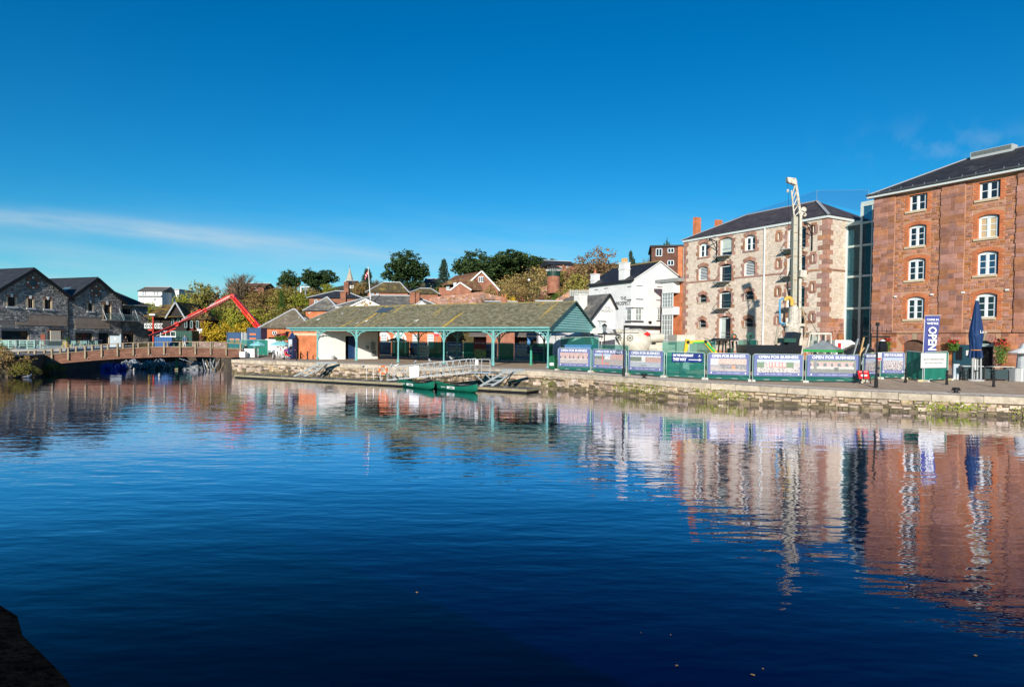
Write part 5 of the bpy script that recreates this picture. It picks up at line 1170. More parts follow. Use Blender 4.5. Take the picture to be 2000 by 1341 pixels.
 for i in range(nb):
  z0 = ez - .1 + (rz - ez) * i / nb; z1 = ez - .1 + (rz - ez) * (i + 1) / nb; f = i / nb; yA = -.1 + (Wd / 2) * f; yB = Wd + .1 - (Wd / 2) * f; f1 = (i + 1) / nb; yC = Wd / 2 * f1; yD = Wd - Wd / 2 * f1
  MB().hexa([(gx,yA,z0),(gx + .13,yA,z0),(gx + .13,yB,z0),(gx,yB,z0),(gx,yC,z1),(gx + .03,yC,z1),(gx + .03,yD,z1),(gx,yD,z1)]).build('weatherboard',teal_lit,t)
 MB().box(.05,.22,-.2,Wd + .2,ez - .42,ez - .1).build('gable_beam',teal,t)
 for s in (0,1):
  ya = -o if s == 0 else Wd + o; MB().bar((.42,ya,ez - o * k + .02),(.42,Wd / 2,rz + .04),.06,.16).build('bargeboard',mat('dark_teal_edge',(.04,.11,.11),rough=.6),t)
 # columns with curved brackets
 def column(x,y,zb,m,dirs):
  zt = ez - .42; r = .085; c = MB(); c.lathe([(.17,zb),(.17,zb + .12),(.11,zb + .2),(r,zb + .5),(r,zt - .9),(.12,zt - .85),(.09,zt - .78),(r,zt)],10,(x,y,0)); co_ = c.build('column',m,t,smooth=False)
  for dx,dy in dirs:
   br = MB(); pts = [Vector((x + dx * 1.25 * (1 - math.cos(a)) + dx * .08,y + dy * 1.25 * (1 - math.cos(a)) + dy * .08,zt - 1.15 + 1.1 * math.sin(a))) for a in [math.pi / 2 * i / 8 for i in range(9)]]
   for a,c_ in zip(pts,pts[1:]): br.bar(a,c_,.06,.09)
   cc = Vector((x + dx * .34,y + dy * .34,zt - .33)); rr = .2
   for i in range(10):
    a0,a1 = 2 * math.pi * i / 10,2 * math.pi * (i + 1) / 10; br.bar(cc + Vector((dx * rr * math.cos(a0),dy * rr * math.cos(a0),rr * math.sin(a0))),cc + Vector((dx * rr * math.cos(a1),dy * rr * math.cos(a1),rr * math.sin(a1))),.04,.05)
   br.bar((x + dx * .72,y + dy * .72,zt),(x + dx * .72,y + dy * .72,zt - .28),.04,.05)
   br.build('bracket',m,co_)
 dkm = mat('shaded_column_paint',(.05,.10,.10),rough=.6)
 for i in range(n):
  x = -sp * i; dirs = [(-1,0)] + ([(1,0)] if i else []) + ([(0,1)] if i == 0 else [])
  if i == 5: dirs = [(1,0)]
  column(x,0,ZL(x) + .02,teal,dirs)
  if i < 5: column(x,Wd,ZL(x) + .02,teal,([(-1,0)] + ([(1,0)] if i else []) + ([(0,-1)] if i == 0 else [])))
 MB().tube([(-sp * 1 - .16,-.02,.1),(-sp * 1 - .16,-.02,ez - .3)],.055,6).build('downpipe',teal,t); MB().tube([(-sp * 4 + .16,-.02,.1),(-sp * 4 + .16,-.02,ez - .3)],.055,6).build('downpipe',teal,t)
 # tie beams under the roof
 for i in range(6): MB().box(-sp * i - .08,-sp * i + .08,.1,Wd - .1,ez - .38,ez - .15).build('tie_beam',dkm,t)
 # closed end: brick front with a pale band,rough white cross wall with a door
 zb = ZL(x0); xw = -sp * 5 + .0; bz = ez - .42
 MB().box(x0,xw - .14,.05,.4,zb - .1,bz).box(x0,x0 + .3,.4,Wd - .3,zb - .1,bz).build('brick_end_wall',redbrick,t); MB().box(x0 - .01,xw - .14,.02,.06,zb + 2.75,zb + 3.05).build('pale_band',cream,t)
 rough = mat('rough_white_wall',(.84,.83,.80),(.9,.89,.87),sc_=2.5,rough=.95,bump=.5,bsc=7)
 dy0,dy1 = 3.5,5.0; wl = 8.0; RZ = R(-17.5)
 w2 = MB(); w2.box(-.25,.1,0,dy0,zb - .1,bz).box(-.25,.1,dy1,wl,zb - .1,bz).box(-.25,.1,dy0,dy1,zb + 2.75,bz); w2.build('white_cross_wall',rough,t,loc=(xw,.1,0),rotz=RZ); MB().box(x0,xw + 2.3,8.0,8.3,zb - .1,bz).build('rear_wall',redbrick,t)
 MB().box(-.6,-.5,dy0,dy1,zb - .1,zb + 2.9).build('dark_doorway',dark_in,t,loc=(xw,.1,0),rotz=RZ); MB().box(-.3,-.22,dy0 + .6,dy1 - .02,zb,zb + 2.6).build('blue_door_leaf',mat('navy_door',(.015,.05,.14),rough=.5),t,loc=(xw,.1,0),rotz=RZ)
 for y0,y1,z0,z1 in ((7.0,7.5,1.1,2.0),(7.0,7.6,.4,1.0),(6.3,6.6,1.2,1.6)): MB().box(.1,.35,y0,y1,zb + z0,zb + z1).build('meter_box',mat('meter_grey',(.28,.29,.28),rough=.6),t,loc=(xw,.1,0),rotz=RZ)
 MB().lathe([(.18,0),(.2,.35),(.14,.42)],10,(xw + .9,1.6,zb)).build('litter_drum',mat('drum_grey',(.35,.36,.36),rough=.5),t)
 # iron lantern and bracket on the brick end
 lx = x0 + .3; MB().bar((lx,.05,zb + 3.2),(lx,-.8,zb + 3.2),.05).bar((lx,.05,zb + 2.7),(lx,-.6,zb + 3.2),.04).build('lamp_bracket',black,t); MB().lathe([(.08,zb + 2.6),(.2,zb + 3.0),(.24,zb + 3.05),(.05,zb + 3.25)],6,(lx,-.8,0)).build('lantern',black,t)
 return t
shed_t = make_shed()
# ================================================================ heart-shaped info board on a green post,under the shed
p = onq(1037,712.5); t = thing('info_post','blue sign board on a green post under the right end of the shed','sign',p,SA)
MB().lathe([(.30,0),(.30,.05),(.12,.08),(.11,2.0)],12).build('post',mat('sea_green_post',(.05,.34,.24),rough=.5),t); MB().tube([(0,0,2.0),(0,0,2.6)],.09,8).bar((0,0,2.55),(-.6,0,3.1),.08).bar((0,0,2.55),(.7,0,3.15),.08).build('fork',black,t)
MB().extr([(-.55,3.1),(-.5,2.85),(0,2.55),(.5,2.85),(.62,3.1),(.6,3.35),(-.5,3.35)],-.06,.02).build('board',mat('sign_blue',(.02,.13,.5),rough=.4),t); lettering('THE QUAY',.24,white,t,(.02,-.075,3.02),bold=.01)
# ================================================================ the brick custom house and roofs behind the shed
wslate = mat_pattern('weathered_grey_slate',(.17,.16,.15),(.11,.105,.10),(.05,.05,.05),.45,.2,.02,zk=1.4,patch=(.27,.25,.19),patch_sc=.7,patch_thr=(.5,.66))
leadw = mat('pale_lead',(.46,.48,.50),rough=.6)
def hip_roof(t,x0,x1,y0,y1,ez,rz,m,run=None,name='roof',capm=None,left=True,right=True,o=.4):
 k = (y1 - y0) / 2; run = k if run is None else run; r = MB(); a,b_,c,d = (x0 - o,y0 - o,ez),(x1 + o,y0 - o,ez),(x1 + o,y1 + o,ez),(x0 - o,y1 + o,ez); P = (x0 + (run if left else -o),y0 + k,rz); Q = (x1 - (run if right else -o),y0 + k,rz)
 r.quad(a,b_,Q,P); r.quad(c,d,P,Q); r.tri(d,a,P); r.tri(b_,c,Q); r.quad(a,b_,c,d); ro = r.build(name,m,t)
 cp = MB().tube([P,Q],.12,6)
 if left: cp.tube([a,P],.12,6)
 if right: cp.tube([b_,Q],.12,6)
 cp.build('lead_cap',capm or leadw,ro); return ro
def simple_house(name,label,px0,px1,Y,base_z,ez_py,rz_py,m_wall,m_roof,depth=8,rz=0.0,kind='hip',wins=(),cat='building',run=None,capm=None,gable_px=None,frame=None):
 """rectangular house whose front spans px0..px1 at depth Y; wins = (px, py, w_px, h_px)"""
 a = at(px0,660,Y); c = at(px1,660,Y); t = thing(name,label,cat,(a.x,Y,base_z),rz); W = (c.x - a.x) / math.cos(rz) if rz else c.x - a.x; mid = (px0 + px1) / 2; ez = at(mid,ez_py,Y).z - base_z; rzz = at(mid,rz_py,Y + depth / 2).z - base_z
 ops = []
 for px,py,w_,h_ in wins:
  x = (px - px0) / (px1 - px0) * W; z = at(px,py,Y).z - base_z; hw = w_ / F * Y / 2; hh = h_ / F * Y / 2; ops.append((x - hw,x + hw,z - hh,z + hh))
 b = MB(); holed(b,0,W,0,ez,ops,0,.15); b.quad((0,0,0),(0,depth,0),(0,depth,ez),(0,0,ez)); b.quad((W,0,0),(W,depth,0),(W,depth,ez),(W,0,ez)); b.quad((0,depth,0),(W,depth,0),(W,depth,ez),(0,depth,ez))
 if kind == 'gable_ends': b.tri((0,0,ez),(0,depth,ez),(0,depth / 2,rzz)); b.tri((W,0,ez),(W,depth,ez),(W,depth / 2,rzz))
 b.build('wall',m_wall,t)
 for o_ in ops:
  f = .09; cx = (o_[0] + o_[1]) / 2; wv = MB().box(o_[0],o_[0] + f,.02,.12,o_[2],o_[3]).box(o_[1] - f,o_[1],.02,.12,o_[2],o_[3]).box(o_[0],o_[1],.02,.12,o_[2],o_[2] + f).box(o_[0],o_[1],.02,.12,o_[3] - f,o_[3]).box(cx - f / 2,cx + f / 2,.02,.12,o_[2],o_[3]).build('window',frame or winwhite,t); MB().quad((o_[0],.1,o_[2]),(o_[1],.1,o_[2]),(o_[1],.1,o_[3]),(o_[0],.1,o_[3])).build('pane',dkglass,wv)
 if kind == 'hip': hip_roof(t,0,W,0,depth,ez,rzz,m_roof,run=run,capm=capm)
 elif kind == 'gable_ends': hip_roof(t,0,W,0,depth,ez,rzz,m_roof,left=False,right=False,capm=capm)
 elif kind == 'flat': MB().box(-.3,W + .3,-.3,depth + .3,ez,ez + .3).build('roof',m_roof,t)
 return t,W,ez,rzz
cz_brick = redbrick
def make_custom():
 Y = 104; base = 1.7
 t,W,ez,rz = simple_house('custom_house','brick custom house with long grey slate roof, white pediment and arches',655,862,Y,base,600,577,cz_brick,wslate,depth=9,run=5.2)
 X = lambda px: (px - 655) / 207 * W; Z = lambda py,px=760: at(px,py,Y).z - base
 # white arches of the ground floor and sash windows
 for px in (750,781):
  a0,a1 = X(px - 13),X(px + 13); pts = [((a0 + a1) / 2 + (a1 - a0) / 2 * math.cos(a),Z(663) + (a1 - a0) / 2 * 1.15 * math.sin(a)) for a in [math.pi * i / 12 for i in range(13)]]; pin = [((a0 + a1) / 2 + (a1 - a0) / 2 * .72 * math.cos(a),Z(663) + (a1 - a0) / 2 * .82 * math.sin(a)) for a in [math.pi * i / 12 for i in range(13)]]; b = MB()
  for i in range(12): b.hexa([(pin[i][0],.1,pin[i][1]),(pts[i][0],.1,pts[i][1]),(pts[i][0],-.12,pts[i][1]),(pin[i][0],-.12,pin[i][1]),(pin[i + 1][0],.1,pin[i + 1][1]),(pts[i + 1][0],.1,pts[i + 1][1]),(pts[i + 1][0],-.12,pts[i + 1][1]),(pin[i + 1][0],-.12,pin[i + 1][1])])
  for s,q in ((a0,1),(a1,-1)): b.box(min(s,s + q * (a1 - a0) * .14),max(s,s + q * (a1 - a0) * .14),-.12,.1,0,Z(663))
  b.build('white_arch',white,t)
 for px in (750,781,812,841):
  w_ = MB().box(X(px - 6),X(px + 6),-.06,.05,Z(680),Z(652)).build('sash_window',white,t); q = MB()
  for i in range(2):
   for j in range(5): q.box(X(px - 5.2 + i * 5.5),X(px - .3 + i * 5.5),-.09,-.065,Z(679 - j * 5.4),Z(675 - j * 5.4))
  q.build('panes',mat('pale_window_glass',(.35,.40,.42),rough=.1),w_)
 MB().box(X(655),X(862),-.3,.0,Z(602),Z(599)).build('white_eaves',white,t)
 # pediment with gilded crest
 yc = -1.2; a0,a1 = X(690),X(746); b = MB(); zt = Z(587); zb = Z(600.5)
 b.extr([(a0,zb),(a1,zb),((a0 + a1) / 2,zt)],yc,4.5); b.build('pediment',white,t)
 m = MB(); mid = (a0 + a1) / 2
 for s in (a0 - .3,a1 + .3): m.bar((s,yc - .1,zb),(mid,yc - .1,zt + .12),.3,.2)
 m.build('pediment_moulding',white,t); pr = MB()
 for s in (a0 - .35,a1 + .35): pr.hexa([(s,yc - .2,zb + .05),(mid,yc - .2,zt + .2),(mid,4.5,zt + .2),(s,4.5,zb + .05),(s,yc - .2,zb + .15),(mid,yc - .2,zt + .32),(mid,4.5,zt + .32),(s,4.5,zb + .15)])
 pr.build('pediment_roof',wslate,t); cr = MB(); rnd = random.Random(2)
 for i in range(18): cx = mid + rnd.uniform(-.75,.75); czz = zb + .35 + rnd.uniform(-.15,.4); cr.lathe([(.01,-.06),(rnd.uniform(.08,.16),0),(.01,.06)],7,(cx,yc - .05,czz),axis=(0,1,0))
 cr.build('gilded_crest',mat('gilded',(.45,.25,.05),(.3,.2,.1),sc_=6,rough=.5),t)
 for px,py0,w_ in ((803.5,569,1.0),(812.5,569,.7)):
  MB().box(X(px) - w_ / 2,X(px) + w_ / 2,1.2,2.2,ez,Z(py0)).build('chimney',brick_dk,t)
 # dormer at the right
 a0,a1 = X(814),X(833); MB().extr([(a0,Z(600)),(a1,Z(600)),(a1,Z(596)),((a0 + a1) / 2,Z(588)),(a0,Z(596))],-.8,3).build('dormer',white,t); d = MB(); mid = (a0 + a1) / 2
 for s in (a0 - .3,a1 + .3): d.bar((s,-.9,Z(597)),(mid,-.9,Z(587)),.2,.14)
 d.build('dormer_verge',leadw,t); MB().box(a0 + .3,a1 - .3,-.83,-.8,Z(600),Z(596)).build('dormer_window',dkglass,t)
 return t
make_custom()
simple_house('brick_house','low brick house with grey pyramid slate roof left of the custom house',597,662,106,1.7,607,580,cz_brick,wslate,depth=5.4,run=2.7)
p = at(722,596,103.0); t = thing('flagpole','white flagpole with a drooping red white and blue flag behind the pediment','flagpole',(p.x,p.y + 1.2,p.z - 1.0),0)
top = at(719,521,104.2) - t.location; MB().tube([(0,0,0),top],[.10,.05],8).build('pole',white,t); MB().lathe([(.02,0),(.1,.08),(.02,.16)],8,top).build('finial',mat('gilt',(.6,.4,.1),rough=.4),t)
def flagmesh():
 b = MB(); n = 10
 for i in range(n):
  for j in range(3):
   z = top.z - .7 - i * .17; x = top.x - .05 - .055 * i; w_ = .1 + .09 * math.sin(i * .5); m = [2,0,0,1,0,0,1,2,0,0][(i + 2 * j) % 10]
   b.quad((x - w_ + j * w_ * .66,.05 * math.sin(i + j),z),(x - w_ + (j + 1) * w_ * .66,.05 * math.sin(i + j + 1),z),(x - w_ + (j + 1) * w_ * .66 - .055,.05 * math.sin(i + j + 2),z - .17),(x - w_ + j * w_ * .66 - .055,.05 * math.sin(i + j + 1),z - .17),m)
 b.build('flag',[mat('flag_red',(.6,.03,.03),rough=.8),mat('flag_white',(.7,.7,.7),rough=.8),mat('flag_blue',(.02,.03,.2),rough=.8)],t)
flagmesh()
# hipped brick building left of the shed
t,W,ez,rz = simple_house('brick_pavilion','small orange brick pavilion with stone pyramid roof left of the shed',511,606,96,1.6,641,604,cz_brick,mat_pattern('buff_stone_slate',(.22,.18,.13),(.16,.13,.09),(.07,.06,.05),.4,.2,.02,zk=1.4,patch=(.30,.27,.20),patch_sc=1.0,patch_thr=(.5,.7)),depth=7.0,run=3.4,wins=[(536,650,9,7)])
# dark slate roofed house and brick houses on the slope
dslate = mat_pattern('new_blue_slate',(.035,.042,.055),(.028,.034,.045),(.015,.018,.02),.4,.2,.02,zk=1.4)
t,W,ez,rz = simple_house('brick_house','brick house with dark blue slate hipped roof left of the flagpole',604,706,122,4.0,582,568,brick_dk,dslate,depth=7,run=4,wins=[(617,589,6,9),(640,589,6,9)])
MB().box(W * .62,W * .62 + .9,1.5,2.5,ez,rz + 1.6).build('chimney',brick_dk,t)
t = thing('brick_chimney_stack','tall brick chimney stack in front of the dark slate roof','chimney',at(670,600,108),0); MB().box(-.45,.45,0,.9,-3,2.35).build('shaft',brick_dk,t); MB().box(-.52,.52,-.07,.97,2.35,2.6).build('cap',brick_dk,t)
tile = mat_pattern('brown_tile_roof',(.19,.09,.05),(.14,.065,.04),(.06,.04,.03),.3,.2,.02,zk=1.4,patch=(.26,.2,.08),patch_sc=.8,patch_thr=(.52,.68))
mossy = mat_pattern('mossy_brown_roof',(.13,.10,.05),(.10,.08,.04),(.05,.04,.03),.3,.2,.02,zk=1.4,patch=(.30,.22,.05),patch_sc=.9,patch_thr=(.5,.66))
brk3 = mat_pattern('plain_red_brick',(.36,.11,.06),(.30,.09,.05),(.30,.2,.14),.23,.075,.012)
t,W,ez,rz = simple_house('brick_house','brick house with mossy hipped roof right of the flagpole',718,796,132,5.0,571,551,brk3,mossy,depth=9,run=2.4,wins=[(727,573,6,6),(737,574,5,5)])
t,W,ez,rz = simple_house('brick_house','low brick house with brown mossy roof between the pine and the sandstone wall',796,855,134,7.0,574,563,brk3,mossy,depth=8,run=2)
t,W,ez,rz = simple_house('stone_house','far grey stone house peeping out behind the pines',830,852,170,12,551,544,mat('far_grey_stone',(.3,.27,.24),rough=.9),slate_dk,depth=6,kind='gable_ends')
def gable_house():
 # house with a white-edged gable facing us,long roof running left
 Y = 138; base = 6.0; a = at(850,600,Y); t = thing('brick_house','large brick house with white edged gable above the sandstone wall','building',(a.x,Y,base),0); X = lambda px: (px - 850) / F * Y; Z = lambda py,px=920: at(px,py,Y).z - base
 b = MB(); b.box(X(855),X(920),2,10,0,Z(560,880)); b.build('rear_wall',brk3,t)
 b = MB(); b.poly([(X(917),.5,0),(X(973),.5,0),(X(973),.5,Z(565)),(X(940),.5,Z(530)),(X(917),.5,Z(550))]); b.quad((X(973),.5,0),(X(973),9,0),(X(973),9,Z(565)),(X(973),.5,Z(565))); b.build('gable_wall',brk3,t)
 r = MB(); r.quad((X(858),1.2,Z(557)),(X(917),.2,Z(551)),(X(940),.2,Z(529)),(X(886),3,Z(536))); r.tri((X(858),1.2,Z(557)),(X(886),3,Z(536)),(X(852),6,Z(557))); r.quad((X(940),.2,Z(529)),(X(976),.2,Z(566)),(X(976),9,Z(566)),(X(940),9,Z(529))); rf = r.build('roof',tile,t)
 v = MB().bar((X(916),.1,Z(551)),(X(940),.1,Z(529)),.2,.3).bar((X(940),.1,Z(529)),(X(976),.1,Z(567)),.2,.3); v.build('white_verge',white,t)
 # smaller front gables
 b = MB(); b.poly([(X(880),-.8,0),(X(920),-.8,0),(X(920),-.8,Z(567)),(X(900),-.8,Z(553)),(X(880),-.8,Z(567))]); b.build('front_gable',brk3,t); MB().bar((X(879),-.9,Z(568)),(X(899),-.9,Z(552.5)),.2,.26).bar((X(899),-.9,Z(552.5)),(X(921),-.9,Z(567)),.2,.26).build('front_verge',white,t)
 MB().quad((X(899),-.9,Z(553)),(X(921),-.9,Z(567)),(X(945),.45,Z(567)),(X(930),.45,Z(545))).build('porch_roof',tile,t)
 for px,py,w_,h_ in ((939,545,10,11),(873,561,7,9),(889,556,6,6)):
  q = MB().box(X(px - w_ / 2),X(px + w_ / 2),.3 if px > 930 else -.9 if px > 885 else 1.85,.48 if px > 930 else 1.9,Z(py + h_ / 2),Z(py - h_ / 2)).build('window',winwhite,t); yy = .26 if px > 930 else (-.93 if px > 885 else 1.82)
  for i in range(3): MB().box(X(px - w_ / 2 + .8 + i * w_ / 3),X(px - w_ / 2 + w_ / 3 - .3 + i * w_ / 3),yy,yy + .03,Z(py + h_ / 2 - 1),Z(py - h_ / 2 + 1)).build('pane',dkglass,q)
 return t
gable_house()
def sand_wall(name,label,pts,Y,base,seed,m=None):
 a = at(pts[0][0],600,Y); t = thing(name,label,'wall',(a.x,Y,base),0); X = lambda px: (px - pts[0][0]) / F * Y; Z = lambda px,py: at(px,py,Y).z - base; W = X(pts[-1][0])
 def top(x):
  for (p,q),(r_,s) in zip(pts,pts[1:]):
   if X(p) <= x <= X(r_) + .001: k = (x - X(p)) / max(.001,X(r_) - X(p)); return Z(p,q) + (Z(r_,s) - Z(p,q)) * k
  return Z(*pts[-1])
 b = MB()
 for (p,q),(r_,s) in zip(pts,pts[1:]): b.hexa([(X(p),0,0),(X(r_),0,0),(X(r_),1.2,0),(X(p),1.2,0),(X(p),0,Z(p,q)),(X(r_),0,Z(r_,s)),(X(r_),1.2,Z(r_,s)),(X(p),1.2,Z(p,q))])
 b.build('wall_core',mat('city_wall_mortar',(.33,.17,.12),(.40,.23,.16),sc_=1,rough=.95),t); s_ = MB(); rnd = random.Random(seed); mx_ = max(Z(*p) for p in pts)
 for r in courses(W,0,mx_,(.2,.42),(.3,.8),(),gap=.03,rnd=rnd):
  if r[3] < top((r[0] + r[1]) / 2): s_.stone(*r,d=.07,j=.04,ins=.04)
 s_.build('rubble',m or mat('city_wall_stone',(.34,.15,.10),(.48,.26,.19),sc_=1.2,rough=.9,bump=.4,island=.35,hue=.05),t,kind='stuff'); return t
sand_wall('city_wall','old red sandstone city wall above the shed roof',[(838,583),(860,578),(900,575),(932,570),(985,580),(1000,590)],122,3.0,4)
sand_wall('city_wall','broken red sandstone wall stub left of the white pub',[(1085,584),(1093,580),(1108,570),(1120,566),(1155,565)],112,3.0,5)
sand_wall('city_wall','narrow red sandstone wall end under the round brick kiosk',[(1056,562),(1060,560),(1072,558)],128,3.0,6)
# slate roof line peeping over the shed ridge,brick chimney with pots
t,W,ez,rz = simple_house('cottage_row','low slate roofed cottage with twin chimney pots behind the shed ridge',950,1005,92,1.6,600,589,brk3,slate_dk,depth=5,kind='gable_ends')
x = (983 - 950) / F * 92; MB().box(x - .42,x + .42,1,1.7,ez,rz + .25).build('chimney',brk3,t)
for dx in (-.2,.2): MB().lathe([(.11,rz + .25),(.13,rz + .4),(.1,rz + 1.0)],8,(x + dx,1.35,0)).build('chimney_pot',mat('terracotta',(.45,.16,.08),rough=.8),t)
# ================================================================ white pub
pubw = mat('pub_white_render',(.78,.78,.77),(.66,.66,.65),sc_=.9,rough=.8)
PA = math.atan2(.489,.872)
PF = Face(at(1237,620,90),PA); PF.o.z = 1.3
PS = Face(PF.o,PA - R(90))                       # side face: x runs towards the corner
dk_line = mat('dark_slate_line',(.06,.06,.065),rough=.7)
def rect_on(f,px0,py0,px1,py1):
 m = (py0 + py1) / 2; c = (px0 + px1) / 2; return f.uv(px0,m)[0],f.uv(px1,m)[0],f.uv(c,py1)[1],f.uv(c,py0)[1]
def sash(parent,x0,x1,z0,z1,y,ny=2,nx=2,flip=None,m=None,name='sash_window',rot=None):
 f = .07; b = MB().box(x0,x0 + f,y - .05,y + .05,z0,z1).box(x1 - f,x1,y - .05,y + .05,z0,z1).box(x0,x1,y - .05,y + .05,z0,z0 + f).box(x0,x1,y - .05,y + .05,z1 - f,z1)
 for i in range(1,nx): x = x0 + (x1 - x0) * i / nx; b.box(x - .025,x + .025,y - .04,y + .03,z0,z1)
 for i in range(1,ny): z = z0 + (z1 - z0) * i / ny; b.box(x0,x1,y - .04,y + .03,z - .03,z + .03)
 w_ = b.build(name,m or winwhite,parent)
 g = mat('pale_curtained_glass',(.20,.22,.20),(.34,.36,.34),sc_=3,rough=.08,spec=.6)
 for i in range(nx):
  for j in range(ny): MB().quad((x0 + (x1 - x0) * i / nx,y,z0 + (z1 - z0) * j / ny),(x0 + (x1 - x0) * (i + 1) / nx,y,z0 + (z1 - z0) * j / ny),(x0 + (x1 - x0) * (i + 1) / nx,y,z0 + (z1 - z0) * (j + 1) / ny),(x0 + (x1 - x0) * i / nx,y,z0 + (z1 - z0) * (j + 1) / ny)).build('pane',g,w_)
 return w_
def make_pub():
 t = thing('white_pub','tall white rendered pub with dark slate roof, gable facing the river','building',PF.o,PA)
 ez = PF.uv(1237,547)[1]; xa,az = PF.uv(1290,512.5); W = PF.uv(1333,560)[0]; ezr = PF.uv(1332,548)[1]; D = -PS.uv(1150,560)[0]
 b = MB(); b.poly([(0,0,0),(W,0,0),(W,0,ezr),(xa,0,az),(0,0,ez)]); b.quad((0,0,0),(0,D,0),(0,D,ez),(0,0,ez)); b.poly([(0,D,0),(W,D,0),(W,D,ezr),(xa,D,az),(0,D,ez)]); b.quad((W,0,0),(W,D,0),(W,D,ezr),(W,0,ezr)); b.build('wall',pubw,t)
 r = MB(); o = .3; k = (az - ez) / xa;
 r.hexa([(-o,-.05,ez - o * k),(xa,-.05,az),(xa,D + .2,az),(-o,D + .2,ez - o * k),(-o,-.05,ez - o * k + .2),(xa,-.05,az + .2),(xa,D + .2,az + .2),(-o,D + .2,ez - o * k + .2)]); k2 = (az - ezr) / (W - xa)
 r.hexa([(W + o,-.05,ezr - o * k2),(xa,-.05,az),(xa,D + .2,az),(W + o,D + .2,ezr - o * k2),(W + o,-.05,ezr - o * k2 + .2),(xa,-.05,az + .2),(xa,D + .2,az + .2),(W + o,D + .2,ezr - o * k2 + .2)]); rf = r.build('roof',mat_pattern('black_slate',(.032,.032,.036),(.024,.024,.028),(.012,.012,.014),.4,.2,.02,zk=1.4,rough=.55),t)
 MB().tube([(xa,0,az + .2),(xa,D,az + .2)],.1,6).build('ridge_tile',mat('yellow_lichen_ridge',(.40,.28,.06)),rf)
 MB().bar((-.02,-.08,ez + .1),(xa,-.08,az + .16),.06,.14).bar((xa,-.08,az + .16),(W + .2,-.08,ezr + .1),.06,.14).build('white_verge',white,t)
 # chimneys
 pot = mat('buff_pot',(.62,.33,.13),rough=.8)
 for (pxa,pxb,py0,py1,nm) in ((1204,1221,514,552,3),(1151.5,1160,536,562,1)):
  xa0 = PS.uv(pxa,540)[0]; xb0 = PS.uv(pxb,540)[0]; y0,y1 = -xb0,-xa0; zt = PS.uv((pxa + pxb) / 2,py0)[1]; yc = (y0 + y1) / 2; w_ = min(1.1,(y1 - y0) / 2.2) if nm == 1 else .65
  c = MB().box(.15,1.15,yc - w_,yc + w_,ez - .6,zt).build('chimney',pubw,t); MB().box(.08,1.22,yc - w_ - .07,yc + w_ + .07,zt - .9,zt - .75).box(.08,1.22,yc - w_ - .07,yc + w_ + .07,zt,zt + .12).build('chimney_band',pubw,c)
  for i in range(nm): MB().lathe([(.17,zt + .1),(.2,zt + .25),(.14,zt + .75)],8,(.65,yc + (i - (nm - 1) / 2) * .42,0)).build('chimney_pot',pot if nm > 1 else mat('terracotta',(.45,.16,.08)),c)
 # blocked windows: dark head and sill lines on a shallow recess
 for px0,px1,py0,py1 in ((1243,1254.5,558.5,583.5),(1283,1293.5,560.5,585.5)):
  x0,x1,z0,z1 = rect_on(PF,px0,py0,px1,py1); MB().box(x0,x1,-.08,.0,z1,z1 + .07).box(x0 - .1,x1 + .1,-.12,.0,z0 - .08,z0).build('blocked_window_trim',dk_line,t); MB().box(x0 + .1,x1 - .1,-.02,.0,z0,z1).build('blocked_window',pubw,t)
 for px0,px1,py0,py1 in ((1226,1233,560,584.5),(1180,1187,563.5,585),(1161.5,1168,566,588)):
  x0,x1,z0,z1 = rect_on(PS,px0,py0,px1,py1); MB().box(-.08,0,-x1,-x0,z1,z1 + .07).box(-.12,0,-x1 - .1,-x0 + .1,z0 - .08,z0).build('blocked_window_trim',dk_line,t); MB().box(-.02,.0,-x1 + .1,-x0 - .1,z0,z1).build('blocked_window',pubw,t)
 # corner bay on the first floor and a window on the right
 x0,x1,z0,z1 = rect_on(PF,1240,602,1252,626); sash(t,x0,x1,z0,z1,-.1,2,2); MB().box(-.16,x1 + .25,-.22,.0,z1,z1 + .1).box(-.16,x1 + .3,-.28,.0,z0 - .16,z0 - .02).build('bay_trim',dk_line,t); MB().box(-.1,x0,-.12,.0,z0,z1).box(x1,x1 + .12,-.12,0,z0,z1).build('bay_mullion',white,t)
 ws = sash(t,.0,1.1,z0,z1,0,2,1); ws.rotation_euler = (0,0,R(-90)); ws.location = (-.12,1.3,0); MB().box(-.28,.0,0,1.5,z0 - .16,z0 - .02).box(-.22,0,0,1.4,z1,z1 + .1).build('bay_trim',dk_line,t)
 x0,x1,z0,z1 = rect_on(PF,1283,602,1293,625.5); sash(t,x0,x1,z0,z1,-.03,2,2); MB().box(x0 - .1,x1 + .1,-.12,0,z0 - .14,z0).box(x0 - .05,x1 + .05,-.08,0,z1,z1 + .07).build('window_trim',dk_line,t)
 # dark fascia and canopy over the ground floor
 za = PF.uv(1260,641)[1]; zb = PF.uv(1260,636)[1]; MB().box(-1.6,W,-.5,.0,za,zb).build('dark_fascia',anth,t); MB().hexa([(W * .55,-1.6,za - 1.3),(W,-1.6,za - 1.3),(W,0,za - .1),(W * .7,0,za - .1),(W * .55,-1.6,za - 1.2),(W,-1.6,za - 1.2),(W,0,za),(W * .7,0,za)]).build('canopy',mat('grey_canopy',(.25,.25,.22),rough=.8),t)
 for tx,py,sz,wd in (('THE',583,.70,1.3),('PROSPECT',592.5,.76,3.3)):
  x,z = PS.uv(1217.5,py); lettering(tx,sz,mat('sign_black',(.02,.02,.02),rough=.6),t,(-.03,-x,z),(R(90),0,R(-90)),bold=.012,fit=wd)
 MB().tube([(-.1,.25,.3),(-.1,.25,ez - .2)],.06,6).build('downpipe',white,t); MB().tube([(-.38,-.05,ez - .12),(-.38,D,ez - .12)],.07,6).build('gutter',anth,t)
 x,z = PF.uv(1264,598); MB().box(x - .05,x + .05,-.06,0,z - .2,z + .2).build('alarm_box',white,t)
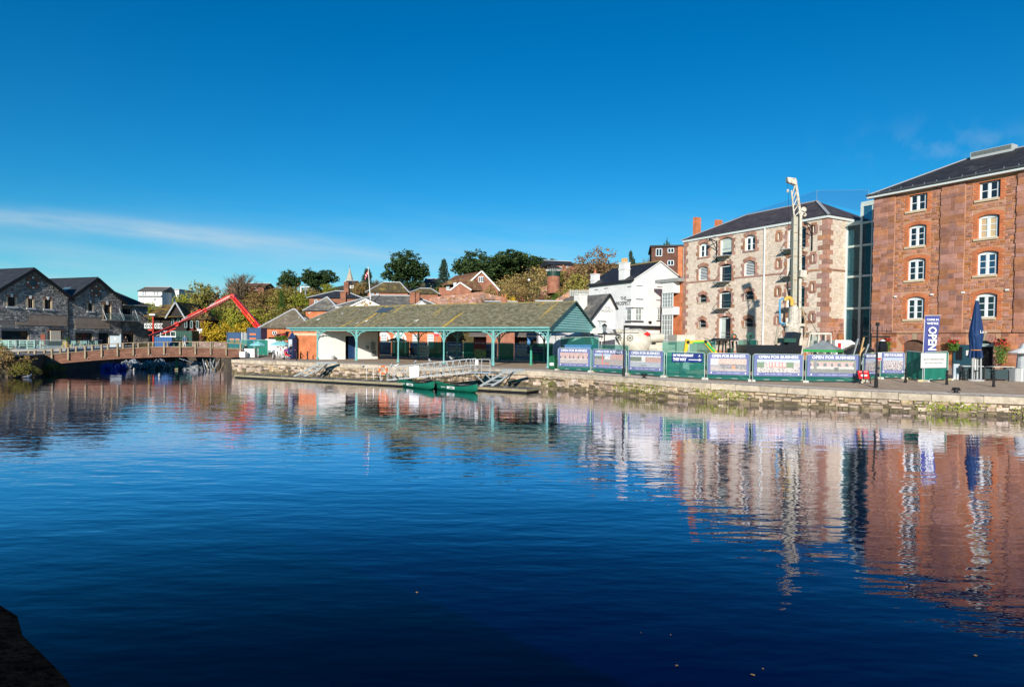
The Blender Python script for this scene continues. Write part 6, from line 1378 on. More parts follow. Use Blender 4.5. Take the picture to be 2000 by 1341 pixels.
 x,z = PF.uv(1269,629); MB().box(x - .25,x + .1,-.3,0,z - .15,z + .15).build('flood_lamp',black,t)
 return t
make_pub()
def make_pub2():
 f = Face(at(1152,640,74),PA); f.o.z = 1.4; t = thing('pub_annexe','lower white pub annexe with lettered gable and slate roof','building',f.o,PA)
 ez = f.uv(1152,622)[1]; xa,az = f.uv(1188,576); W,er = f.uv(1202,603); D = 9.0
 b = MB(); b.poly([(0,0,0),(W,0,0),(W,0,er),(xa,0,az),(0,0,ez)]); b.quad((0,0,0),(0,D,0),(0,D,ez),(0,0,ez)); b.quad((W,0,0),(W,D,0),(W,D,er),(W,0,er)); b.build('wall',pubw,t)
 r = MB(); k = (az - ez) / xa; o = .35; k2 = (az - er) / (W - xa)
 for sx in (-o,W + .1):
  zz = ez - o * k if sx < 0 else er - .1 * k2; r.hexa([(sx,-.3,zz),(xa,-.3,az),(xa,D,az),(sx,D,zz),(sx,-.3,zz + .16),(xa,-.3,az + .16),(xa,D,az + .16),(sx,D,zz + .16)])
 r.build('roof',wslate,t)
 v = MB()
 for sx in (-o,W + .1): v.bar((sx,-.36,(ez - o * k if sx < 0 else er - .1 * k2) + .05),(xa,-.36,az + .08),.08,.22)
 v.build('dark_verge',anth,t)
 m = mat('sign_grey',(.38,.38,.38),rough=.7); x,z = f.uv(1186,601); lettering('THE',.42,m,t,(x,-.03,z),bold=.008); x,z = f.uv(1186,607.5); lettering('PROSPECT',.42,m,t,(x,-.03,z),bold=.008,fit=1.75)
 x0,x1,z0,z1 = rect_on(f,1168,628,1175,646); sash(t,x0,x1,z0,z1,-.03,3,2); MB().box(x0 - .1,x1 + .6,-.1,0,z1,z1 + .1).build('window_trim',dk_line,t)
 # rear wing running left behind the shed,big white chimney
 p = at(1134,590,77) - f.o; l = Matrix.Rotation(-PA,3,'Z') @ p; zt = at(1134,574,77).z - 1.4; c = MB().box(l.x - .62,l.x + .62,l.y - .5,l.y + .5,ez - .5,zt).build('chimney',mat('flaking_white',(.72,.70,.66),(.55,.5,.45),sc_=3,rough=.9,thr=(.5,.75)),t); MB().box(l.x - .68,l.x + .68,l.y - .56,l.y + .56,zt - .12,zt).build('chimney_cap',MATS['flaking_white'],c)
make_pub2()
simple_house('pub_wing','long low white pub wing with dark slate roof behind the shed',1052,1150,83,1.5,633,588,pubw,slate_dk,depth=6,kind='gable_ends',wins=[(1064,650,7,12),(1082,648,8,9),(1120,648,8,9),(1138,650,7,12)])
def make_bay():
 o = LW.pt(LW.uv(1293,600)[0],0,0); f = Face(o,FA); f.o.z = LW.o.z; t = thing('brick_bay_house','narrow brick front with white two storey bay window beside the limestone warehouse','building',f.o,FA); W = f.uv(1337,600)[0]; H = f.uv(1315,552)[1]
 MB().box(0,W - .05,.02,6,0,H).build('wall',redbrick,t); MB().box(-.2,W - .06,-1.2,6.2,H,H + .45).build('parapet',mat('grey_lead_roof',(.24,.25,.24),(.3,.31,.3),sc_=2,rough=.7),t)
 x0 = f.uv(1299,600)[0] - .3; x1 = f.uv(1327,600)[0]; zs = [f.uv(1313,y)[1] for y in (690,665,648,615,600,573,556)]
 b = MB(); d = -1.0; mx_ = (x0 + x1) / 2; xf0,xf1 = x0 + .75,x1 - .2
 def ring(z0,z1,m=0): b.add([(x0,0,z0),(xf0,d,z0),(xf1,d,z0),(x1,0,z0),(x0,0,z1),(xf0,d,z1),(xf1,d,z1),(x1,0,z1)],((0,1,5,4),(1,2,6,5),(2,3,7,6)))
 ring(.2,zs[1]); ring(zs[3],zs[4]); ring(zs[5],H)
 b.build('bay_panels',white,t)
 for z0,z1 in ((zs[1],zs[3]),(zs[4],zs[5])):
  sash(t,xf0,xf1,z0,z1,d + .02,5 if z1 - z0 > 2.4 else 4,4)
  w_ = sash(t,0,math.hypot(xf0 - x0,d),z0,z1,.02,4,3); w_.location = (x0,0,0); w_.rotation_euler = (0,0,math.atan2(d,xf0 - x0))
 tr = MB()
 for z in (zs[1],zs[3],zs[4],zs[5]): tr.box(xf0 - .1,xf1 + .1,d - .08,d + .02,z - .05,z + .03)
 tr.build('bay_trim',mat('trim_grey',(.45,.46,.46),rough=.6),t)
make_bay()
# ================================================================ flats,kiosk,church,far white houses
brn = mat_pattern('brown_brick',(.16,.06,.04),(.13,.05,.035),(.12,.08,.06),.23,.075,.012)
t,W,ez,rz = simple_house('block_of_flats','brown brick flats with flat roof above the white pub',1270,1342,112,8,483,476,brn,slate_dk,depth=10,kind='flat',rz=-.18,wins=[(1284,493,12,15),(1306,490,12,9),(1306,514,12,10),(1284,520,12,14)])
MB().box(W * .68,W * .80,-.25,.0,0,ez).build('orange_panel',redbrick,t); MB().box(W * .82,W * .9,-.1,.0,0,ez).build('white_panel',white,t); MB().tube([(W * .93,-.15,0),(W * .93,-.15,ez)],.08,6).build('downpipe',steel,t)
def make_kiosk():
 Y = 126; p = at(1081,558,Y); t = thing('round_kiosk','round brick kiosk with dark green band and conical slate roof','kiosk',(p.x,Y,p.z - 1.5),0); Z = lambda py: at(1081,py,Y).z - p.z + 1.5; r = 12.8 / F * Y
 MB().lathe([(r,0),(r,Z(540))],24).build('brick_drum',brk3,t); MB().lathe([(r * 1.0,Z(540)),(r * 1.0,Z(526))],24).build('green_band',mat('kiosk_green',(.012,.045,.035),rough=.5),t); MB().lathe([(r * 1.2,Z(526)),(r * 1.22,Z(524)),(r * .5,Z(519.5)),(.1,Z(517))],24).build('roof',slate_dk,t)
 for i in range(24): a = 2 * math.pi * i / 24; MB().bar((r * math.cos(a),r * math.sin(a),Z(530)),(r * 1.18 * math.cos(a),r * 1.18 * math.sin(a),Z(526.5)),.12).build('bracket',white,t)
make_kiosk()
simple_house('brick_house','far brick house with slate roof behind the round kiosk',1075,1123,150,12,517,509,brk3,dslate,depth=9,kind='gable_ends',rz=.25,wins=[(1094,523,5,5),(1108,520,5,5),(1100,535,5,4)])
t = thing('church','slender grey church spire rising above a pale gabled house','church',(at(683,556,210).x,210,12),0); Z = lambda py: at(683,py,210).z - 12; st = mat('spire_stone',(.38,.33,.26),(.46,.41,.33),sc_=1,rough=.9)
MB().box(-1.3,1.3,-1.3,1.3,0,Z(548)).build('tower',st,t); MB().lathe([(1.25,Z(548)),(.05,Z(523))],8).build('spire',st,t); MB().tube([(0,0,Z(523)),(0,0,Z(518))],.06,5).build('finial',black,t)
simple_house('white_house','small pale gabled house below the church spire',674,691,180,11,556,548,white,dslate,depth=6,kind='gable_ends',wins=[(680,559,2,3),(686,559,2,3)])
t,W,ez,rz = simple_house('white_flats','white three storey flats with grey roof on the far left hill',271,317,200,9,569,560,pubw,mat_pattern('grey_far_roof',(.16,.15,.13),(.12,.11,.10),(.06,.06,.05),.5,.3,.02),depth=9,kind='gable_ends',wins=[(280,573,3.5,7),(285,573,3.5,7),(302,573,3.5,7),(308,573,3.5,7),(280,585,3,6),(303,585,4,6),(311,584,3,4)])
MB().box(0,W,-.6,0,at(290,578,200).z - 9.2,at(290,577,200).z - 8.9).build('balcony_band',mat('band_grey',(.4,.4,.4),rough=.8),t)
simple_house('white_flats','plain white flat roofed block right of the three storey flats',314,350,206,9,566,564,pubw,mat('flat_grey_roof',(.4,.4,.4),rough=.8),depth=9,kind='flat',wins=[(322,573,3,4),(340,573,4,4),(322,584,3,4),(340,584,4,4)])
simple_house('brick_house','far brick house half hidden in bare trees on the left slope',446,515,185,12,560,553,brk3,tile,depth=9,kind='gable_ends',wins=[(470,564,4,5),(485,564,4,5),(500,564,4,5)])
# slatted grey fence on the wall stub,lamp standard on the slope
t = thing('garden_fence','pale grey garden fence on top of the broken wall beside the pub','fence',at(1113,575,111),0); gf = mat('grey_fence',(.30,.33,.30),(.4,.42,.38),sc_=4,rough=.8)
for i in range(12): MB().box(i * .3,i * .3 + .22,0,.05,-.3,.8).build('board',gf,t)
for i in range(4): MB().box(i * 1.2 - .05,i * 1.2 + .05,-.04,.1,-.4,.9).build('post',gf,t)
t = thing('globe_lamp','white globe lamp on the slope below the round kiosk','lamp',at(1033,562,120),0); MB().tube([(0,0,0),(0,0,1.2)],.05,6).build('post',black,t); MB().lathe([(.02,1.2),(.22,1.3),(.27,1.45),(.2,1.63),(.02,1.7)],10).build('globe',white,t)
t = thing('floodlight_mast','pale steel mast with cross arm among the trees','mast',at(596.5,580,140),0); MB().tube([(0,0,-3),(0,0,2.9)],.14,6).build('mast',steel,t); MB().bar((-1.1,0,2.2),(.9,0,2.2),.12).build('cross_arm',steel,t); MB().bar((-1.0,0,1.0),(-1.0,0,2.3),.2).build('lamp_box',steel,t)
# ================================================================ site fence with banners along the quay
netg = mat_glass('green_netting',(.45,.75,.68),.58,.8); netg.node_tree.nodes['Principled BSDF'].inputs['Base Color'].default_value = (.012,.20,.16,1)
netd = mat_glass('dense_green_netting',(.1,.4,.3),.12,.8); netd.node_tree.nodes['Principled BSDF'].inputs['Base Color'].default_value = (.006,.17,.12,1)
fsteel = mat('fence_steel',(.45,.55,.52),rough=.5,metal=.2); banner_b = mat('banner_blue',(.115,.14,.31),(.15,.17,.34),sc_=1.5,rough=.6)
ftblock = mat('fence_foot',(.55,.42,.16),(.5,.5,.48),sc_=1,rough=.9)
def fence(a,c,label,group=None,dense=False,H=1.98,feet=True,net=None):
 a = Vector(a); c = Vector(c); d = c - a; W = math.hypot(d.x,d.y); ang = math.atan2(d.y,d.x); t = thing('fence_panel',label,'fence',a,ang,group); s = d.z / W
 fr = MB(); g = .06; Z = lambda x,z: z + s * x
 fr.tube([(g,0,Z(g,.08)),(g,0,Z(g,H - .1)),(g + .12,0,Z(g,H)),(W - g - .12,0,Z(W,H)),(W - g,0,Z(W,H - .1)),(W - g,0,Z(W,.08))],.028,6).tube([(g,0,Z(g,.16)),(W - g,0,Z(W - g,.16))],.024,6).tube([(g,0,Z(g,1.1)),(W - g,0,Z(W - g,1.1))],.014,5)
 fr.build('frame',fsteel,t)
 n = MB(); k = 10
 for i in range(k):
  x0,x1 = g + (W - 2 * g) * i / k,g + (W - 2 * g) * (i + 1) / k; y0,y1 = -.03 - .03 * math.sin(i * 1.7),-.03 - .03 * math.sin((i + 1) * 1.7); n.quad((x0,y0,Z(x0,.1)),(x1,y1,Z(x1,.1)),(x1,y1 * .5,Z(x1,H - .04)),(x0,y0 * .5,Z(x0,H - .04)))
 n.build('netting',net or (netd if dense else netg),t)
 wv = MB(); nx = int(W / .18)
 for i in range(1,nx): x = W * i / nx; wv.tube([(x,.01,Z(x,.12)),(x,.01,Z(x,H - .03))],.006,4,cap=False)
 wv.build('wire_mesh',fsteel,t)
 if feet:
  for x in (.05,W - .05): MB().hexa([(x - .12,-.38,Z(x,0)),(x + .12,-.38,Z(x,0)),(x + .12,.38,Z(x,0)),(x - .12,.38,Z(x,0)),(x - .09,-.34,Z(x,.15)),(x + .09,-.34,Z(x,.15)),(x + .09,.34,Z(x,.15)),(x - .09,.34,Z(x,.15))]).build('foot',ftblock,t)
 return t,W,ang
def pic(kind):
 rnd = random.Random(kind * 13 + 1); noise = [[rnd.random() for _ in range(60)] for _ in range(40)]
 def f(u,v):
  n = noise[int(v * 39)][int(u * 59)]; j = .75 + .5 * n; sky_ = (.42,.52,.68); wat = (.30,.33,.38)
  if kind == 0: c = (.48,.30,.28) if v > .45 else ((.55,.50,.46) if v > .35 else (.36,.31,.30)); c = (.06,.07,.10) if (.45 < v < .66 and (u * 6.2) % 1 < .3) else c
  elif kind == 1: c = sky_ if v > .82 and u < .6 else ((.45,.25,.22) if u > .55 and v > .5 else ((.62,.6,.58) if u > .35 and v > .5 else ((.10,.14,.10) if v > .55 else (.30,.26,.25)))); c = (.60,.12,.10) if (.25 < u < .31) or (.37 < u < .52 and .08 < v < .16) else c
  elif kind == 2: c = (.55,.60,.66) if v > .85 else ((.09,.13,.08) if u < .38 and v > .5 else ((.62,.6,.58) if u < .5 and v > .45 else ((.42,.24,.20) if v > .42 else wat))); c = (.05,.08,.07) if (.35 < u < .55 and .1 < v < .18) else c
  elif kind == 3: c = (.48,.33,.28) if v > .55 else ((.08,.08,.10) if n > .5 and v > .2 and u > .25 else ((.35,.30,.29) if v < .3 else (.25,.22,.24))); c = (.65,.2,.06) if (.6 < u < .68 and .2 < v < .45) else c; c = (.6,.62,.64) if u < .22 and v > .5 else c
  elif kind == 4: c = sky_ if v > .8 else ((.08,.16,.07) if (u < .16 or .7 < u < .85) and v > .4 else ((.50,.22,.19) if .28 < u < .7 and v > .4 else ((.50,.44,.42) if v < .35 else (.42,.38,.37)))); c = (.66,.64,.62) if (.3 < u < .68 and .48 < v < .72 and (u * 30) % 1 > .55) else c; c = (.07,.08,.10) if v < .4 and n > .82 else c
  elif kind == 5: c = (.12,.18,.07) if v > .86 else ((.45,.30,.28) if v > .5 else ((.50,.46,.42) if v > .3 else (.13,.14,.13))); c = (.08,.10,.11) if (.5 < v < .72 and (u * 6.3 + .2) % 1 < .42) else c; c = (.14,.15,.14) if .08 < u < .15 or u > .96 else c; c = (.05,.06,.06) if (.52 < u < .62 and .12 < v < .42) else c
  else: c = (.35,.42,.55) if v > .75 else ((.50,.42,.42) if n > .5 else (.18,.17,.20))
  return tuple(min(.9,x * j * .85 + .09) for x in c)
 return f
def banner(t0,W,ang,kind,label,x0=.12,x1=None,z0=.42,z1=1.95,text='OPEN FOR BUSINESS',group=None,dim=False):
 """printed banner tied to the river side of a fence panel"""
 x1 = W - .12 if x1 is None else x1; w_ = x1 - x0; a = t0.location; s = 0.0; tan_ = Vector((math.cos(ang),math.sin(ang),0)); nrm = Vector((math.sin(ang),-math.cos(ang),0)); o = a + tan_ * ((x0 + x1) / 2) + nrm * .075
 t = thing('banner',label,'banner',(o.x,o.y,qz(o.x,o.y) + z0),ang,group); h = z1 - z0
 b = MB(); n = 14
 for i in range(n):
  u0,u1 = -w_ / 2 + w_ * i / n,-w_ / 2 + w_ * (i + 1) / n; q = lambda u: .015 * math.sin(u * 4 + kind); b.quad((u0,q(u0),0),(u1,q(u1),0),(u1,q(u1),h),(u0,q(u0),h))
 b.build('sheet',banner_b,t); ph = h * .60; grid_print('picture',w_ * .88,ph,42,16,pic(kind),t,(0,-.022,h * .17))
 lettering(text,h * .185,mat('banner_white',(.82,.83,.88),rough=.5),t,(0,-.024,h * .885),bold=.006,fit=w_ * (.82 if len(text) > 8 else .6)); lettering('- SHOPS - FOOD - DRINK - ACTIVITIES -',h * .05,MATS['banner_white'],t,(0,-.024,h * .085),fit=w_ * .6)
 for sx in (-1,1): MB().lathe([(.05,-.01),(.05,.01)],10,(sx * w_ * .42,-.024,h * .09),axis=(0,1,0)).build('emblem',MATS['banner_white'],t)
 return t
FP = [(1088,722.7),(1156,726.5),(1225,731.5),(1299,736.5),(1378.5,741),(1467,744.8),(1570.5,746.8),(1681,748)]
P3 = [onq(*p) for p in FP]
names = ['first banner fence panel from the shed','second banner fence panel from the shed','third banner fence panel from the shed, right of the tall black post','see-through green fence panel with the waterfront arrow board','fence panel with banner in front of the yellow excavator','fence panel with banner in front of the drilling rig casing','widest banner fence panel beside the red arrow sign']
bl = ['open for business banner with row of white arches, nearest the shed','open for business banner with red boat picture','open for business banner with river and trees picture',None,'open for business banner showing a crowded cafe terrace','open for business banner showing a brick house and square','open for business banner with silhouette on a bench']
for i in range(7):
 a,c = P3[i],P3[i + 1]; d = (c - a).normalized(); t,W,an = fence(a + d * .04,c - d * .04,'green netted site ' + names[i] if i < 3 else names[i],'site fence along the quay')
 if bl[i]: banner(t,W,an,[0,1,2,6,3,4,5][i],bl[i],group='open for business banners')
 else:
  o = a + (c - a) * .55; n = Vector((math.sin(an),-math.cos(an),0)); b = thing('direction_board','dark blue board reading on the waterfront this way with arrow','sign',(o.x + n.x * .08,o.y + n.y * .08,qz(o.x,o.y) + 1.22),an); w_ = W * .78; nb = mat('navy_board',(.012,.028,.16),rough=.5)
  MB().box(-w_ / 2,w_ / 2,-.015,.01,0,.68).build('board',nb,b); bw = MATS['banner_white']; lettering('ON THE WATERFRONT',.24,bw,b,(-w_ * .13,-.02,.50),bold=.012,fit=w_ * .66); lettering('THIS WAY',.28,bw,b,(-w_ * .24,-.02,.20),bold=.014,fit=w_ * .44)
  MB().box(w_ * .05,w_ * .40,-.03,-.017,.17,.22).extr([(w_ * .38,.10),(w_ * .47,.195),(w_ * .38,.29)],-.03,-.017).build('arrow',bw,b); MB().extr([(w_ * .36,.44),(w_ * .42,.44),(w_ * .40,.58)],-.03,-.017).build('emblem',bw,b)
t,W,an = fence(onq(1684,746),onq(1713,738.5),'fence panel turning back from the quay edge, seen obliquely','site fence along the quay'); banner(t,W,an,7,'open for business banner turned obliquely behind the red arrow sign',group='open for business banners')
t,W,an = fence(onq(1717,738.5),onq(1768,729.5),'fence panel with banner under the red flowers, near the brick warehouse','site fence along the quay'); bb = banner(t,W,an,8,'open for business banner with yellow and red safety notices on its corner',group='open for business banners')
for x,z,m in ((-1.45,1.25,mat('safety_yellow',(.85,.65,.02),rough=.5)),(-1.05,1.25,white),(-1.6,.5,white)):
 MB().box(x - .17,x + .17,-.05,-.035,z - .3,z + .3).build('safety_notice',m,bb); MB().box(x - .14,x + .14,-.06,-.051,z - .26,z - .1).build('notice_strip',mat('safety_red',(.7,.03,.03),rough=.5),bb)
t,W,an = fence(onq(1769,729.5),onq(1803,727),'dense green netted fence panel between the banner and the flag','site fence along the quay',dense=True,H=2.1); t,W,an = fence(onq(1804,727),onq(1852,726),'dense green netted fence panel under the white scheme banner','site fence along the quay',dense=True,H=2.1)
o = t.location + Vector((math.cos(an),math.sin(an),0)) * (W * .3); b = thing('white_banner','white banner with two grey lines of writing on green netting','banner',(o.x - .05,o.y - .12,o.z + 1.0),an); MB().box(-1.2,1.6,-.01,.0,0,1.05).build('sheet',white,b); gm = mat('grey_print',(.25,.25,.26),rough=.6); lettering('open for refurbishment scheme',.2,gm,b,(.2,-.02,.62),fit=2.3); lettering('part of the Quay Exeter',.2,gm,b,(.2,-.02,.36),fit=2.0)
# ---------------------------------------------------------------- rear fence behind the shed
rp = [(732,696.5),(765,697.5),(800,698.6),(836,699.8),(873,701),(905,702),(938,703),(972,704.2),(1004,705.2),(1040,706.6),(1080,708)]
kinds = [2,None,4,None,5,None,3,None,6,None]
for i,((a,b_),(c,d)) in enumerate(zip(rp,rp[1:])):
 pa,pc = onq(a,b_),onq(c,d); t,W,an = fence(pa,pc,ORD[i] + ' panel from the white cross wall in the green fence line behind the shed','rear fence line behind the shed',dense=i % 2 == 1,feet=False,H=2.2)
 if kinds[i] is not None: banner(t,W,an,kinds[i],'banner on the %s panel of the fence line behind the shed' % ORD[i],group='banners behind the shed',z0=.35,z1=2.05)
def site_board(px,py,w_,h_,z,label,m,txt=None,rows=()):
 p = onq(px,py); t = thing('site_board',label,'sign',(p.x,p.y - .25,p.z + z),SA); MB().box(-w_ / 2,w_ / 2,-.02,.02,0,h_).build('board',m,t)
 for (s,sz,zz,mm) in rows: lettering(s,sz,mm,t,(0,-.03,zz),bold=.006,fit=w_ * .8)
 return t
site_board(827,700.5,1.9,1.25,.5,'white site board under the left half of the shed',white,rows=(('SITE ENTRANCE',.22,.85,gm),('Foundation works',.18,.45,MATS['safety_red'])))
site_board(937,703.5,1.8,2.0,.55,'maroon and chevron diversion board behind the shed columns',mat('maroon_board',(.25,.03,.05),rough=.5),rows=(('FOOTPATH CLOSED',.22,1.6,white),))
t = site_board(938,703.7,1.7,1.0,.4,'yellow and grey chevron sheet below the maroon board',mat('chevron_yellow',(.6,.55,.08),(.25,.25,.22),sc_=3,thr=(.48,.52),rough=.6))
t = site_board(1052,707.2,3.0,.8,1.0,'dark navy waterfront board in the shade behind the shed',nb,rows=(('ON THE WATERFRONT',.26,.56,gm),('THIS WAY',.26,.22,gm)))
t = thing('no_entry_sign','round red no entry sign behind the shed','sign',at(853,650,92),0); MB().lathe([(.55,-.02),(.55,.02)],20,axis=(0,1,0)).build('disc',MATS['safety_red'],t); MB().box(-.36,.36,-.04,-.025,-.1,.1).build('bar',white,t); MB().tube([(0,.06,-4),(0,.06,.5)],.05,6).build('post',steel,t)
# ---------------------------------------------------------------- dark timber stalls and bunting behind the rear fence
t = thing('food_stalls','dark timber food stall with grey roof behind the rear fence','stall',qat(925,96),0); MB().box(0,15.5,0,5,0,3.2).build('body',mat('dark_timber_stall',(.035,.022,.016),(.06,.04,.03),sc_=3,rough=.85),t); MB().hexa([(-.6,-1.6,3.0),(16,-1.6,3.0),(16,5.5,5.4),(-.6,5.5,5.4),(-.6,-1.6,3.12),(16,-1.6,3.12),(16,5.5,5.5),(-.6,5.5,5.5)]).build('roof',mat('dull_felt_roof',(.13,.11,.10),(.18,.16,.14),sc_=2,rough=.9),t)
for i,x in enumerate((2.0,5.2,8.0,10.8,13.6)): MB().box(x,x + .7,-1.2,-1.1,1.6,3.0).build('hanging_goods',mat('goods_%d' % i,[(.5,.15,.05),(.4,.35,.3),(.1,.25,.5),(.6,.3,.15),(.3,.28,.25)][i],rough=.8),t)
t = thing('bunting','string of small coloured pennants hung in front of the stalls','bunting',qat(905,91),0); MB().tube([(i * .6,0,4.3 - .4 * math.sin(math.pi * (i % 12) / 12)) for i in range(25)],.012,4).build('cord',white,t); cols = [(.7,.1,.05),(.8,.6,.05),(.8,.8,.8),(.05,.2,.6),(.05,.4,.2)]
for i in range(40): x = i * .36 + .1; z = 4.3 - .4 * math.sin(math.pi * ((x / .6) % 12) / 12); MB().tri((x,0,z),(x + .26,0,z),(x + .13,.02,z - .34)).build('pennant',mat('pennant_%d' % (i % 5),cols[i % 5],rough=.8),t)
# ================================================================ parasols
def parasol(p,rz,r,h,m,label,group,sq=False,drop=.35):
 t = thing('parasol',label,'parasol',p,rz,group); n = 4 if sq else 8; b = MB(); top = Vector((0,0,h)); k = 6
 for i in range(n):
  a0,a1 = 2 * math.pi * (i + .5) / n,2 * math.pi * (i + 1.5) / n; P0 = Vector((r * math.cos(a0),r * math.sin(a0),h - drop)); P1 = Vector((r * math.cos(a1),r * math.sin(a1),h - drop)); b.tri(top,P0,P1); b.quad(P0,P1,P1 + Vector((0,0,-.12)),P0 + Vector((0,0,-.12)))
 b.build('canopy',m,t); MB().tube([(0,0,.05),(0,0,h + .05)],.035,6).build('pole',white,t); MB().lathe([(.3,0),(.3,.06),(.08,.1)],10).build('base',black,t)
 for i in range(n): a0 = 2 * math.pi * (i + .5) / n; MB().bar((0,0,h - drop - .5),(r * .7 * math.cos(a0),r * .7 * math.sin(a0),h - drop * .7 - .03),.02).build('rib',white,t)
 return t
aqua = mat('aqua_canvas',(.20,.52,.55),(.26,.6,.62),sc_=3,rough=.8)
for px,Y,lab in ((504,78,'aqua parasol standing alone near the bridge end'),(543,79.5,'aqua parasol partly behind another beside the brick end wall'),(553,77.5,'aqua parasol over white tables beside the brick end wall'),(775,83,'aqua parasol seen under the market shed')):
 p = qat(px,Y); parasol(p,.2,.95 if px < 600 else 1.35,at(px,666 if px < 520 else (665.5 if px < 600 else 658),Y).z - p.z,aqua,lab,'aqua parasols',drop=.42)
canv = mat('white_canvas',(.74,.73,.70),rough=.8)
for px,Y,h,lab in ((1085,76,3.9,'white parasol seen through the right end of the shed'),(1140,73,3.6,'white square parasol left of the lamp post by the pub'),(1175,70,4.0,'white square parasol in front of the lettered gable'),(1205,72,3.7,'white square parasol partly behind the mixer truck')): parasol(qat(px,Y),.75,2.2,h,canv,lab,'white pub parasols',sq=True,drop=.75)
# ================================================================ huts,hoardings on the left of the shed
orange = mat('orange_grille',(.62,.17,.06),rough=.6)
def hut(px0,px1,py0,Y,label,squares):
 a = qat(px0,Y); c = qat(px1,Y); t = thing('site_hut',label,'hut',a,0); W = c.x - a.x; H = at(px0,py0,Y).z - a.z; MB().box(0,W,0,2.4,0,H).build('shell',bcon,t); MB().box(-.05,W + .05,-.05,2.45,H,H + .1).build('roof',bcon,t)
 for sx,sz,w_,h_ in squares: MB().box(sx * W - w_ / 2,sx * W + w_ / 2,-.06,.0,sz * H - h_ / 2,sz * H + h_ / 2).build('grille',orange,t)
 MB().box(-.06,.06,-.06,.06,0,H).box(W - .06,W + .06,-.06,.06,0,H).build('corner_post',bcon,t); return t
hut(444,472,650,92,'dark blue site hut with orange grilles behind green netting',((.33,.62,.6,.75),(.72,.62,.6,.75))); hut(484,509,641,90,'taller dark blue plant box with orange grilles under the red boom',((.4,.78,.9,.25),(.4,.62,.9,.2)))
p = qat(479,91); t = thing('silo_pipes','cluster of white pipes between the two blue site huts','pipes',p,0)
for i in range(5): MB().tube([(-.45 + i * .22,0,0),(-.45 + i * .22,0,3.2 - .1 * (i % 2))],.08,8).build('pipe',white if i % 2 == 0 else steel,t)
for i,(a,c,lab) in enumerate((((443,693.5),(470,693.8),'green netted fence panel nearest the footbridge'),((470,693.8),(497,694.2),'green netted fence panel behind the lone aqua parasol'),((497,694.2),(524,694.6),'dense green fence panel at the end of the site compound'))): fence(onq(*a),onq(*c),lab,'compound fence by the bridge',dense=i == 2,H=2.15,feet=False)
p = qat(534,92); t = thing('white_van','white van parked behind the aqua parasols','van',p,.05); MB().extr([(-2.2,.35),(2.2,.35),(2.2,1.1),(1.7,1.35),(1.2,2.2),(-2.1,2.3),(-2.2,2.2)],-.9,.9).build('body',white,t); MB().box(1.1,1.75,-.92,.92,1.35,1.9).build('side_window',dkglass,t)
for x in (-1.4,1.4): MB().lathe([(.34,-.95),(.34,-.7)],14,(x,0,.34),axis=(0,1,0)).build('wheel',black,t)
# white plastic chairs and tables by the parasols
wch = make_chair(wplas); wch.name = 'plastic_chair'; first = True
CS = [(490,696,.4),(498,696.5,2.4),(537,698.5,.3),(541,699,2.7),(545,698,1.1),(549,699.2,3.0),(553,698.6,.2),(557,699.3,2.2),(539,697,1.8),(551,697,.9)]
for i,(px,py,a) in enumerate(CS):
 o = wch if first else tree_copy(wch); first = False; o.location = onq(px,py); o.rotation_euler = (0,0,a); tag(o,nth(CS,i) + ' from the left, white plastic chair near the aqua parasols','chair','white plastic chairs')
wt = make_table(wplas); first = True
CT = ((495,696),(543,698),(552,698.2))
for i,(px,py) in enumerate(CT): o = wt if first else tree_copy(wt); first = False; o.location = onq(px,py); tag(o,nth(CT,i) + ' from the left, small white table under the aqua parasols','table','white tables by the parasols')
for px,py,lab in ((487,698.0,'white counter box by the end of the footbridge'),(475,698.4,'small white box against the bridge end')):
 p = onq(px,py); t = thing('service_box',lab,'box',p,0); w_ = .75 if px > 480 else .35; MB().box(-w_,w_,-.3,.3,.05,1.05 if px > 480 else .7).build('body',white,t); MB().box(-w_ - .03,w_ + .03,-.33,.33,1.05 if px > 480 else .7,1.1 if px > 480 else .75).build('lid',mat('lid_grey',(.5,.5,.5),rough=.6),t)
# hanging flower basket by the brick end,phone kiosk,bollards
leafm = mat('basket_leaf',(.06,.14,.02),(.10,.20,.03),sc_=6,rough=.8,island=.4); petal = mat('red_petals',(.6,.03,.04),rough=.7,island=.3); pinkp = mat('pink_petals',(.6,.2,.25),rough=.7,island=.3)
def basket(p,r,h,label,pet=.12,petm=None,seed=1,chain=.8):
 t = thing('hanging_basket',label,'flower basket',p,0); rnd = random.Random(seed); lf = MB(); fl = MB()
 for i in range(900):
  a = rnd.random() * 6.28; z = rnd.random(); q = r * (1 - .55 * max(0,z - .35)) * math.sqrt(rnd.random()); c = Vector((q * math.cos(a),q * math.sin(a),-h * z + .12 * (1 - q / r))); u = Vector((rnd.gauss(0,1),rnd.gauss(0,1),rnd.gauss(0,1))).normalized() * .055; v = u.cross(Vector((rnd.gauss(0,1),rnd.gauss(0,1),rnd.gauss(0,1)))).normalized() * .045
  (fl if z < .3 and rnd.random() < pet * 3 else lf).quad(c - u,c + v,c + u,c - v)
 lf.build('foliage',leafm,t,kind='stuff'); fl.build('flowers',petm or petal,t,kind='stuff'); MB().lathe([(.05,-.3),(r * .5,-.15),(r * .6,0)],10).build('bowl',black,t); MB().tube([(0,0,0),(0,0,chain)],.012,4).build('chain',black,t); return t
basket(at(545,652,80),.62,.95,'pink and red flower basket above the aqua parasols',.25,pinkp,5); basket(at(556,651,79.5),.5,.9,'red and pink flower basket beside the brick end wall',.25,petal,6)
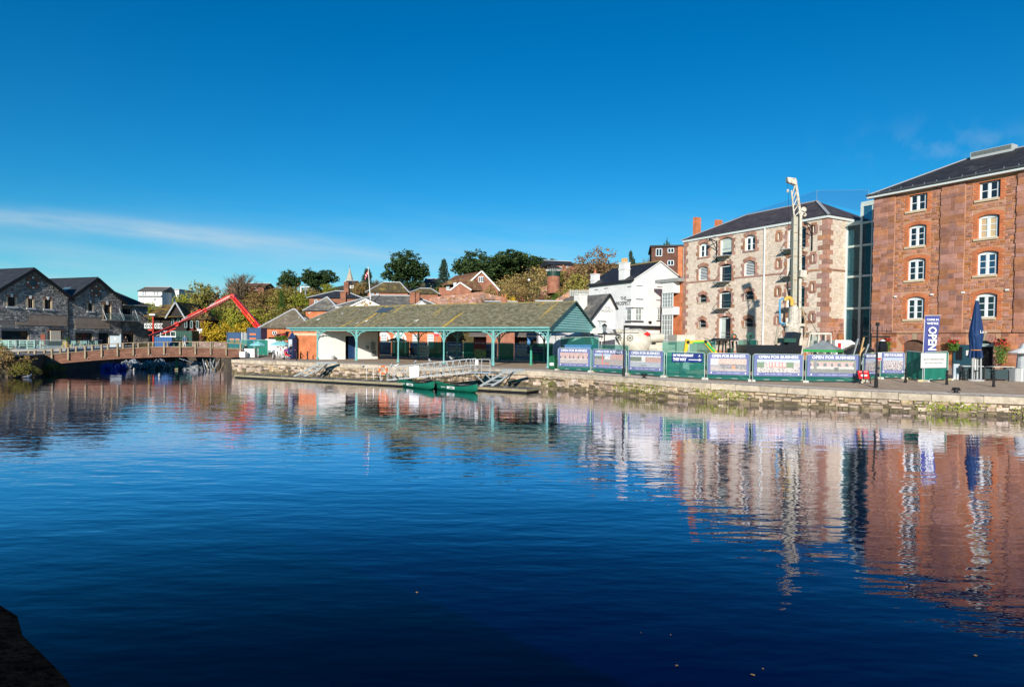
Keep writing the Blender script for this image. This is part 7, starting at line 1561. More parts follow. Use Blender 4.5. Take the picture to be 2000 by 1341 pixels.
t = thing('phone_kiosk','narrow dark blue lantern kiosk against the brick end of the shed','kiosk',onq(571,700.5),SA); nv = mat('navy_paint',(.012,.03,.10),rough=.4); MB().box(-.4,.4,-.3,.3,0,2.5).build('body',nv,t); MB().box(-.3,.3,-.32,-.3,1.3,2.3).build('panes',mat('milky_glass',(.5,.55,.58),rough=.3),t); MB().lathe([(.55,2.5),(.5,2.6),(.1,3.1)],4).build('roof',nv,t)
def bollard(px,py0,py1,label,group):
 p = onq(px,py1); h = at(px,py0,p.y).z - p.z; t = thing('bollard',label,'bollard',p,0,group); b = .075; MB().lathe([(b * 1.3,0),(b * 1.3,h * .12),(b,h * .15),(b,h * .60),(b * 1.35,h * .63),(b * 1.35,h * .68),(b * .95,h * .71),(b * .9,h * .9)],10).build('post',black,t); MB().lathe([(b * 1.2,h * .9),(b * 1.25,h * .95),(b * .6,h)],10).build('cap',black,t)
for px,a,c,lab in ((503.5,681,697.5,'black bollard in front of the lone aqua parasol'),(535,683,701.5,'black bollard in front of the white plastic chairs'),(579.5,687,703.8,'black bollard nearest the man with the pushchair'),(600.5,686,702,'black bollard in front of the brick end wall')): bollard(px,a,c,lab,'bollards left of the shed')
for px,a,c,lab in ((1768.5,720,747.5,'black bollard in front of the banner with safety notices'),(1849,722.5,751.5,'black bollard between the flag and the cafe table'),(1940.5,728,756,'black bollard in front of the right cafe table')): bollard(px,a,c,lab,'bollards on the right')
for px,py,lab in ((1258,738,'black mooring bollard on the coping below the third banner'),(1867,767.5,'black mooring bollard on the coping at the right')):
 t = thing('mooring_bollard',lab,'mooring bollard',onq(px,py),0,'mooring bollards'); MB().lathe([(.2,0),(.2,.04),(.11,.08),(.10,.22),(.2,.26),(.2,.33),(.05,.36)],14).build('post',black,t); MB().tube([(-.26,0,.2),(.26,0,.2)],.045,8).build('cross_pin',black,t)
# tall black posts
def lamp(px,py1,py0,label,Y=None,kind='lamp'):
 p = onq(px,py1) if Y is None else qat(px,Y); h = at(px,py0,p.y).z - p.z; t = thing('lamp_post' if kind == 'lamp' else 'finger_post',label,'lamp post' if kind == 'lamp' else 'sign post',p,0)
 MB().lathe([(.12,0),(.11,.6),(.07,.7),(.05,h - (.9 if kind == 'lamp' else 0))],10).build('post',black,t)
 if kind == 'lamp': MB().lathe([(.06,h - .9),(.16,h - .75),(.24,h - .35),(.26,h - .3)],6).build('lantern_glass',mat_glass('lantern_glass',(.7,.75,.75),.5),t); MB().lathe([(.3,h - .3),(.24,h - .18),(.06,h - .05),(.03,h)],6).build('lantern_cap',black,t); MB().bar((-.3,0,h - 1.1),(.3,0,h - 1.1),.035).build('ladder_bar',black,t)
 return t,h
lamp(1180,690,631,'black lantern lamp post in front of the pub annexe',Y=66)
t,h = lamp(1218,734.5,638,'tall slim black post with scroll bracket in front of the second banner',kind='post'); MB().bar((-1.1,0,h - .45),(1.1,0,h - .45),.05).bar((-.0,0,h),(.0,0,h + .1),.1).build('bracket',black,t); b = MB()
for sx in (-.45,.45):
 for i in range(12): a0,a1 = 6.283 * i / 12,6.283 * (i + 1) / 12; b.bar((sx + .22 * math.cos(a0),0,h - .85 + .22 * math.sin(a0)),(sx + .22 * math.cos(a1),0,h - .85 + .22 * math.sin(a1)),.04)
 for i in range(4): a0 = math.pi * i / 4; b.bar((sx - .3 * math.cos(a0),0,h - .85 - .3 * math.sin(a0)),(sx + .3 * math.cos(a0),0,h - .85 + .3 * math.sin(a0)),.03)
b.build('ship_wheel',black,t)
t,h = lamp(1711,757,633,'black finger post with ornate arms at the turn of the fence',kind='post'); b = MB()
for sx,w_ in ((-1,.9),(1,.85)): b.box(min(0,sx * w_),max(0,sx * w_),-.02,.02,h - .86,h - .76); b.bar((0,0,h - .45),(sx * w_,0,h - .45),.03)
for i in range(-3,4): b.bar((i * .3,0,h - .5),(i * .3,0,h - .2 if i % 2 else h - .35),.03)
b.build('sign_arms',black,t); MB().box(-.09,.09,-.08,.08,h - .1,h + .12).build('cap',black,t)
# black bag over a sign beside the finger post
p = onq(1729,737); t = thing('bagged_sign','sign wrapped in black plastic with white top behind the fence','sign',p + Vector((.2,.8,0)),0); MB().lathe([(.05,1.75),(.34,1.8),(.36,2.3),(.27,2.75),(.05,2.9)],10).build('bag',mat('black_plastic',(.01,.01,.011),rough=.3),t); MB().lathe([(.2,2.72),(.17,2.88),(.03,2.95)],10).build('white_top',white,t); MB().tube([(0,0,0),(0,0,1.8)],.04,6).build('post',black,t)
# red arrow sign
p = onq(1681,749); t = thing('diversion_sign','red A-frame sign with white arrow pointing left','sign',p + Vector((-.1,-.35,0)),.05); rd = mat('sign_red',(.72,.02,.02),rough=.4)
MB().hexa([(-.42,-.25,.35),(.42,-.25,.35),(.42,-.22,.35),(-.42,-.22,.35),(-.42,-.08,.9),(.42,-.08,.9),(.42,-.05,.9),(-.42,-.05,.9)]).build('board',rd,t);
lettering('DIVERTED',.11,white,t,(0,-.13,.82),(R(73),0,0),fit=.6); MB().extr([(-.25,.58),(-.06,.72),(-.06,.64),(.22,.64),(.22,.52),(-.06,.52),(-.06,.44)],-.235,-.20).build('arrow',white,t)
for sx in (-1,1): MB().bar((sx * .4,-.38,0),(sx * .4,-.05,.95),.04).bar((sx * .4,.3,0),(sx * .4,-.05,.95),.04).build('leg',black,t)
# litter bin
p = onq(1080,721); t = thing('litter_bin','dark green litter bin at the right end of the shed','bin',p,SA); gb = mat('bin_green',(.012,.10,.05),rough=.4); MB().box(-.3,.3,-.28,.28,.04,.95).build('body',gb,t); MB().extr([(-.3,.95),(.3,.95),(.3,1.15),(0,1.25),(-.3,1.15)],-.28,-.2).extr([(-.3,.95),(.3,.95),(.3,1.15),(0,1.25),(-.3,1.15)],.2,.28).box(-.32,.32,-.3,.3,1.15,1.2).build('hood',gb,t); MB().box(-.2,.2,-.29,-.284,.35,.6).build('notice',white,t)
# ================================================================ flag,closed parasol,cafe furniture in front of the brick warehouse
p = onq(1800,735); t = thing('feather_flag','tall navy flag reading open on a tripod base','flag',p,-.15); hh = at(1803,616,p.y).z - p.z; MB().tube([(0,0,.1),(.12,0,hh)],.025,6).tube([(.1,0,hh),(1.25,0,hh + .02)],.018,6).build('pole',white,t); b = MB(); n = 16; zz0 = hh - 3.15
for i in range(n):
 z0,z1 = zz0 + 3.13 * i / n,zz0 + 3.13 * (i + 1) / n; q = lambda z: .06 * math.sin(z * 2.2); w_ = lambda z: .80 + .26 * (z - zz0) / 3.13; b.quad((.1,q(z0),z0),(.1 + w_(z0),q(z0 + 1),z0),(.1 + w_(z1),q(z1 + 1),z1),(.1,q(z1),z1))
b.build('flag_cloth',mat('flag_navy',(.05,.06,.23),(.06,.075,.27),sc_=2,rough=.7),t); fw = MATS['banner_white']; lettering('OPEN',.78,fw,t,(.60,-.09,hh - 1.72),(R(90),R(90),0),bold=.02,fit=1.75); lettering('COME IN',.2,fw,t,(.62,-.09,hh - .32),bold=.006,fit=.8); lettering("WE'RE",.22,fw,t,(.62,-.09,hh - .6),bold=.006,fit=.8)
for k in range(3): a = 2.1 * k + .5; MB().bar((0,0,.95),(.45 * math.cos(a),.45 * math.sin(a),.1),.05).build('tripod_leg',white,t)
MB().lathe([(.55,0),(.55,.12),(.35,.22),(.1,.25)],12).build('water_base',mat('base_grey',(.4,.4,.4),rough=.6),t)
p = onq(1905,728); p.y += 1.0; p.x = at(1905,700,p.y).x; t = thing('closed_parasol','large closed navy blue parasol in front of the cafe door','parasol',p,0); Zc = lambda py: at(1905,py,p.y).z - p.z; rnd = random.Random(6); b = MB(); nn = 22; prof = [(587,.10),(600,.20),(620,.30),(640,.42),(655,.50),(668,.42),(680,.34),(683,.33),(686,.36),(693,.37),(698,.40)]; vs = []
for k,(py,r) in enumerate(prof):
 for i in range(nn): a = 6.283 * i / nn; q = r * (1 + .22 * math.cos(i * math.pi * 1.0 + .3 * k) * min(1,k / 3)) * (1.0 if i % 2 else .86); vs.append((q * math.cos(a),q * math.sin(a),Zc(py)))
b.add(vs,[(k * nn + i,k * nn + (i + 1) % nn,(k + 1) * nn + (i + 1) % nn,(k + 1) * nn + i) for k in range(len(prof) - 1) for i in range(nn)]); b.build('folded_canopy',mat('navy_canvas',(.006,.028,.10),(.009,.04,.13),sc_=2,rough=.7),t); MB().tube([(0,0,0),(0,0,Zc(584))],.04,8).build('pole',white,t); MB().lathe([(.12,Zc(587)),(.14,Zc(585.5)),(.05,Zc(583))],10).build('cap',white,t); MB().lathe([(.36,Zc(684)),(.36,Zc(682.5))],16).build('strap',mat('strap_orange',(.6,.25,.05),rough=.7),t); lettering('Lo',.3,white,t,(.05,-.53,Zc(648)),bold=.005); lettering('Lo',.3,white,t,(.42,-.40,Zc(648)),(R(90),0,R(35)),bold=.005)
MB().lathe([(.6,0),(.6,.12),(.1,.16)],12).build('base',mat('base_grey',(.4,.4,.4)),t)
for dx in (-.25,.1,.35): MB().bar((dx,-.1,.1),(dx,-.05,Zc(698)),.10,.08).build('silver_sleeve',mat('silver_drum',(.36,.38,.38),rough=.4),t)
# cafe barriers and high tables
def cafe_table(px,py,label):
 p = onq(px,py); t = thing('cafe_table',label,'table',p,FA + 1.0); MB().box(-.75,.75,-.4,.4,.98,1.04).build('table_top',mat('weathered_top',(.40,.40,.38),(.5,.5,.48),sc_=3,rough=.7),t)
 for x in (-.65,.65):
  for y in (-.32,.32): MB().bar((x,y,0),(x,y,.98),.06).build('leg',black,t)
 MB().box(-.65,.65,-.03,.03,.3,.36).build('stretcher',black,t)
cafe_table(1893,735.5,'high cafe table with weathered top, left of the doorway'); cafe_table(1953,739,'high cafe table with weathered top, right of the doorway')
def barrier(px0,px1,py,label,m):
 a,c = onq(px0,py),onq(px1,py + 1.5); d = c - a; W = math.hypot(d.x,d.y); t = thing('cafe_barrier',label,'barrier',a,math.atan2(d.y,d.x)); MB().box(0,W,-.01,.01,.12,.85).build('panel',m,t)
 for x in (0,W): MB().bar((x,0,0),(x,0,1.0),.06).build('post',black,t)
 MB().bar((0,0,.98),(W,0,.98),.04).build('top_rail',black,t)
smoke = mat_glass('smoked_glass',(.25,.3,.33),.4); barrier(1868,1921,737,'smoked glass cafe barrier in front of the closed parasol',smoke); barrier(1923,1975,739.5,'smoked glass cafe barrier at the right edge',smoke)
p = onq(1866,736.5); t = thing('menu_stand','slim pale grey menu stand at the left end of the cafe barrier','sign',p,FA + .9); MB().box(-.2,.2,-.12,.12,0,1.15).build('stand',mat('pale_stand',(.45,.48,.5),rough=.4),t); MB().box(-.16,.16,-.14,-.121,.3,1.05).build('panel',mat('pale_blue_panel',(.35,.45,.52),rough=.4),t)
def stool(px,py,m,label):
 p = onq(px,py); t = thing('bar_stool',label,'stool',p,.4,'cafe stools'); MB().box(-.2,.2,-.2,.2,.68,.74).build('seat',m,t); MB().box(-.2,.2,.17,.2,.74,1.05).build('backrest',m,t)
 for x in (-.17,.17):
  for y in (-.17,.17): MB().bar((x,y,0),(x,y,.68),.035).build('leg',black,t)
for px,py,lab in ((1882,732,'dark stool left of the closed parasol'),(1903,733.5,'dark stool behind the left cafe table'),(1938,735,'dark stool between the two cafe tables'),(1968,737,'dark stool right of the right cafe table')): stool(px,py,mat('dark_seat',(.03,.035,.045),rough=.6),lab)
for px,py,w_,h_,m,lab in ((1979,740,.36,.9,steel,'grey bin at the right edge of the cafe'),(1991,741,.42,.95,white,'white square planter at the right edge of the cafe')):
 p = onq(px,py); t = thing('planter',lab,'planter',p,.3); MB().hexa([(-w_ * .9,-w_ * .9,0),(w_ * .9,-w_ * .9,0),(w_ * .9,w_ * .9,0),(-w_ * .9,w_ * .9,0),(-w_,-w_,h_),(w_,-w_,h_),(w_,w_,h_),(-w_,w_,h_)]).build('tub',m,t); MB().box(-w_ * .9,w_ * .9,-w_ * .9,w_ * .9,h_,h_ + .02).build('soil',mat('soil',(.04,.03,.02),rough=1),t)
p = onq(1998,742); t = thing('wrapped_heater','tall grey covered patio heater at the right edge','heater',p,0); MB().lathe([(.4,0),(.42,1.2),(.36,2.2),(.12,2.7)],12).build('cover',mat('grey_cover',(.35,.38,.40),(.45,.48,.5),sc_=2,rough=.7),t); MB().lathe([(.9,2.0),(.95,2.06),(.3,2.35)],12).build('hood',canv,t)
for px,py,dp,lab,r,h in ((1737,660,.35,'red geranium basket on the brick warehouse above the banner',.52,1.35),(1964,662,.4,'long trailing red flower basket right of the doorway',.56,2.1),(1869,664,.3,'red flower basket in the shadow of the closed parasol',.46,1.0)):
 x,z = BW.uv(px,py); w3 = BW.pt(x,-dp - .25,z); basket(w3,r,h,lab,.2,petal,int(px))
# ================================================================ trees and shrubs
def leafmat(name,c1,c2,c3=None):
 if name in MATS: return MATS[name]
 m = bpy.data.materials.new(name); m.use_nodes = True; t = m.node_tree; b = t.nodes['Principled BSDF']; N = t.nodes.new; L = t.links.new; g = N('ShaderNodeNewGeometry'); oi = N('ShaderNodeObjectInfo'); r = N('ShaderNodeValToRGB'); a = N('ShaderNodeMath'); a.operation = 'MULTIPLY_ADD'; a.inputs[1].default_value = .75; L(g.outputs['Random Per Island'],a.inputs[0]); q = N('ShaderNodeMath'); q.operation = 'MULTIPLY'; q.inputs[1].default_value = .25; L(oi.outputs['Random'],q.inputs[0]); L(q.outputs[0],a.inputs[2]); L(a.outputs[0],r.inputs[0])
 e = r.color_ramp.elements; e[0].color = (*c1,1); e[1].color = (*c2,1)
 if c3: x = e.new(.55); x.color = (*c3,1)
 L(r.outputs[0],b.inputs['Base Color']); b.inputs['Roughness'].default_value = .7; b.inputs['Specular IOR Level'].default_value = .15; MATS[name] = m; return m
bark = mat('bark',(.10,.075,.05),(.16,.12,.085),sc_=4,rough=.95)
def tree_meshes(kind,seed,n_cl,per,leaf,lm):
 """unit tree: height 1, crown width about 1"""
 rnd = random.Random(seed); lf = MB(); tr = MB(); C = []
 lobes = {'pine': [(0,0,.70,.42,.29),(-.22,.05,.52,.30,.22),(.24,-.1,.54,.30,.22),(.05,.2,.6,.34,.25),(-.1,-.25,.64,.32,.24),(0,0,.38,.36,.2)],'round': [(0,0,.58,.46,.38),(-.22,.1,.44,.32,.3),(.24,-.1,.46,.32,.3),(.05,-.2,.74,.3,.24),(0,-.1,.3,.4,.25)],'cone': [(0,0,.3,.40,.16),(0,0,.48,.32,.15),(0,0,.64,.24,.14),(0,0,.8,.15,.13),(0,0,.92,.07,.08)],'bush': [(0,0,.42,.42,.36),(-.28,.1,.34,.26,.28),(.28,-.06,.36,.28,.3),(.1,.2,.62,.24,.3),(-.12,-.15,.58,.26,.3)],'bare': [(0,0,.62,.46,.36),(-.2,0,.7,.3,.26),(.22,0,.66,.3,.28)]}[kind]
 lobes = [(a + rnd.uniform(-.05,.05),b + rnd.uniform(-.05,.05),c + rnd.uniform(-.03,.03),d * rnd.uniform(.85,1.12),e * rnd.uniform(.85,1.12)) for a,b,c,d,e in lobes]
 for i in range(n_cl):
  lx,ly,lz,lr,lh = rnd.choice(lobes); v = Vector((rnd.gauss(0,1),rnd.gauss(0,1),rnd.gauss(0,1))).normalized() * (rnd.random() ** .33 if kind != 'pine' else rnd.uniform(.62,1.14)); c = Vector((lx + v.x * lr,ly + v.y * lr,lz + v.z * lh)); C.append(c); cr = rnd.uniform(.035,.10)
  for k in range(per):
   d = Vector((rnd.gauss(0,1),rnd.gauss(0,1),rnd.gauss(0,.75))); p = c + d.normalized() * cr * rnd.random() ** .5; s = leaf * rnd.uniform(.6,1.3); u = Vector((rnd.gauss(0,1),rnd.gauss(0,1),rnd.gauss(0,.6))).normalized() * s; w_ = u.cross(Vector((rnd.gauss(0,1),rnd.gauss(0,1),rnd.gauss(0,1)))).normalized() * s * .7
   lf.quad(p - u,p + w_,p + u,p - w_)
 tr.tube([(0,0,-.08),(.01,0,.2),(-.01,.01,.45),(0,0,.7)],[.035,.028,.02,.008],6)
 for c in rnd.sample(C,min(len(C),26 if kind != 'bare' else 90)):
  z0 = rnd.uniform(.15,.5) if kind != 'pine' else rnd.uniform(.3,.55); m_ = Vector((c.x * .45,c.y * .45,z0 + (c.z - z0) * .6)); tr.tube([(0,0,z0),m_,c],[.012,.007,.002],4)
  if kind == 'bare':
   for _ in range(7): e = c + Vector((rnd.gauss(0,.05),rnd.gauss(0,.05),rnd.uniform(.01,.10))); tr.tube([m_.lerp(c,rnd.uniform(.3,1)),e],[.0035,.001],3)
 return tr.mesh('trunk',bark),lf.mesh('crown',lm)
pine_m = leafmat('pine_needles',(.010,.022,.009),(.11,.16,.05),(.04,.075,.025)); olive_m = leafmat('olive_leaves',(.115,.126,.027),(.390,.321,.081),(.230,.207,.046)); brown_m = leafmat('brown_leaves',(.169,.112,.045),(.473,.315,.124),(.293,.191,.068)); yellow_m = leafmat('yellow_leaves',(.250,.188,.019),(.688,.450,.031),(.475,.325,.025)); ygreen_m = leafmat('yellow_green_leaves',(.117,.156,.019),(.507,.429,.049),(.254,.273,.035)); green_m = leafmat('green_leaves',(.028,.063,.011),(.098,.154,.025)); rust_m = leafmat('rust_leaves',(.13,.075,.04),(.34,.21,.10),(.22,.125,.06)); wine_m = leafmat('dark_red_leaves',(.078,.018,.018),(.182,.052,.039)); blueg_m = leafmat('blue_green_needles',(.018,.039,.029),(.058,.098,.065))
PROTO = {}
def proto(key):
 if key not in PROTO:
  k,m,n,per,lf = {'pine': ('pine',pine_m,420,26,.026),'olive': ('round',olive_m,300,22,.021),'brown': ('round',brown_m,290,20,.019),'yellow': ('bush',yellow_m,300,22,.022),'ygreen': ('round',ygreen_m,300,20,.021),'ivy': ('bush',green_m,230,20,.02),'rust': ('round',rust_m,330,18,.017),'wine': ('bush',wine_m,180,16,.022),'cone': ('cone',blueg_m,260,22,.022),'gcone': ('cone',green_m,240,20,.024),'bare': ('bare',brown_m,110,3,.010),'bushb': ('bush',brown_m,200,15,.018),'busho': ('bush',olive_m,220,18,.02)}[key]
  PROTO[key] = [tree_meshes(k,100 + j * 17 + len(PROTO),n,per,lf,m) for j in range(2)]
 return PROTO[key]
TREES = [
 (296,590,60,150,'ygreen','yellow green tree below the white three storey flats'),(338,586,50,150,'olive','olive tree below the plain white block'),
 (405,563,60,150,'brown','brown tree just right of the tall olive tree'),(490,562,70,155,'olive','olive tree in front of the far brick house'),(540,556,66,156,'brown','brown skyline tree left of the small pine'),(605,566,50,148,'olive','olive tree below the steel mast'),(520,590,70,132,'bushb','dense brown scrub tree behind the red main boom'),(440,585,66,132,'olive','olive tree under the bend of the red boom'),(575,592,60,130,'bushb','brown scrub tree above the brick pavilion roof'),(1098,530,40,134,'olive','olive tree hiding the foot of the far brick house'),(1120,522,50,138,'rust','rust coloured tree right of the far brick house'),(1085,560,50,118,'ivy','green shrub at the foot of the round kiosk'),(900,545,70,146,'pine','low dark pine behind the gabled house roof'),(970,520,80,168,'pine','dark pine filling the gap between the two broad pines'),(1030,540,60,140,'bushb','brown bushes on the bank left of the round kiosk'),(765,560,50,146,'olive','olive bush left of the big round pine'),
 (386,548,62,138,'olive','tall olive green tree at the left end of the wooded slope'),(362,572,46,130,'ygreen','yellow green tree right of the white flats'),(432,562,66,142,'brown','brown autumn tree behind the bend of the red boom'),(470,530,96,152,'bare','bare twiggy tree above the apex of the red boom'),(520,566,74,146,'brown','brown autumn tree right of the red boom'),(563,562,80,140,'olive','olive brown tree left of the steel mast'),(590,572,60,136,'ygreen','yellowish tree above the brick pavilion'),(550,570,26,128,'gcone','small bright green conifer on the wooded slope'),(412,592,50,124,'ivy','dark ivy covered tree left of the red boom'),(478,585,74,128,'brown','brown leaved tree framed by the red boom'),(500,600,60,122,'ygreen','yellow green tree behind the red main boom'),(545,600,64,122,'olive','olive tree behind the brick pavilion'),(425,620,74,112,'yellow','bright yellow tree right of the boathouse'),(478,618,66,113,'yellow','yellow tree above the blue site huts'),(455,600,56,118,'ygreen','yellow green tree between the two yellow trees'),(390,590,44,120,'bushb','brown scrubby bush above the boathouse wing'),(455,560,60,150,'bare','bare tree left of the far brick house'),
 (566,529,42,165,'pine','small dark pine on the skyline left of the mast'),(621,523,66,160,'pine','dark spreading pine left of the church spire'),(645,553,34,150,'ygreen','pale green tree below the church spire'),(718,527,46,158,'cone','dark conifer behind the flagpole'),(700,548,40,152,'brown','brown tree left of the flagpole'),(738,545,36,150,'bare','bare tree right of the flagpole'),(795,493,84,160,'pine','big round headed dark pine above the custom house'),(866,509,42,165,'cone','blue green conifer between the big pines'),(936,491,90,165,'pine','broad dark pine behind the gabled brick house'),(1004,487,98,162,'pine','tall dark pine right of the gabled brick house'),(1049,503,44,160,'pine','smaller dark pine left of the round kiosk'),(1071,504,32,158,'pine','narrow dark pine behind the round kiosk'),
 (1163,485,116,124,'rust','large rust coloured autumn tree behind the white pub'),(1128,530,60,120,'olive','olive green tree right of the round kiosk'),(1232,495,34,130,'cone','small conifer behind the pub chimney'),(1262,500,20,130,'bare','thin bare tree between the pub and the flats'),(1299,472,22,128,'pine','evergreen top showing over the flats roof'),(992,565,44,116,'yellow','yellow green bush above the shed ridge'),(1016,566,40,116,'wine','dark red shrub above the shed ridge, left one'),(1050,562,34,114,'wine','dark red shrub left of the ivy mass'),(1078,557,48,113,'ivy','dense green ivy mass below the round kiosk'),(960,545,60,128,'bushb','brown scrub behind the gabled brick house'),(1005,548,60,128,'bushb','brown scrub under the tall pines'),(1036,575,44,112,'busho','olive bush between the two dark red shrubs'),(950,572,50,121,'bare','bare shrub growing over the sandstone wall'),(1105,545,44,122,'brown','brown shrub right of the round kiosk'),(860,552,36,150,'ivy','green shrub under the blue green conifer'),(785,556,44,146,'bushb','brown bush under the big round pine')]
for i,(px,pt,wpx,Y,key,lab) in enumerate(TREES):
 p = at(px,600,Y); base = hz(p.x,Y) - .3; h = at(px,pt,Y).z - base; w_ = wpx / F * Y; t = thing('pine_tree' if key == 'pine' else ('conifer' if 'cone' in key else ('shrub' if key in ('wine','bushb','busho') else 'tree')),lab,'tree',(p.x,Y,base),(i * 2.1) % 6.28,'trees on the slope'); trm,lfm = proto(key)[i % 2]; h = max(h,2)
 share('trunk',trm,t,scale=(w_,w_,h)); share('crown',lfm,t,scale=(w_ * .96,w_ * .96,h))
def scrub():
 b = MB(); rnd = random.Random(12)
 for i in range(2600):
  if i % 3: px = rnd.uniform(335,620); Y = rnd.uniform(117,165)
  else: px = rnd.uniform(850,1160); Y = rnd.uniform(117,160)
  p = at(px,600,Y); z = hz(p.x,Y); s0 = rnd.uniform(.4,1.4)
  for k in range(11):
   c = Vector((p.x + rnd.gauss(0,.9),Y + rnd.gauss(0,.9),z + s0 * rnd.random() * 1.6)); s = .2 * rnd.uniform(.6,1.3); u = Vector((rnd.gauss(0,1),rnd.gauss(0,1),rnd.gauss(0,.6))).normalized() * s; v = u.cross(Vector((rnd.gauss(0,1),rnd.gauss(0,1),rnd.gauss(0,1)))).normalized() * s * .7; b.quad(c - u,c + v,c + u,c - v)
 tag(b.build('undergrowth',leafmat('undergrowth_leaves',(.108,.108,.030),(.432,.302,.108),(.259,.184,.065))),'low brown and olive undergrowth covering the slope','undergrowth',kind='stuff')
scrub()
def shrub_at(px,py,w_,h_,key,lab,name='shrub',Y=None,z=None):
 p = gnd(px,py,z or 0.0) if Y is None else at(px,py,Y); t = thing(name,lab,'shrub',p,1.0); trm,lfm = proto(key)[0]; share('trunk',trm,t,scale=(w_,w_,h_)); share('crown',lfm,t,scale=(w_,w_,h_))
shrub_at(14,735,4.2,3.4,'bushb','brown leafy shrub at the left foot of the footbridge'); shrub_at(44,737,2.6,1.7,'busho','low olive shrub on the waterline under the footbridge'); shrub_at(103,727,2.2,1.3,'busho','small shrub hanging in the shade under the footbridge'); shrub_at(-14,733,3.4,4.4,'busho','olive shrub at the left edge of the picture')
p = on_terrace(130,92); t = thing('potted_plant','small round potted shrub by the stone house downpipe','plant',p,0); MB().lathe([(.25,0),(.34,.7),(.36,.75)],10).build('pot',mat('terracotta',(.45,.16,.08)),t); trm,lfm = proto('ivy')[0]; o = share('crown',lfm,t,scale=(.9,.9,1.0)); o.location = (0,0,.55)
# ================================================================ pontoon,gangway,canoes
def make_pontoon():
 a,c = gnd(458,737,.0),gnd(1027,767.5,0); d = (c - a); L = d.length; ang = math.atan2(d.y,d.x); t = thing('pontoon','long low timber pontoon moored along the quay wall','pontoon',a,ang); dk = mat('wet_deck_boards',(.075,.065,.06),(.15,.135,.12),sc_=2,rough=.7,island=.15); ed = mat('pale_pontoon_edge',(.33,.29,.19),(.24,.21,.13),sc_=2,rough=.85)
 n = 14
 for i in range(n):
  x0,x1 = L * i / n + .04,L * (i + 1) / n - .04; MB().box(x0,x1,.05,2.3,-.1,.22).build('float',black,t)
  for k in range(9): MB().box(x0,x1,.06 + k * .25,.29 + k * .25,.22,.27).build('deck_plank',dk,t)
 MB().box(0,L,-.05,.05,.12,.30).build('front_edge',ed,t); MB().box(L,L + .1,-.05,2.3,.12,.3).build('end_edge',ed,t)
 rnd = random.Random(3)
 for i in range(22): x = rnd.uniform(.5,L - .5); MB().box(x,x + .12,.4 + rnd.random() * 1.2,.6 + rnd.random() * 1.5,.275,.285).build('dropping_mark',white,t)
 return a,c,ang
PA0,PA1,PANG = make_pontoon()
alu = mat('pale_aluminium',(.48,.50,.50),rough=.4,metal=.2)
def make_gangway():
 lo,hi = at(757,742,55.8),at(917,727,52.6); lo.z = max(.4,lo.z); base = lo.copy(); t = thing('gangway','white aluminium truss gangway sloping down to the pontoon','gangway',base,0); d = hi - lo; n = Vector((-d.y,d.x,0)).normalized() * 1.2; H = 1.12; N = 13
 for s,off in (('near',Vector()),('far',n)):
  A = off; B = d + off; up = Vector((0,0,H))
  for k,h in ((0,.0),(1,.55),(2,1.0)): MB().bar(A + up * h,B + up * h,.08 if k == 0 else .045,.10 if k == 0 else .045).build('chord',alu,t)
  for i in range(N):
   p,q,r = A.lerp(B,i / N),A.lerp(B,(i + .5) / N),A.lerp(B,(i + 1) / N); MB().bar(p,q + up,.03).build('brace',alu,t); MB().bar(q + up,r,.03).build('brace',alu,t)
 b = MB(); b.hexa([Vector((0,0,.02)),d + Vector((0,0,.02)),d + n + Vector((0,0,.02)),n + Vector((0,0,.02)),Vector((0,0,.07)),d + Vector((0,0,.07)),d + n + Vector((0,0,.07)),n + Vector((0,0,.07))]); b.build('deck',steel,t)
 m = d.lerp(Vector(),0) * .28; w_ = d.normalized() * .95; MB().quad(m + Vector((0,-.08,.05)),m + w_ + Vector((0,-.08,.05)),m + w_ + Vector((0,-.08,1.0)),m + Vector((0,-.08,1.0))).build('white_sheet',white,t)
 # landing platform at the top
 t2 = thing('gangway_landing','steel landing with railings where the gangway meets the quay','platform',hi,math.atan2(d.y,d.x)); MB().box(0,2.0,-.1,2.2,-.05,.05).build('deck',steel,t2)
 for x in (.1,.62,1.14,1.9): MB().bar((x,-.05,0),(x,-.05,1.1),.05).build('post',alu,t2)
 for z in (.6,1.1): MB().bar((.1,-.05,z),(1.9,-.05,z),.05).build('rail',alu,t2)
 MB().box(.55,.85,-.09,-.07,.65,1.05).build('notice',white,t2)
 for x in (.4,1.4): MB().bar((x,0,-.05),(x + .9,.8,-1.2),.09).build('strut',steel,t2)
make_gangway()
def ramp_frame(pxs,label):
 (x0,y0),(x1,y1) = pxs; a = gnd(x0,y0,.27); c = onq(x1,y1); c.y = min(c.y,a.y + 1.4); t = thing('steel_bracket',label,'bracket',a,0); d = c - a; d.y = max(.2,d.y); rs = mat('dull_steel',(.24,.27,.28),(.32,.35,.36),sc_=3,rough=.5)
 for o in (Vector(),Vector((.9,.3,0))):
  MB().bar(o,d + o,.14,.16).build('beam',rs,t); MB().bar(o + d * .45,o + d * .45 + Vector((.2,0,.38)),.08).build('gusset',rs,t)
 for k in (.15,.4,.65,.9): MB().bar(d * k,d * k + Vector((.9,.3,0)),.08).build('cross_bar',rs,t)
 MB().bar(d + Vector((-.3,0,.1)),d + Vector((1.6,.4,.1)),.12,.2).build('top_plate',rs,t)
 for q in (.75,1.35): MB().bar(d + Vector((.7,.2,0)),Vector((d.x + .7 - q,.3,0)),.08).build('leg',black,t)
ramp_frame(((574,735),(617,711)),'steel mooring bracket on the wall below the brick end of the shed'); ramp_frame(((937,754),(985,729)),'steel mooring bracket below the gangway landing')
a = gnd(709,741,.27); t = thing('pontoon_railing','thin grey railing on the pontoon left of the gangway','railing',a,PANG)
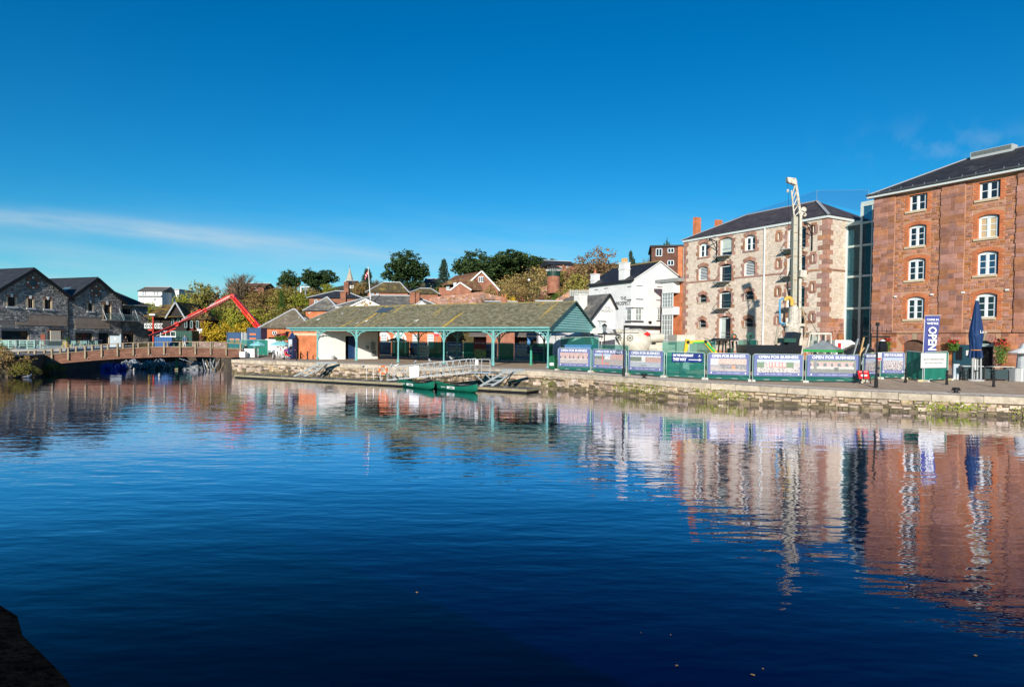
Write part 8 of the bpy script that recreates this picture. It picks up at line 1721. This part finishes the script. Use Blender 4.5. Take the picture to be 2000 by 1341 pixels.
for i in range(5): MB().tube([(i * .8,.5,0),(i * .8,.5,1.15 if i else 1.3)],.03,6).build('post',steel,t)
for z in (.6,1.08): MB().tube([(0,.5,z),(3.2,.5,z)],.018,5).build('rail',steel,t)
lifebuoy(gnd(747,743,.27) + Vector((0,.25,.95)),.1,'orange lifebuoy on the railing at the foot of the gangway')
def canoe(px0,px1,py,label):
 a,c = gnd(px0,py[0],0),gnd(px1,py[1],0); d = c - a; L = d.length; t = thing('canoe',label,'canoe',a,math.atan2(d.y,d.x),'moored canoes'); b = MB(); n = 22; sec = []
 for i in range(n + 1):
  u = i / n; s = math.sin(math.pi * u) ** .55; w_ = .44 * s + .015; sheer = .42 + .30 * abs(2 * u - 1) ** 3; keel = .0 + .22 * abs(2 * u - 1) ** 8 - .08; sec.append([(L * u,w_ * math.cos(a_) ,keel + (sheer - keel) * k) for a_,k in ((math.pi,1),(math.pi * .97,.6),(math.pi * .8,.2),(math.pi * .5,0),(math.pi * .2,.2),(.03 * math.pi,.6),(0,1))])
 vs = [p for r in sec for p in r]; m = 7; b.add(vs,[(i * m + j,(i + 1) * m + j,(i + 1) * m + j + 1,i * m + j + 1) for i in range(n) for j in range(m - 1)]); b.build('hull',mat('canoe_green',(.006,.12,.075),(.009,.15,.09),sc_=2,rough=.3,spec=.5),t,smooth=True)
 for j,nm in ((0,'far'),(6,'near')): MB().tube([Vector(sec[i][j]) for i in range(n + 1)],.022,5).build('gunwale',black,t)
 for u in (.25,.72): MB().box(L * u - .14,L * u + .14,-.36,.36,.28,.31).build('seat',mat('canoe_seat',(.2,.13,.07),rough=.7),t)
 MB().bar((L * .5,-.42,.4),(L * .5,.42,.4),.05).build('thwart',black,t); k = int(n * .5); s0 = -1
 yy = -.445; MB().quad((L * .40,yy,.17),(L * .58,yy,.17),(L * .58,yy - .012,.36),(L * .40,yy - .012,.36)).build('white_panel',white,t); lettering('QUAY',.13,white,t,(L * .31,yy + .01,.27),fit=.55)
canoe(776,848,(752,761.5),'green open canoe moored under the gangway, left one'); canoe(849,933,(759,767),'green open canoe moored under the gangway, right one')
# ================================================================ drilling rig
rigw = mat('rig_off_white',(.56,.52,.45),(.34,.28,.21),sc_=4,rough=.5,thr=(.48,.66)); rust = mat('rusty_casing',(.36,.14,.05),(.24,.10,.05),sc_=2,rough=.85,stretch=(2,2,.5)); grey_mast = mat('mast_grey',(.36,.33,.25),(.50,.47,.38),sc_=2,rough=.6,stretch=(3,3,.3))
def make_rig():
 Y = 57; p = qat(1550,Y); t = thing('drilling_rig','tall off white piling rig with lattice jib in front of the limestone warehouse','drilling rig',p,0); S = Y / F
 def L(px,py,o=0.0): q = at(px,py,Y); return Vector((q.x - p.x,o,q.z - p.z))
 MB().bar(L(1548.5,692),L(1552,424),.38,.5).build('mast',grey_mast,t)
 for i in range(17): q = L(1549.0 + i * .22,686 - i * 15.4,-.27); MB().box(q.x - .17,q.x + .17,q.y - .02,q.y + .03,q.z - .02,q.z + .02).build('mast_band',rust if i % 3 == 0 else steel,t)
 MB().bar(L(1559.5,692,-.1),L(1562,420,-.1),.22,.3).build('mast_guide',rigw,t); MB().bar(L(1554.5,692,.05),L(1557,420,.05),.2,.3).build('mast_slot',black,t)
 b = [L(1552,424),L(1564,420),L(1551,352),L(1543,352)]
 MB().bar(L(1551,424),L(1545.5,372),.12).build('jib_leg',rigw,t); MB().bar(L(1563,420),L(1553,352),.2).build('jib_leg',rigw,t)
 for k in range(5): f = k / 5; MB().bar(L(1551,424).lerp(L(1545.5,372),f),L(1563,420).lerp(L(1553,352),f + .12),.08).build('jib_brace',rigw,t)
 MB().hexa([L(1537,356,-.2),L(1553,362,-.2),L(1553,362,.2),L(1537,356,.2),L(1536,347,-.2),L(1553,349,-.2),L(1553,349,.2),L(1536,347,.2)]).build('jib_head',rigw,t); MB().lathe([(.22,-.12),(.22,.12)],12,L(1541,354,-.2),axis=(0,1,0)).build('sheave',rigw,t)
 MB().tube([L(1538,355),L(1538.5,370)],.012,4).build('hoist_rope',black,t); MB().lathe([(.05,.15),(.13,0),(.05,-.15)],8,L(1538.5,373)).build('hook_block',rigw,t); MB().tube([L(1540,374),L(1541,600)],.012,4).build('main_rope',black,t); MB().tube([L(1553,352),L(1566,408)],.012,4).build('stay_rope',black,t)
 for px,py,r in ((1568,410,.24),(1566,417,.2),(1570,420,.16)): MB().lathe([(r,-.2),(r,.2)],10,L(px,py),axis=(0,1,0)).build('winch_wheel',rigw,t)
 MB().bar(L(1558,535,-.3),L(1570,536,-.3),.55,.6).build('mast_bracket',rigw,t)
 # rotary head and casing
 c = L(1543,640); Zr = lambda y: L(1543,y).z; cx = c.x; MB().lathe([(.28,Zr(598)),(.42,Zr(604)),(.46,Zr(612)),(.46,Zr(628)),(.52,Zr(629)),(.52,Zr(632))],16,(cx + .1,-.5,0)).build('rotary_head',rigw,t,smooth=False); MB().box(cx - .75,cx + .9,-.95,.1,Zr(637),Zr(632)).build('head_carriage',rigw,t); MB().lathe([(.64,Zr(650)),(.68,Zr(638)),(.6,Zr(637))],16,(cx,-.5,0)).build('clamp_ring',rigw,t); MB().lathe([(.5,Zr(655)),(.66,Zr(650))],16,(cx,-.5,0)).build('clamp_collar',rust,t)
 for dx in (-.32,.18): MB().tube([(cx + dx,-.5,0),(cx + dx,-.5,Zr(652))],.2,12).build('casing_tube',rust,t)
 MB().bar((cx + .78,-.4,0),(cx + .78,-.4,Zr(636)),.26,.2).build('white_leg',rigw,t)
 yg = [L(1541 - 6 + 7 * math.cos(a),591 - 9 * math.sin(a),-.5) for a in [math.pi * .05 + math.pi * .85 * i / 8 for i in range(9)]]; MB().tube([L(1542,597,-.5)] + yg,.17,10).build('goose_neck',mat('goose_yellow',(.65,.38,.06),rough=.5),t)
 MB().tube([yg[-1],L(1524,583,-.5),L(1519,587,-.5),L(1518,594,-.5),L(1519,630,-.5),L(1521,632,-.5),L(1529,632,-.5)],.085,8).build('blue_pipe',mat('pipe_blue',(.07,.30,.52),rough=.5),t)
 for a,c_ in (((1520,636),(1513,690)),): MB().tube([L(*a),L(*c_)],.1,6).build('pole',mat('pale_pole',(.38,.34,.26),rough=.8),t)
 for a,m_,c_,mm in (((1563,600),(1576,640),(1567,662),mat('muddy_hose',(.35,.28,.18),rough=.8)),((1530,600),(1524,640),(1533,650),black),((1545,600),(1528,560),(1540,530),black),((1534,602),(1526,612),(1530,630),black)):
  A,M_,C = L(*a,-.3),L(*m_,-.3),L(*c_,-.3); MB().tube([A.lerp(M_,k / 6).lerp(M_.lerp(C,k / 6),k / 6) for k in range(7)],.07,6).build('hose',mm,t)
 MB().tube([L(1569,606),L(1596,648)],.02,4).build('stay_rope',black,t); MB().bar(L(1564,640,.2),L(1570,690,.4),.16).build('back_stay',rigw,t)
 # cab,engine house,tracks
 x0,x1 = L(1572,690).x,L(1617,690).x; zt = L(1590,652).z
 for px,py,qx,qy in ((1570,690,1577,652),(1591,690,1594,652),(1606,690,1607,654),(1618,690,1617,652)): MB().bar(L(px,py,-.5),L(qx,qy,-.5),.12).bar(L(px,py,.9),L(qx,qy,.9),.1).build('cab_pillar',rigw,t)
 MB().box(L(1574,652).x,x1,-.6,1.0,zt - .05,zt + .12).build('cab_roof',rigw,t); MB().box(L(1595,690).x,L(1606,690).x,-.2,.6,0,L(1590,665).z).build('seat',mat('seat_grey',(.10,.10,.09),rough=.9),t); MB().quad(L(1577,688,-.52),L(1593,688,-.52),L(1594,655,-.52),L(1579,655,-.52)).build('cab_glass',clear,t)
 for px in (1578,1591,1618): MB().lathe([(.1,-.08),(.1,.08)],8,L(px,650,-.5),axis=(0,1,0)).build('work_lamp',black,t)
 ex0,ex1,ez = L(1621,690).x,L(1659,690).x,L(1640,664).z; MB().extr([(ex0,.8),(ex1,.8),(ex1,ez - .25),(ex1 - .4,ez),(ex0,ez)],-.9,1.2).build('engine_house',mat('rig_white',(.80,.80,.78),rough=.4),t); MB().box(ex0,ex1 + .01,-.92,-.89,L(1640,684).z,L(1640,681).z).build('blue_stripe',mat('stripe_blue',(.03,.2,.5),rough=.4),t); rr = (ex0 + .35,L(1640,675).z); MB().box(rr[0] - .13,rr[0] + .15,-.93,-.9,rr[1] - .22,rr[1] + .25).build('red_emblem',rd,t); lettering('Foundation',.24,gm,t,(ex0 + 1.1,-.93,rr[1] + .14),fit=.95); lettering('Piling',.24,gm,t,(ex0 + .95,-.93,rr[1] - .13),fit=.6)
 MB().lathe([(.25,L(1650,664).z),(.3,L(1650,660).z),(.28,L(1650,653).z),(.1,L(1650,651).z)],10,(L(1645,660).x,.3,0)).build('exhaust_cap',rust,t)
 for y in (-1.1,1.2): MB().extr([(L(1560,690).x,.1),(ex1,.1),(ex1 + .3,.45),(ex1,.8),(L(1560,690).x,.8),(L(1560,690).x - .3,.45)],y - .3,y + .3).build('crawler_track',black,t)
make_rig()
t = thing('site_tent','small grey pyramid tent with green edge in front of the rig','tent',qat(1608,52),.1); MB().lathe([(1.75,2.0),(.03,2.75)],4).build('roof',mat('grey_tarpaulin',(.20,.23,.24),(.26,.29,.3),sc_=2,rough=.8),t); MB().lathe([(1.75,1.8),(1.75,2.0)],4,cap=False).build('valance',mat('tent_green',(.03,.30,.07),rough=.7),t)
for k in range(4): a = math.pi / 2 * k; MB().bar((1.7 * math.cos(a),1.7 * math.sin(a),0),(1.7 * math.cos(a),1.7 * math.sin(a),1.9),.05).build('leg',steel,t)
t = thing('spoil_skip','dark skip lined with black sheeting left of the rig','skip',qat(1500,55),0); MB().extr([(-2.0,.3),(2.2,.3),(2.5,2.25),(-2.3,2.25)],-1,1).build('bin',mat('dark_sheeting',(.012,.014,.018),rough=.35),t); MB().extr([(1.3,2.2),(2.2,2.2),(2.5,3.3),(1.9,3.4)],-.8,.8).build('plastic_heap',MATS['dark_sheeting'],t); MB().box(1.0,2.0,-.9,.5,2.5,2.85).build('green_pump',gcon,t)
t = thing('timber_heap','heap of pale timbers and black sheeting right of the rig','timber',qat(1680,54),0); rnd = random.Random(8)
for i in range(7): a = Vector((rnd.uniform(-.9,.6),rnd.uniform(-.3,.3),.6)); MB().bar(a,a + Vector((rnd.uniform(.3,1.0),0,rnd.uniform(1.2,2.3))),.14,.08).build('timber',pw if i % 2 else steel,t)
MB().extr([(-1.6,0),(1.4,0),(1.2,1.9),(-.2,2.3),(-1.5,1.7)],0,.8).build('sheeting',MATS['dark_sheeting'],t)
# ================================================================ mixer truck
def make_mixer():
 Y = 64; p = qat(1240,Y); t = thing('mixer_truck','white concrete mixer truck parked in front of the pub','truck',p,.12); S = Y / F
 def L(px,py,o=0.0): q = at(px,py,Y); return Vector((q.x - p.x,o,q.z - p.z))
 mw = mat('mixer_white',(.64,.60,.51),(.50,.45,.36),sc_=1.5,rough=.5); a,c = L(1207,655),L(1268,678); ax = (c - a).normalized(); Ln = (c - a).length
 MB().lathe([(.55,0),(.75,.25),(1.25,Ln * .4),(1.45,Ln * .55),(1.45,Ln * .72),(1.1,Ln * .92),(.7,Ln)],24,a,axis=ax).build('drum',mw,t,smooth=True); MB().lathe([(.62,0),(.62,.2)],20,a,axis=ax).build('drum_ring',steel,t); k = L(1258,652,-1.25); MB().extr([(-.35,0),(0,.22),(.35,0),(0,-.22)],-.02,.02).build('red_diamond',rd,t,loc=(k.x - .05,-1.2,k.z))
 MB().tube([L(1264,660,-.8),L(1291,659,-.8)],.42,14).build('water_tank',mw,t); MB().hexa([L(1202,652,-.4),L(1210,652,-.4),L(1210,652,.4),L(1202,652,.4),L(1198,643,-.6),L(1212,643,-.6),L(1212,643,.6),L(1198,643,.6)]).build('hopper',mw,t); MB().bar(L(1200,655,-.5),L(1213,683,-.6),.35,.12).build('chute',mw,t)
 MB().extr([(L(1262,690).x,.9),(L(1313,690).x,.9),(L(1313,690).x,L(1300,673).z),(L(1262,690).x,L(1300,673).z)],-1.1,1.1).build('body_box',mw,t); MB().box(L(1263,680).x,L(1278,680).x,-1.14,-1.1,L(1270,688).z,L(1270,680).z).build('side_panel',mat('panel_grey',(.42,.40,.34),rough=.6),t); lettering('T LCB2',.3,gm,t,L(1307,680,-1.14),fit=.6); MB().box(L(1278,690).x,L(1299,690).x,-.7,.6,L(1280,673).z,L(1280,667).z).build('engine_cover',mw,t)
 MB().box(L(1200,690).x,L(1316,690).x,-.5,.5,.7,.95).build('chassis',black,t); MB().extr([(0,.7),(2.1,.7),(2.1,2.0),(1.8,3.0),(0,3.0)],-1.15,1.15).build('cab',mw,t,loc=(L(1316,690).x,0,0)).hide_render = False
 for px in (1210,1232,1290,1322): MB().lathe([(.52,-1.15),(.52,-.8)],16,(L(px,690).x,0,.52),axis=(0,1,0)).build('wheel',black,t)
make_mixer()
container('blue_skip','corrugated blue container behind the first banners',1103,1171,675,700,63,mat('corrugated_blue',(.03,.15,.33),(.05,.19,.38),sc_=2,rough=.5),z=1.3)
for a,c,lab in (((1094,712),(1170,716),'green netted fence panel behind the blue container'),((1172,712),(1228,714),'green netted fence panel left of the mixer truck'),((1292,712),(1345,712),'green netted fence panel between mixer truck and excavator'),((1345,712),(1398,711),'green netted fence panel behind the excavator boom'),((1440,712),(1478,711),'dense green fence panel right of the excavator cab')): fence(onq(*a),onq(*c),lab,'inner site fence',feet=False,H=2.6 if a[0] > 1200 else (2.1 if a[0] > 1150 else 2.9))
# ================================================================ mini excavator
def make_digger():
 Y = 52; p = qat(1420,Y); t = thing('mini_excavator','yellow and green mini excavator with black canopy','excavator',p,0)
 def L(px,py,o=0.0): q = at(px,py,Y); return Vector((q.x - p.x,o,q.z - p.z))
 yb = mat('digger_yellow',(.78,.48,.02),rough=.4); gs = mat('digger_green',(.05,.42,.10),rough=.4)
 def arm(a,c,w0,w1,nm,m=yb):
  d = (c - a).normalized(); u = Vector((0,1,0)).cross(d).normalized(); s = Vector((0,.11,0)); MB().hexa([a - u * w0 - s,a - u * w0 + s,c - u * w1 + s,c - u * w1 - s,a + u * w0 - s,a + u * w0 + s,c + u * w1 + s,c + u * w1 - s]).build(nm,m,t)
 A,B_,C,D = L(1402,696),L(1377,667),L(1343,668),L(1337,694); arm(A,B_,.18,.15,'main_boom'); arm(B_,C + Vector((.1,0,0)),.14,.12,'upper_boom'); arm(L(1343,662),D,.16,.10,'dipper'); arm(L(1394,686,-.13),L(1379,670,-.13),.09,.08,'green_stripe',gs); arm(L(1374,668,-.13),L(1352,669,-.13),.06,.06,'green_stripe',gs)
 for q in (B_,C): MB().lathe([(.14,-.16),(.14,.16)],10,q,axis=(0,1,0)).build('pivot',black,t)
 MB().tube([L(1390,678,-.15),L(1384,663,-.15),L(1374,660,-.15)],.03,6).build('hose',black,t); MB().extr([(D.x - .25,0.2),(D.x + .3,.2),(D.x + .15,D.z + .1),(D.x - .1,D.z + .1)],-.3,.3).build('bucket',steel,t)
 for px,py,qx,qy in ((1406,694,1409,665),(1422,694,1421,663),(1436,694,1434,666)): MB().bar(L(px,py,-.55),L(qx,qy,-.5),.1).bar(L(px,py,.5),L(qx,qy,.5),.1).build('canopy_post',black,t)
 MB().hexa([L(1389,666,-.7),L(1438,664,-.7),L(1438,664,.7),L(1389,666,.7),L(1397,660,-.6),L(1436,660,-.6),L(1436,660,.6),L(1397,660,.6)]).build('canopy',mat('canopy_black',(.02,.02,.02),rough=.6),t)
 MB().lathe([(.1,.6),(.55,.65),(.6,1.0),(.5,1.5),(.15,1.7)],14,L(1440,715).xy.to_3d()).build('counterweight',yb,t,smooth=True); MB().box(L(1405,690).x,L(1436,690).x,-.6,.6,.55,.9).build('platform',gcon,t); MB().box(L(1422,690).x,L(1430,690).x,-.25,.25,.9,2.1).build('seat',gcon,t)
 for y in (-.6,.6): MB().extr([(-.9,.05),(.9,.05),(1.1,.28),(.9,.5),(-.9,.5),(-1.1,.28)],y - .17,y + .17).build('track',black,t)
make_digger()
for px,py,lab in ((1432,657,'green and orange round beacon above the excavator'),(1464,656,'dark green round mirror right of the excavator')):
 p = qat(px,56); t = thing('site_beacon',lab,'beacon',p,0); z = at(px,py,56).z - p.z; MB().tube([(0,0,0),(0,0,z)],.04,6).build('post',black,t); MB().lathe([(.03,-.1),(.34 if px > 1450 else .26,-.06),(.34 if px > 1450 else .26,.06),(.03,.1)],14,(0,-.05,z),axis=(0,1,0)).build('disc',gcon,t); MB().lathe([(.12,-.03),(.12,.03)],10,(0,-.18,z),axis=(0,1,0)).build('lens',orange if px < 1450 else black,t)
# ================================================================ people
SK = mat('skin',(.48,.27,.19),rough=.6); HR = mat('dark_hair',(.03,.02,.015),rough=.7)
def person(loc,rz,h,pose,top,legs,label,hair=HR):
 t = thing('person',label,'person',loc,rz); me = bpy.data.meshes.new('body'); sit = pose in ('sit','ride'); k = h / 1.75; hip = .92 if not sit else .48; V = []; E = []; Rd = []
 def v(x,y,z,r,par=None):
  V.append((x * k,y * k,z * k)); Rd.append(r * k)
  if par is not None: E.append((par,len(V) - 1))
  return len(V) - 1
 P = v(0,0,hip,.13); W_ = v(0,0,hip + .22,.125,P); CH = v(0,-.02,hip + .42,.145,W_); NK = v(0,-.02,hip + .57,.055,CH); HD = v(0,-.04,hip + .68,.085,NK); HT = v(0,-.03,hip + .78,.09,HD)
 for s in (-1,1):
  lean = .25 if pose == 'push' else (.3 if pose == 'ride' else .0); S_ = v(s * .19,-.01,hip + .48,.06,CH); El = v(s * .25,-.05 - lean * .6,hip + .22,.045,S_); Wr = v(s * .22,-.14 - lean * 1.3,hip + (.02 if not sit else .12) + (.12 if lean else 0),.032,El); v(s * .21,-.18 - lean * 1.4,hip - .04 + (.14 if lean or sit else 0),.035,Wr)
  if sit: Kn = v(s * .12,-.42,hip + .02,.07,P); An = v(s * .12,-.44,.08,.045,Kn); v(s * .12,-.58,.04,.04,An)
  else: st = .14 * s if pose in ('walk','push') else 0; Kn = v(s * .10,-.03 + st,.5,.07,P); An = v(s * .10,st * 1.5 + .02,.08,.045,Kn); v(s * .11,st * 1.5 - .13,.04,.04,An)
 me.from_pydata(V,E,[]); o = bpy.data.objects.new('body',me); COL.objects.link(o); o.modifiers.new('skin','SKIN'); sv = me.skin_vertices
 sv = sv[0].data if len(sv) else None
 if sv is None:
  bm = bmesh.new(); bm.from_mesh(me); bm.verts.layers.skin.verify(); bm.to_mesh(me); bm.free(); sv = me.skin_vertices[0].data
 for i,r in enumerate(Rd): sv[i].radius = (r,r * .8 if i < 3 else r); sv[i].use_root = i == 0
 sub = o.modifiers.new('sub','SUBSURF'); sub.levels = 1; sub.render_levels = 1; BODY.append((o,t,hip * k,k,top,legs,sit,hair)); return t
BODY = []
def finish_people():
 bpy.context.view_layer.update(); dg = bpy.context.evaluated_depsgraph_get()
 for o,t,hip,k,top,legs,sit,hair in BODY:
  me = bpy.data.meshes.new_from_object(o.evaluated_get(dg)); o.modifiers.clear(); o.data = me; me.materials.clear()
  for m in (legs,top,SK,hair): me.materials.append(m)
  for f in me.polygons:
   c = f.center; z = c.z; f.use_smooth = True
   hand = abs(c.x) > .15 * k and z < hip + .16 * k and c.y < -.10 * k and z > hip - .15 * k and not (sit and abs(c.x) < .185 * k)
   f.material_index = 3 if z > hip + .73 * k or (z > hip + .63 * k and c.y > -.01 * k) else (2 if z > hip + .55 * k or hand else (1 if z > hip + .02 * k else 0))
  o.parent = t
navy = mat('navy_cloth',(.02,.03,.06),rough=.9); jean = mat('grey_jeans',(.10,.13,.17),rough=.9); blk = mat('black_cloth',(.015,.015,.018),rough=.9); redc = mat('red_cloth',(.5,.04,.04),rough=.9); greenc = mat('dark_green_cloth',(.02,.08,.07),rough=.9); blc = mat('blue_grey_cloth',(.10,.17,.28),rough=.9); whc = mat('pale_cloth',(.5,.5,.5),rough=.9); grh = mat('grey_hair',(.35,.33,.3),rough=.8); purp = mat('magenta_cloth',(.35,.04,.25),rough=.9)
person(onq(568,701.5),.9,1.8,'push',navy,jean,'man in navy jumper and grey jeans standing behind a pushchair'); person(onq(541,697) + Vector((0,1.2,0)),2.6,1.65,'sit',redc,blk,'seated person in red under the aqua parasols'); person(onq(551,697) + Vector((0,1.4,0)),.4,1.7,'sit',blk,blk,'seated person in black beside the person in red'); person(onq(563,698.5),1.3,1.6,'sit',whc,blk,'seated person in pale top next to the pushchair'); person(onq(480,697.5),.3,1.7,'stand',blk,navy,'person in dark clothes standing at the bridge end')
pb = at(347.5,680,75.5); person(Vector((pb.x,pb.y + 1.6,pb.z - .1)),.2,1.72,'stand',blc,whc,'person in blue grey top on the footbridge',grh); pb = at(244,688,74.5); person(on_terrace(246,95),.2,1.75,'walk',blk,blk,'person in black walking behind the footbridge'); person(on_terrace(181,90),1.2,1.75,'sit',greenc,blk,'person in dark green seated on the cafe terrace')
pr = onq(801,701); person(pr + Vector((0,0,.38)),1.5,1.75,'ride',blk,blk,'cyclist in dark clothes riding behind the shed'); t = thing('bicycle','dark bicycle ridden behind the shed','bicycle',pr,-.2); b = MB()
for x in (-.52,.52): MB().tube([(x + .34 * math.cos(6.283 * i / 18),0,.35 + .34 * math.sin(6.283 * i / 18)) for i in range(19)],.022,5).build('wheel',black,t)
MB().tube([(-.52,0,.35),(-.05,0,.32),(.38,0,.85),(-.2,0,.85),(-.05,0,.32)],.02,5).tube([(-.52,0,.35),(-.2,0,.85)],.016,5).tube([(.52,0,.35),(.36,0,.98)],.02,5).build('frame',black,t); MB().box(-.3,-.12,-.06,.06,.88,.93).build('saddle',black,t); MB().bar((.36,-.25,1.0),(.36,.25,1.0),.03).build('handlebar',black,t)
finish_people()
p = onq(562,702); t = thing('pushchair','red and dark pushchair held by the man in navy','pushchair',p,.4); MB().extr([(-.3,.45),(.25,.4),(.3,.55),(-.1,.62),(-.35,1.0),(-.42,.95)],-.22,.22).build('seat',redc,t); MB().extr([(-.42,.9),(-.2,1.15),(.1,1.05),(-.1,.95)],-.23,.23).build('hood',purp,t); MB().bar((-.42,0,.9),(-.75,0,1.08),.03).bar((-.3,.2,.5),(.35,.2,.12),.03).bar((-.3,-.2,.5),(.35,-.2,.12),.03).bar((.2,0,.45),(-.4,0,.12),.03).build('frame',white,t)
for x in (-.4,.35):
 for y in (-.22,.22): MB().lathe([(.12,-.025),(.12,.025)],10,(x,y,.12),axis=(0,1,0)).build('wheel',black,t)
# ================================================================ gulls and water birds
def bird_meshes():
 b = MB(); n = 10; secs = [(-.24,.012,.10),(-.14,.05,.10),(0,.085,.09),(.12,.07,.12),(.18,.045,.17),(.23,.045,.22),(.27,.02,.215)]; vs = []
 for x,r,z in secs:
  for i in range(n): a = 6.283 * i / n; vs.append((x,r * math.cos(a),z + r * math.sin(a)))
 b.add(vs,[(k * n + i,k * n + (i + 1) % n,(k + 1) * n + (i + 1) % n,(k + 1) * n + i) for k in range(len(secs) - 1) for i in range(n)]); body = b.mesh('body',white,True); w_ = MB()
 for s in (-1,1): w_.add([(.08,s * .085,.13),(-.05,s * .095,.07),(-.28,s * .03,.12),(-.1,s * .06,.17)],((0,1,2,3),))
 return body,w_.mesh('wings',mat('gull_grey',(.35,.37,.4),rough=.8)),MB().tube([(.26,0,.212),(.32,0,.2)],[.012,.003],5).mesh('beak',yel),MB().tube([(0,.02,0),(0,.02,.05)],.008,4).tube([(0,-.02,0),(0,-.02,.05)],.008,4).mesh('legs',yel)
BM = bird_meshes()
def bird(p,rz,label,group,legs=True,s=1.0,name='gull'):
 t = thing(name,label,'bird',p,rz,group); t.scale = (s,s,s)
 for nm,m in zip(('body','wings','beak','legs'),BM):
  if nm != 'legs' or legs: share(nm,m,t,loc=(0,0,.0 if legs else -.05))
k_ = (7.93 - 5.30) / 5.75; rnd = random.Random(15)
GS = ((604,613),(621,626),(670,615),(697,634),(715,629.5),(813,628.5),(584,622),(598,624))
for gi,(px,py) in enumerate(GS):
 if 1:
  d = ray(px,py); o = SHF.o; lo,hi = 40.0,110.0
  for _i in range(40):                                # walk along the sight line to the roof slope
   m_ = (lo + hi) / 2; q = d * (m_ / d.y) + Vector((0,0,CZ)); v = (q - Vector((o.x,o.y,0))).dot(SHF.n)
   if q.z < 5.30 + v * k_ + .06: hi = m_
   else: lo = m_
  bird(Vector((q.x,q.y,q.z + .03)),rnd.uniform(0,6),nth(GS,gi) + ' from the left, white gull resting on the shed roof','gulls on the shed roof')
for px,py,Y,lab in ((763.5,715,55.6,'white gull on the lower end of the gangway rail'),(772,715,55.5,'white gull beside the lowest gull on the gangway rail'),(810.5,709,54.7,'white gull on the lower middle of the gangway rail'),(840,706,54.2,'white gull on the middle of the gangway rail'),(882,701,53.4,'white gull near the top of the gangway rail'),(709.5,716,57.5,'white gull on the post of the pontoon railing'),(744,745,57.2,'white gull standing on the pontoon by the lifebuoy')): bird(at(px,py + 1.5,Y),rnd.uniform(0,6),lab,'gulls by the gangway',s=1.2)
for px,py,lab in ((53.5,737,'white duck on the dark water near the left shrub'),(312,735,'white duck on the water below the footbridge'),(262,724,'white duck beside the wrapped bundles')): bird(gnd(px,py,.02),rnd.uniform(0,6),lab,'ducks on the river',legs=False,s=1.7,name='duck')

lv = mat('dead_leaf',(.20,.13,.05),(.28,.2,.09),sc_=9,rough=.6)
FL = ((814,1157,.03),(1322,1300,.03),(1470,1318,.035),(1310,1240,.014),(1905,1280,.028),(1490,1306,.016),(1252,1236,.014))
for i,(px,py,r) in enumerate(FL):
 tag(MB().poly([(r * math.cos(a) * (1 if k % 2 else .75),r * .6 * math.sin(a),.006 + .004 * (k % 3)) for k,a in enumerate([.785 * j for j in range(8)])]).build('floating_leaf',lv,loc=gnd(px,py),rotz=i * 1.3),nth(FL,i) + ' from the left, small dead leaf floating on the foreground water','leaf','floating leaves')
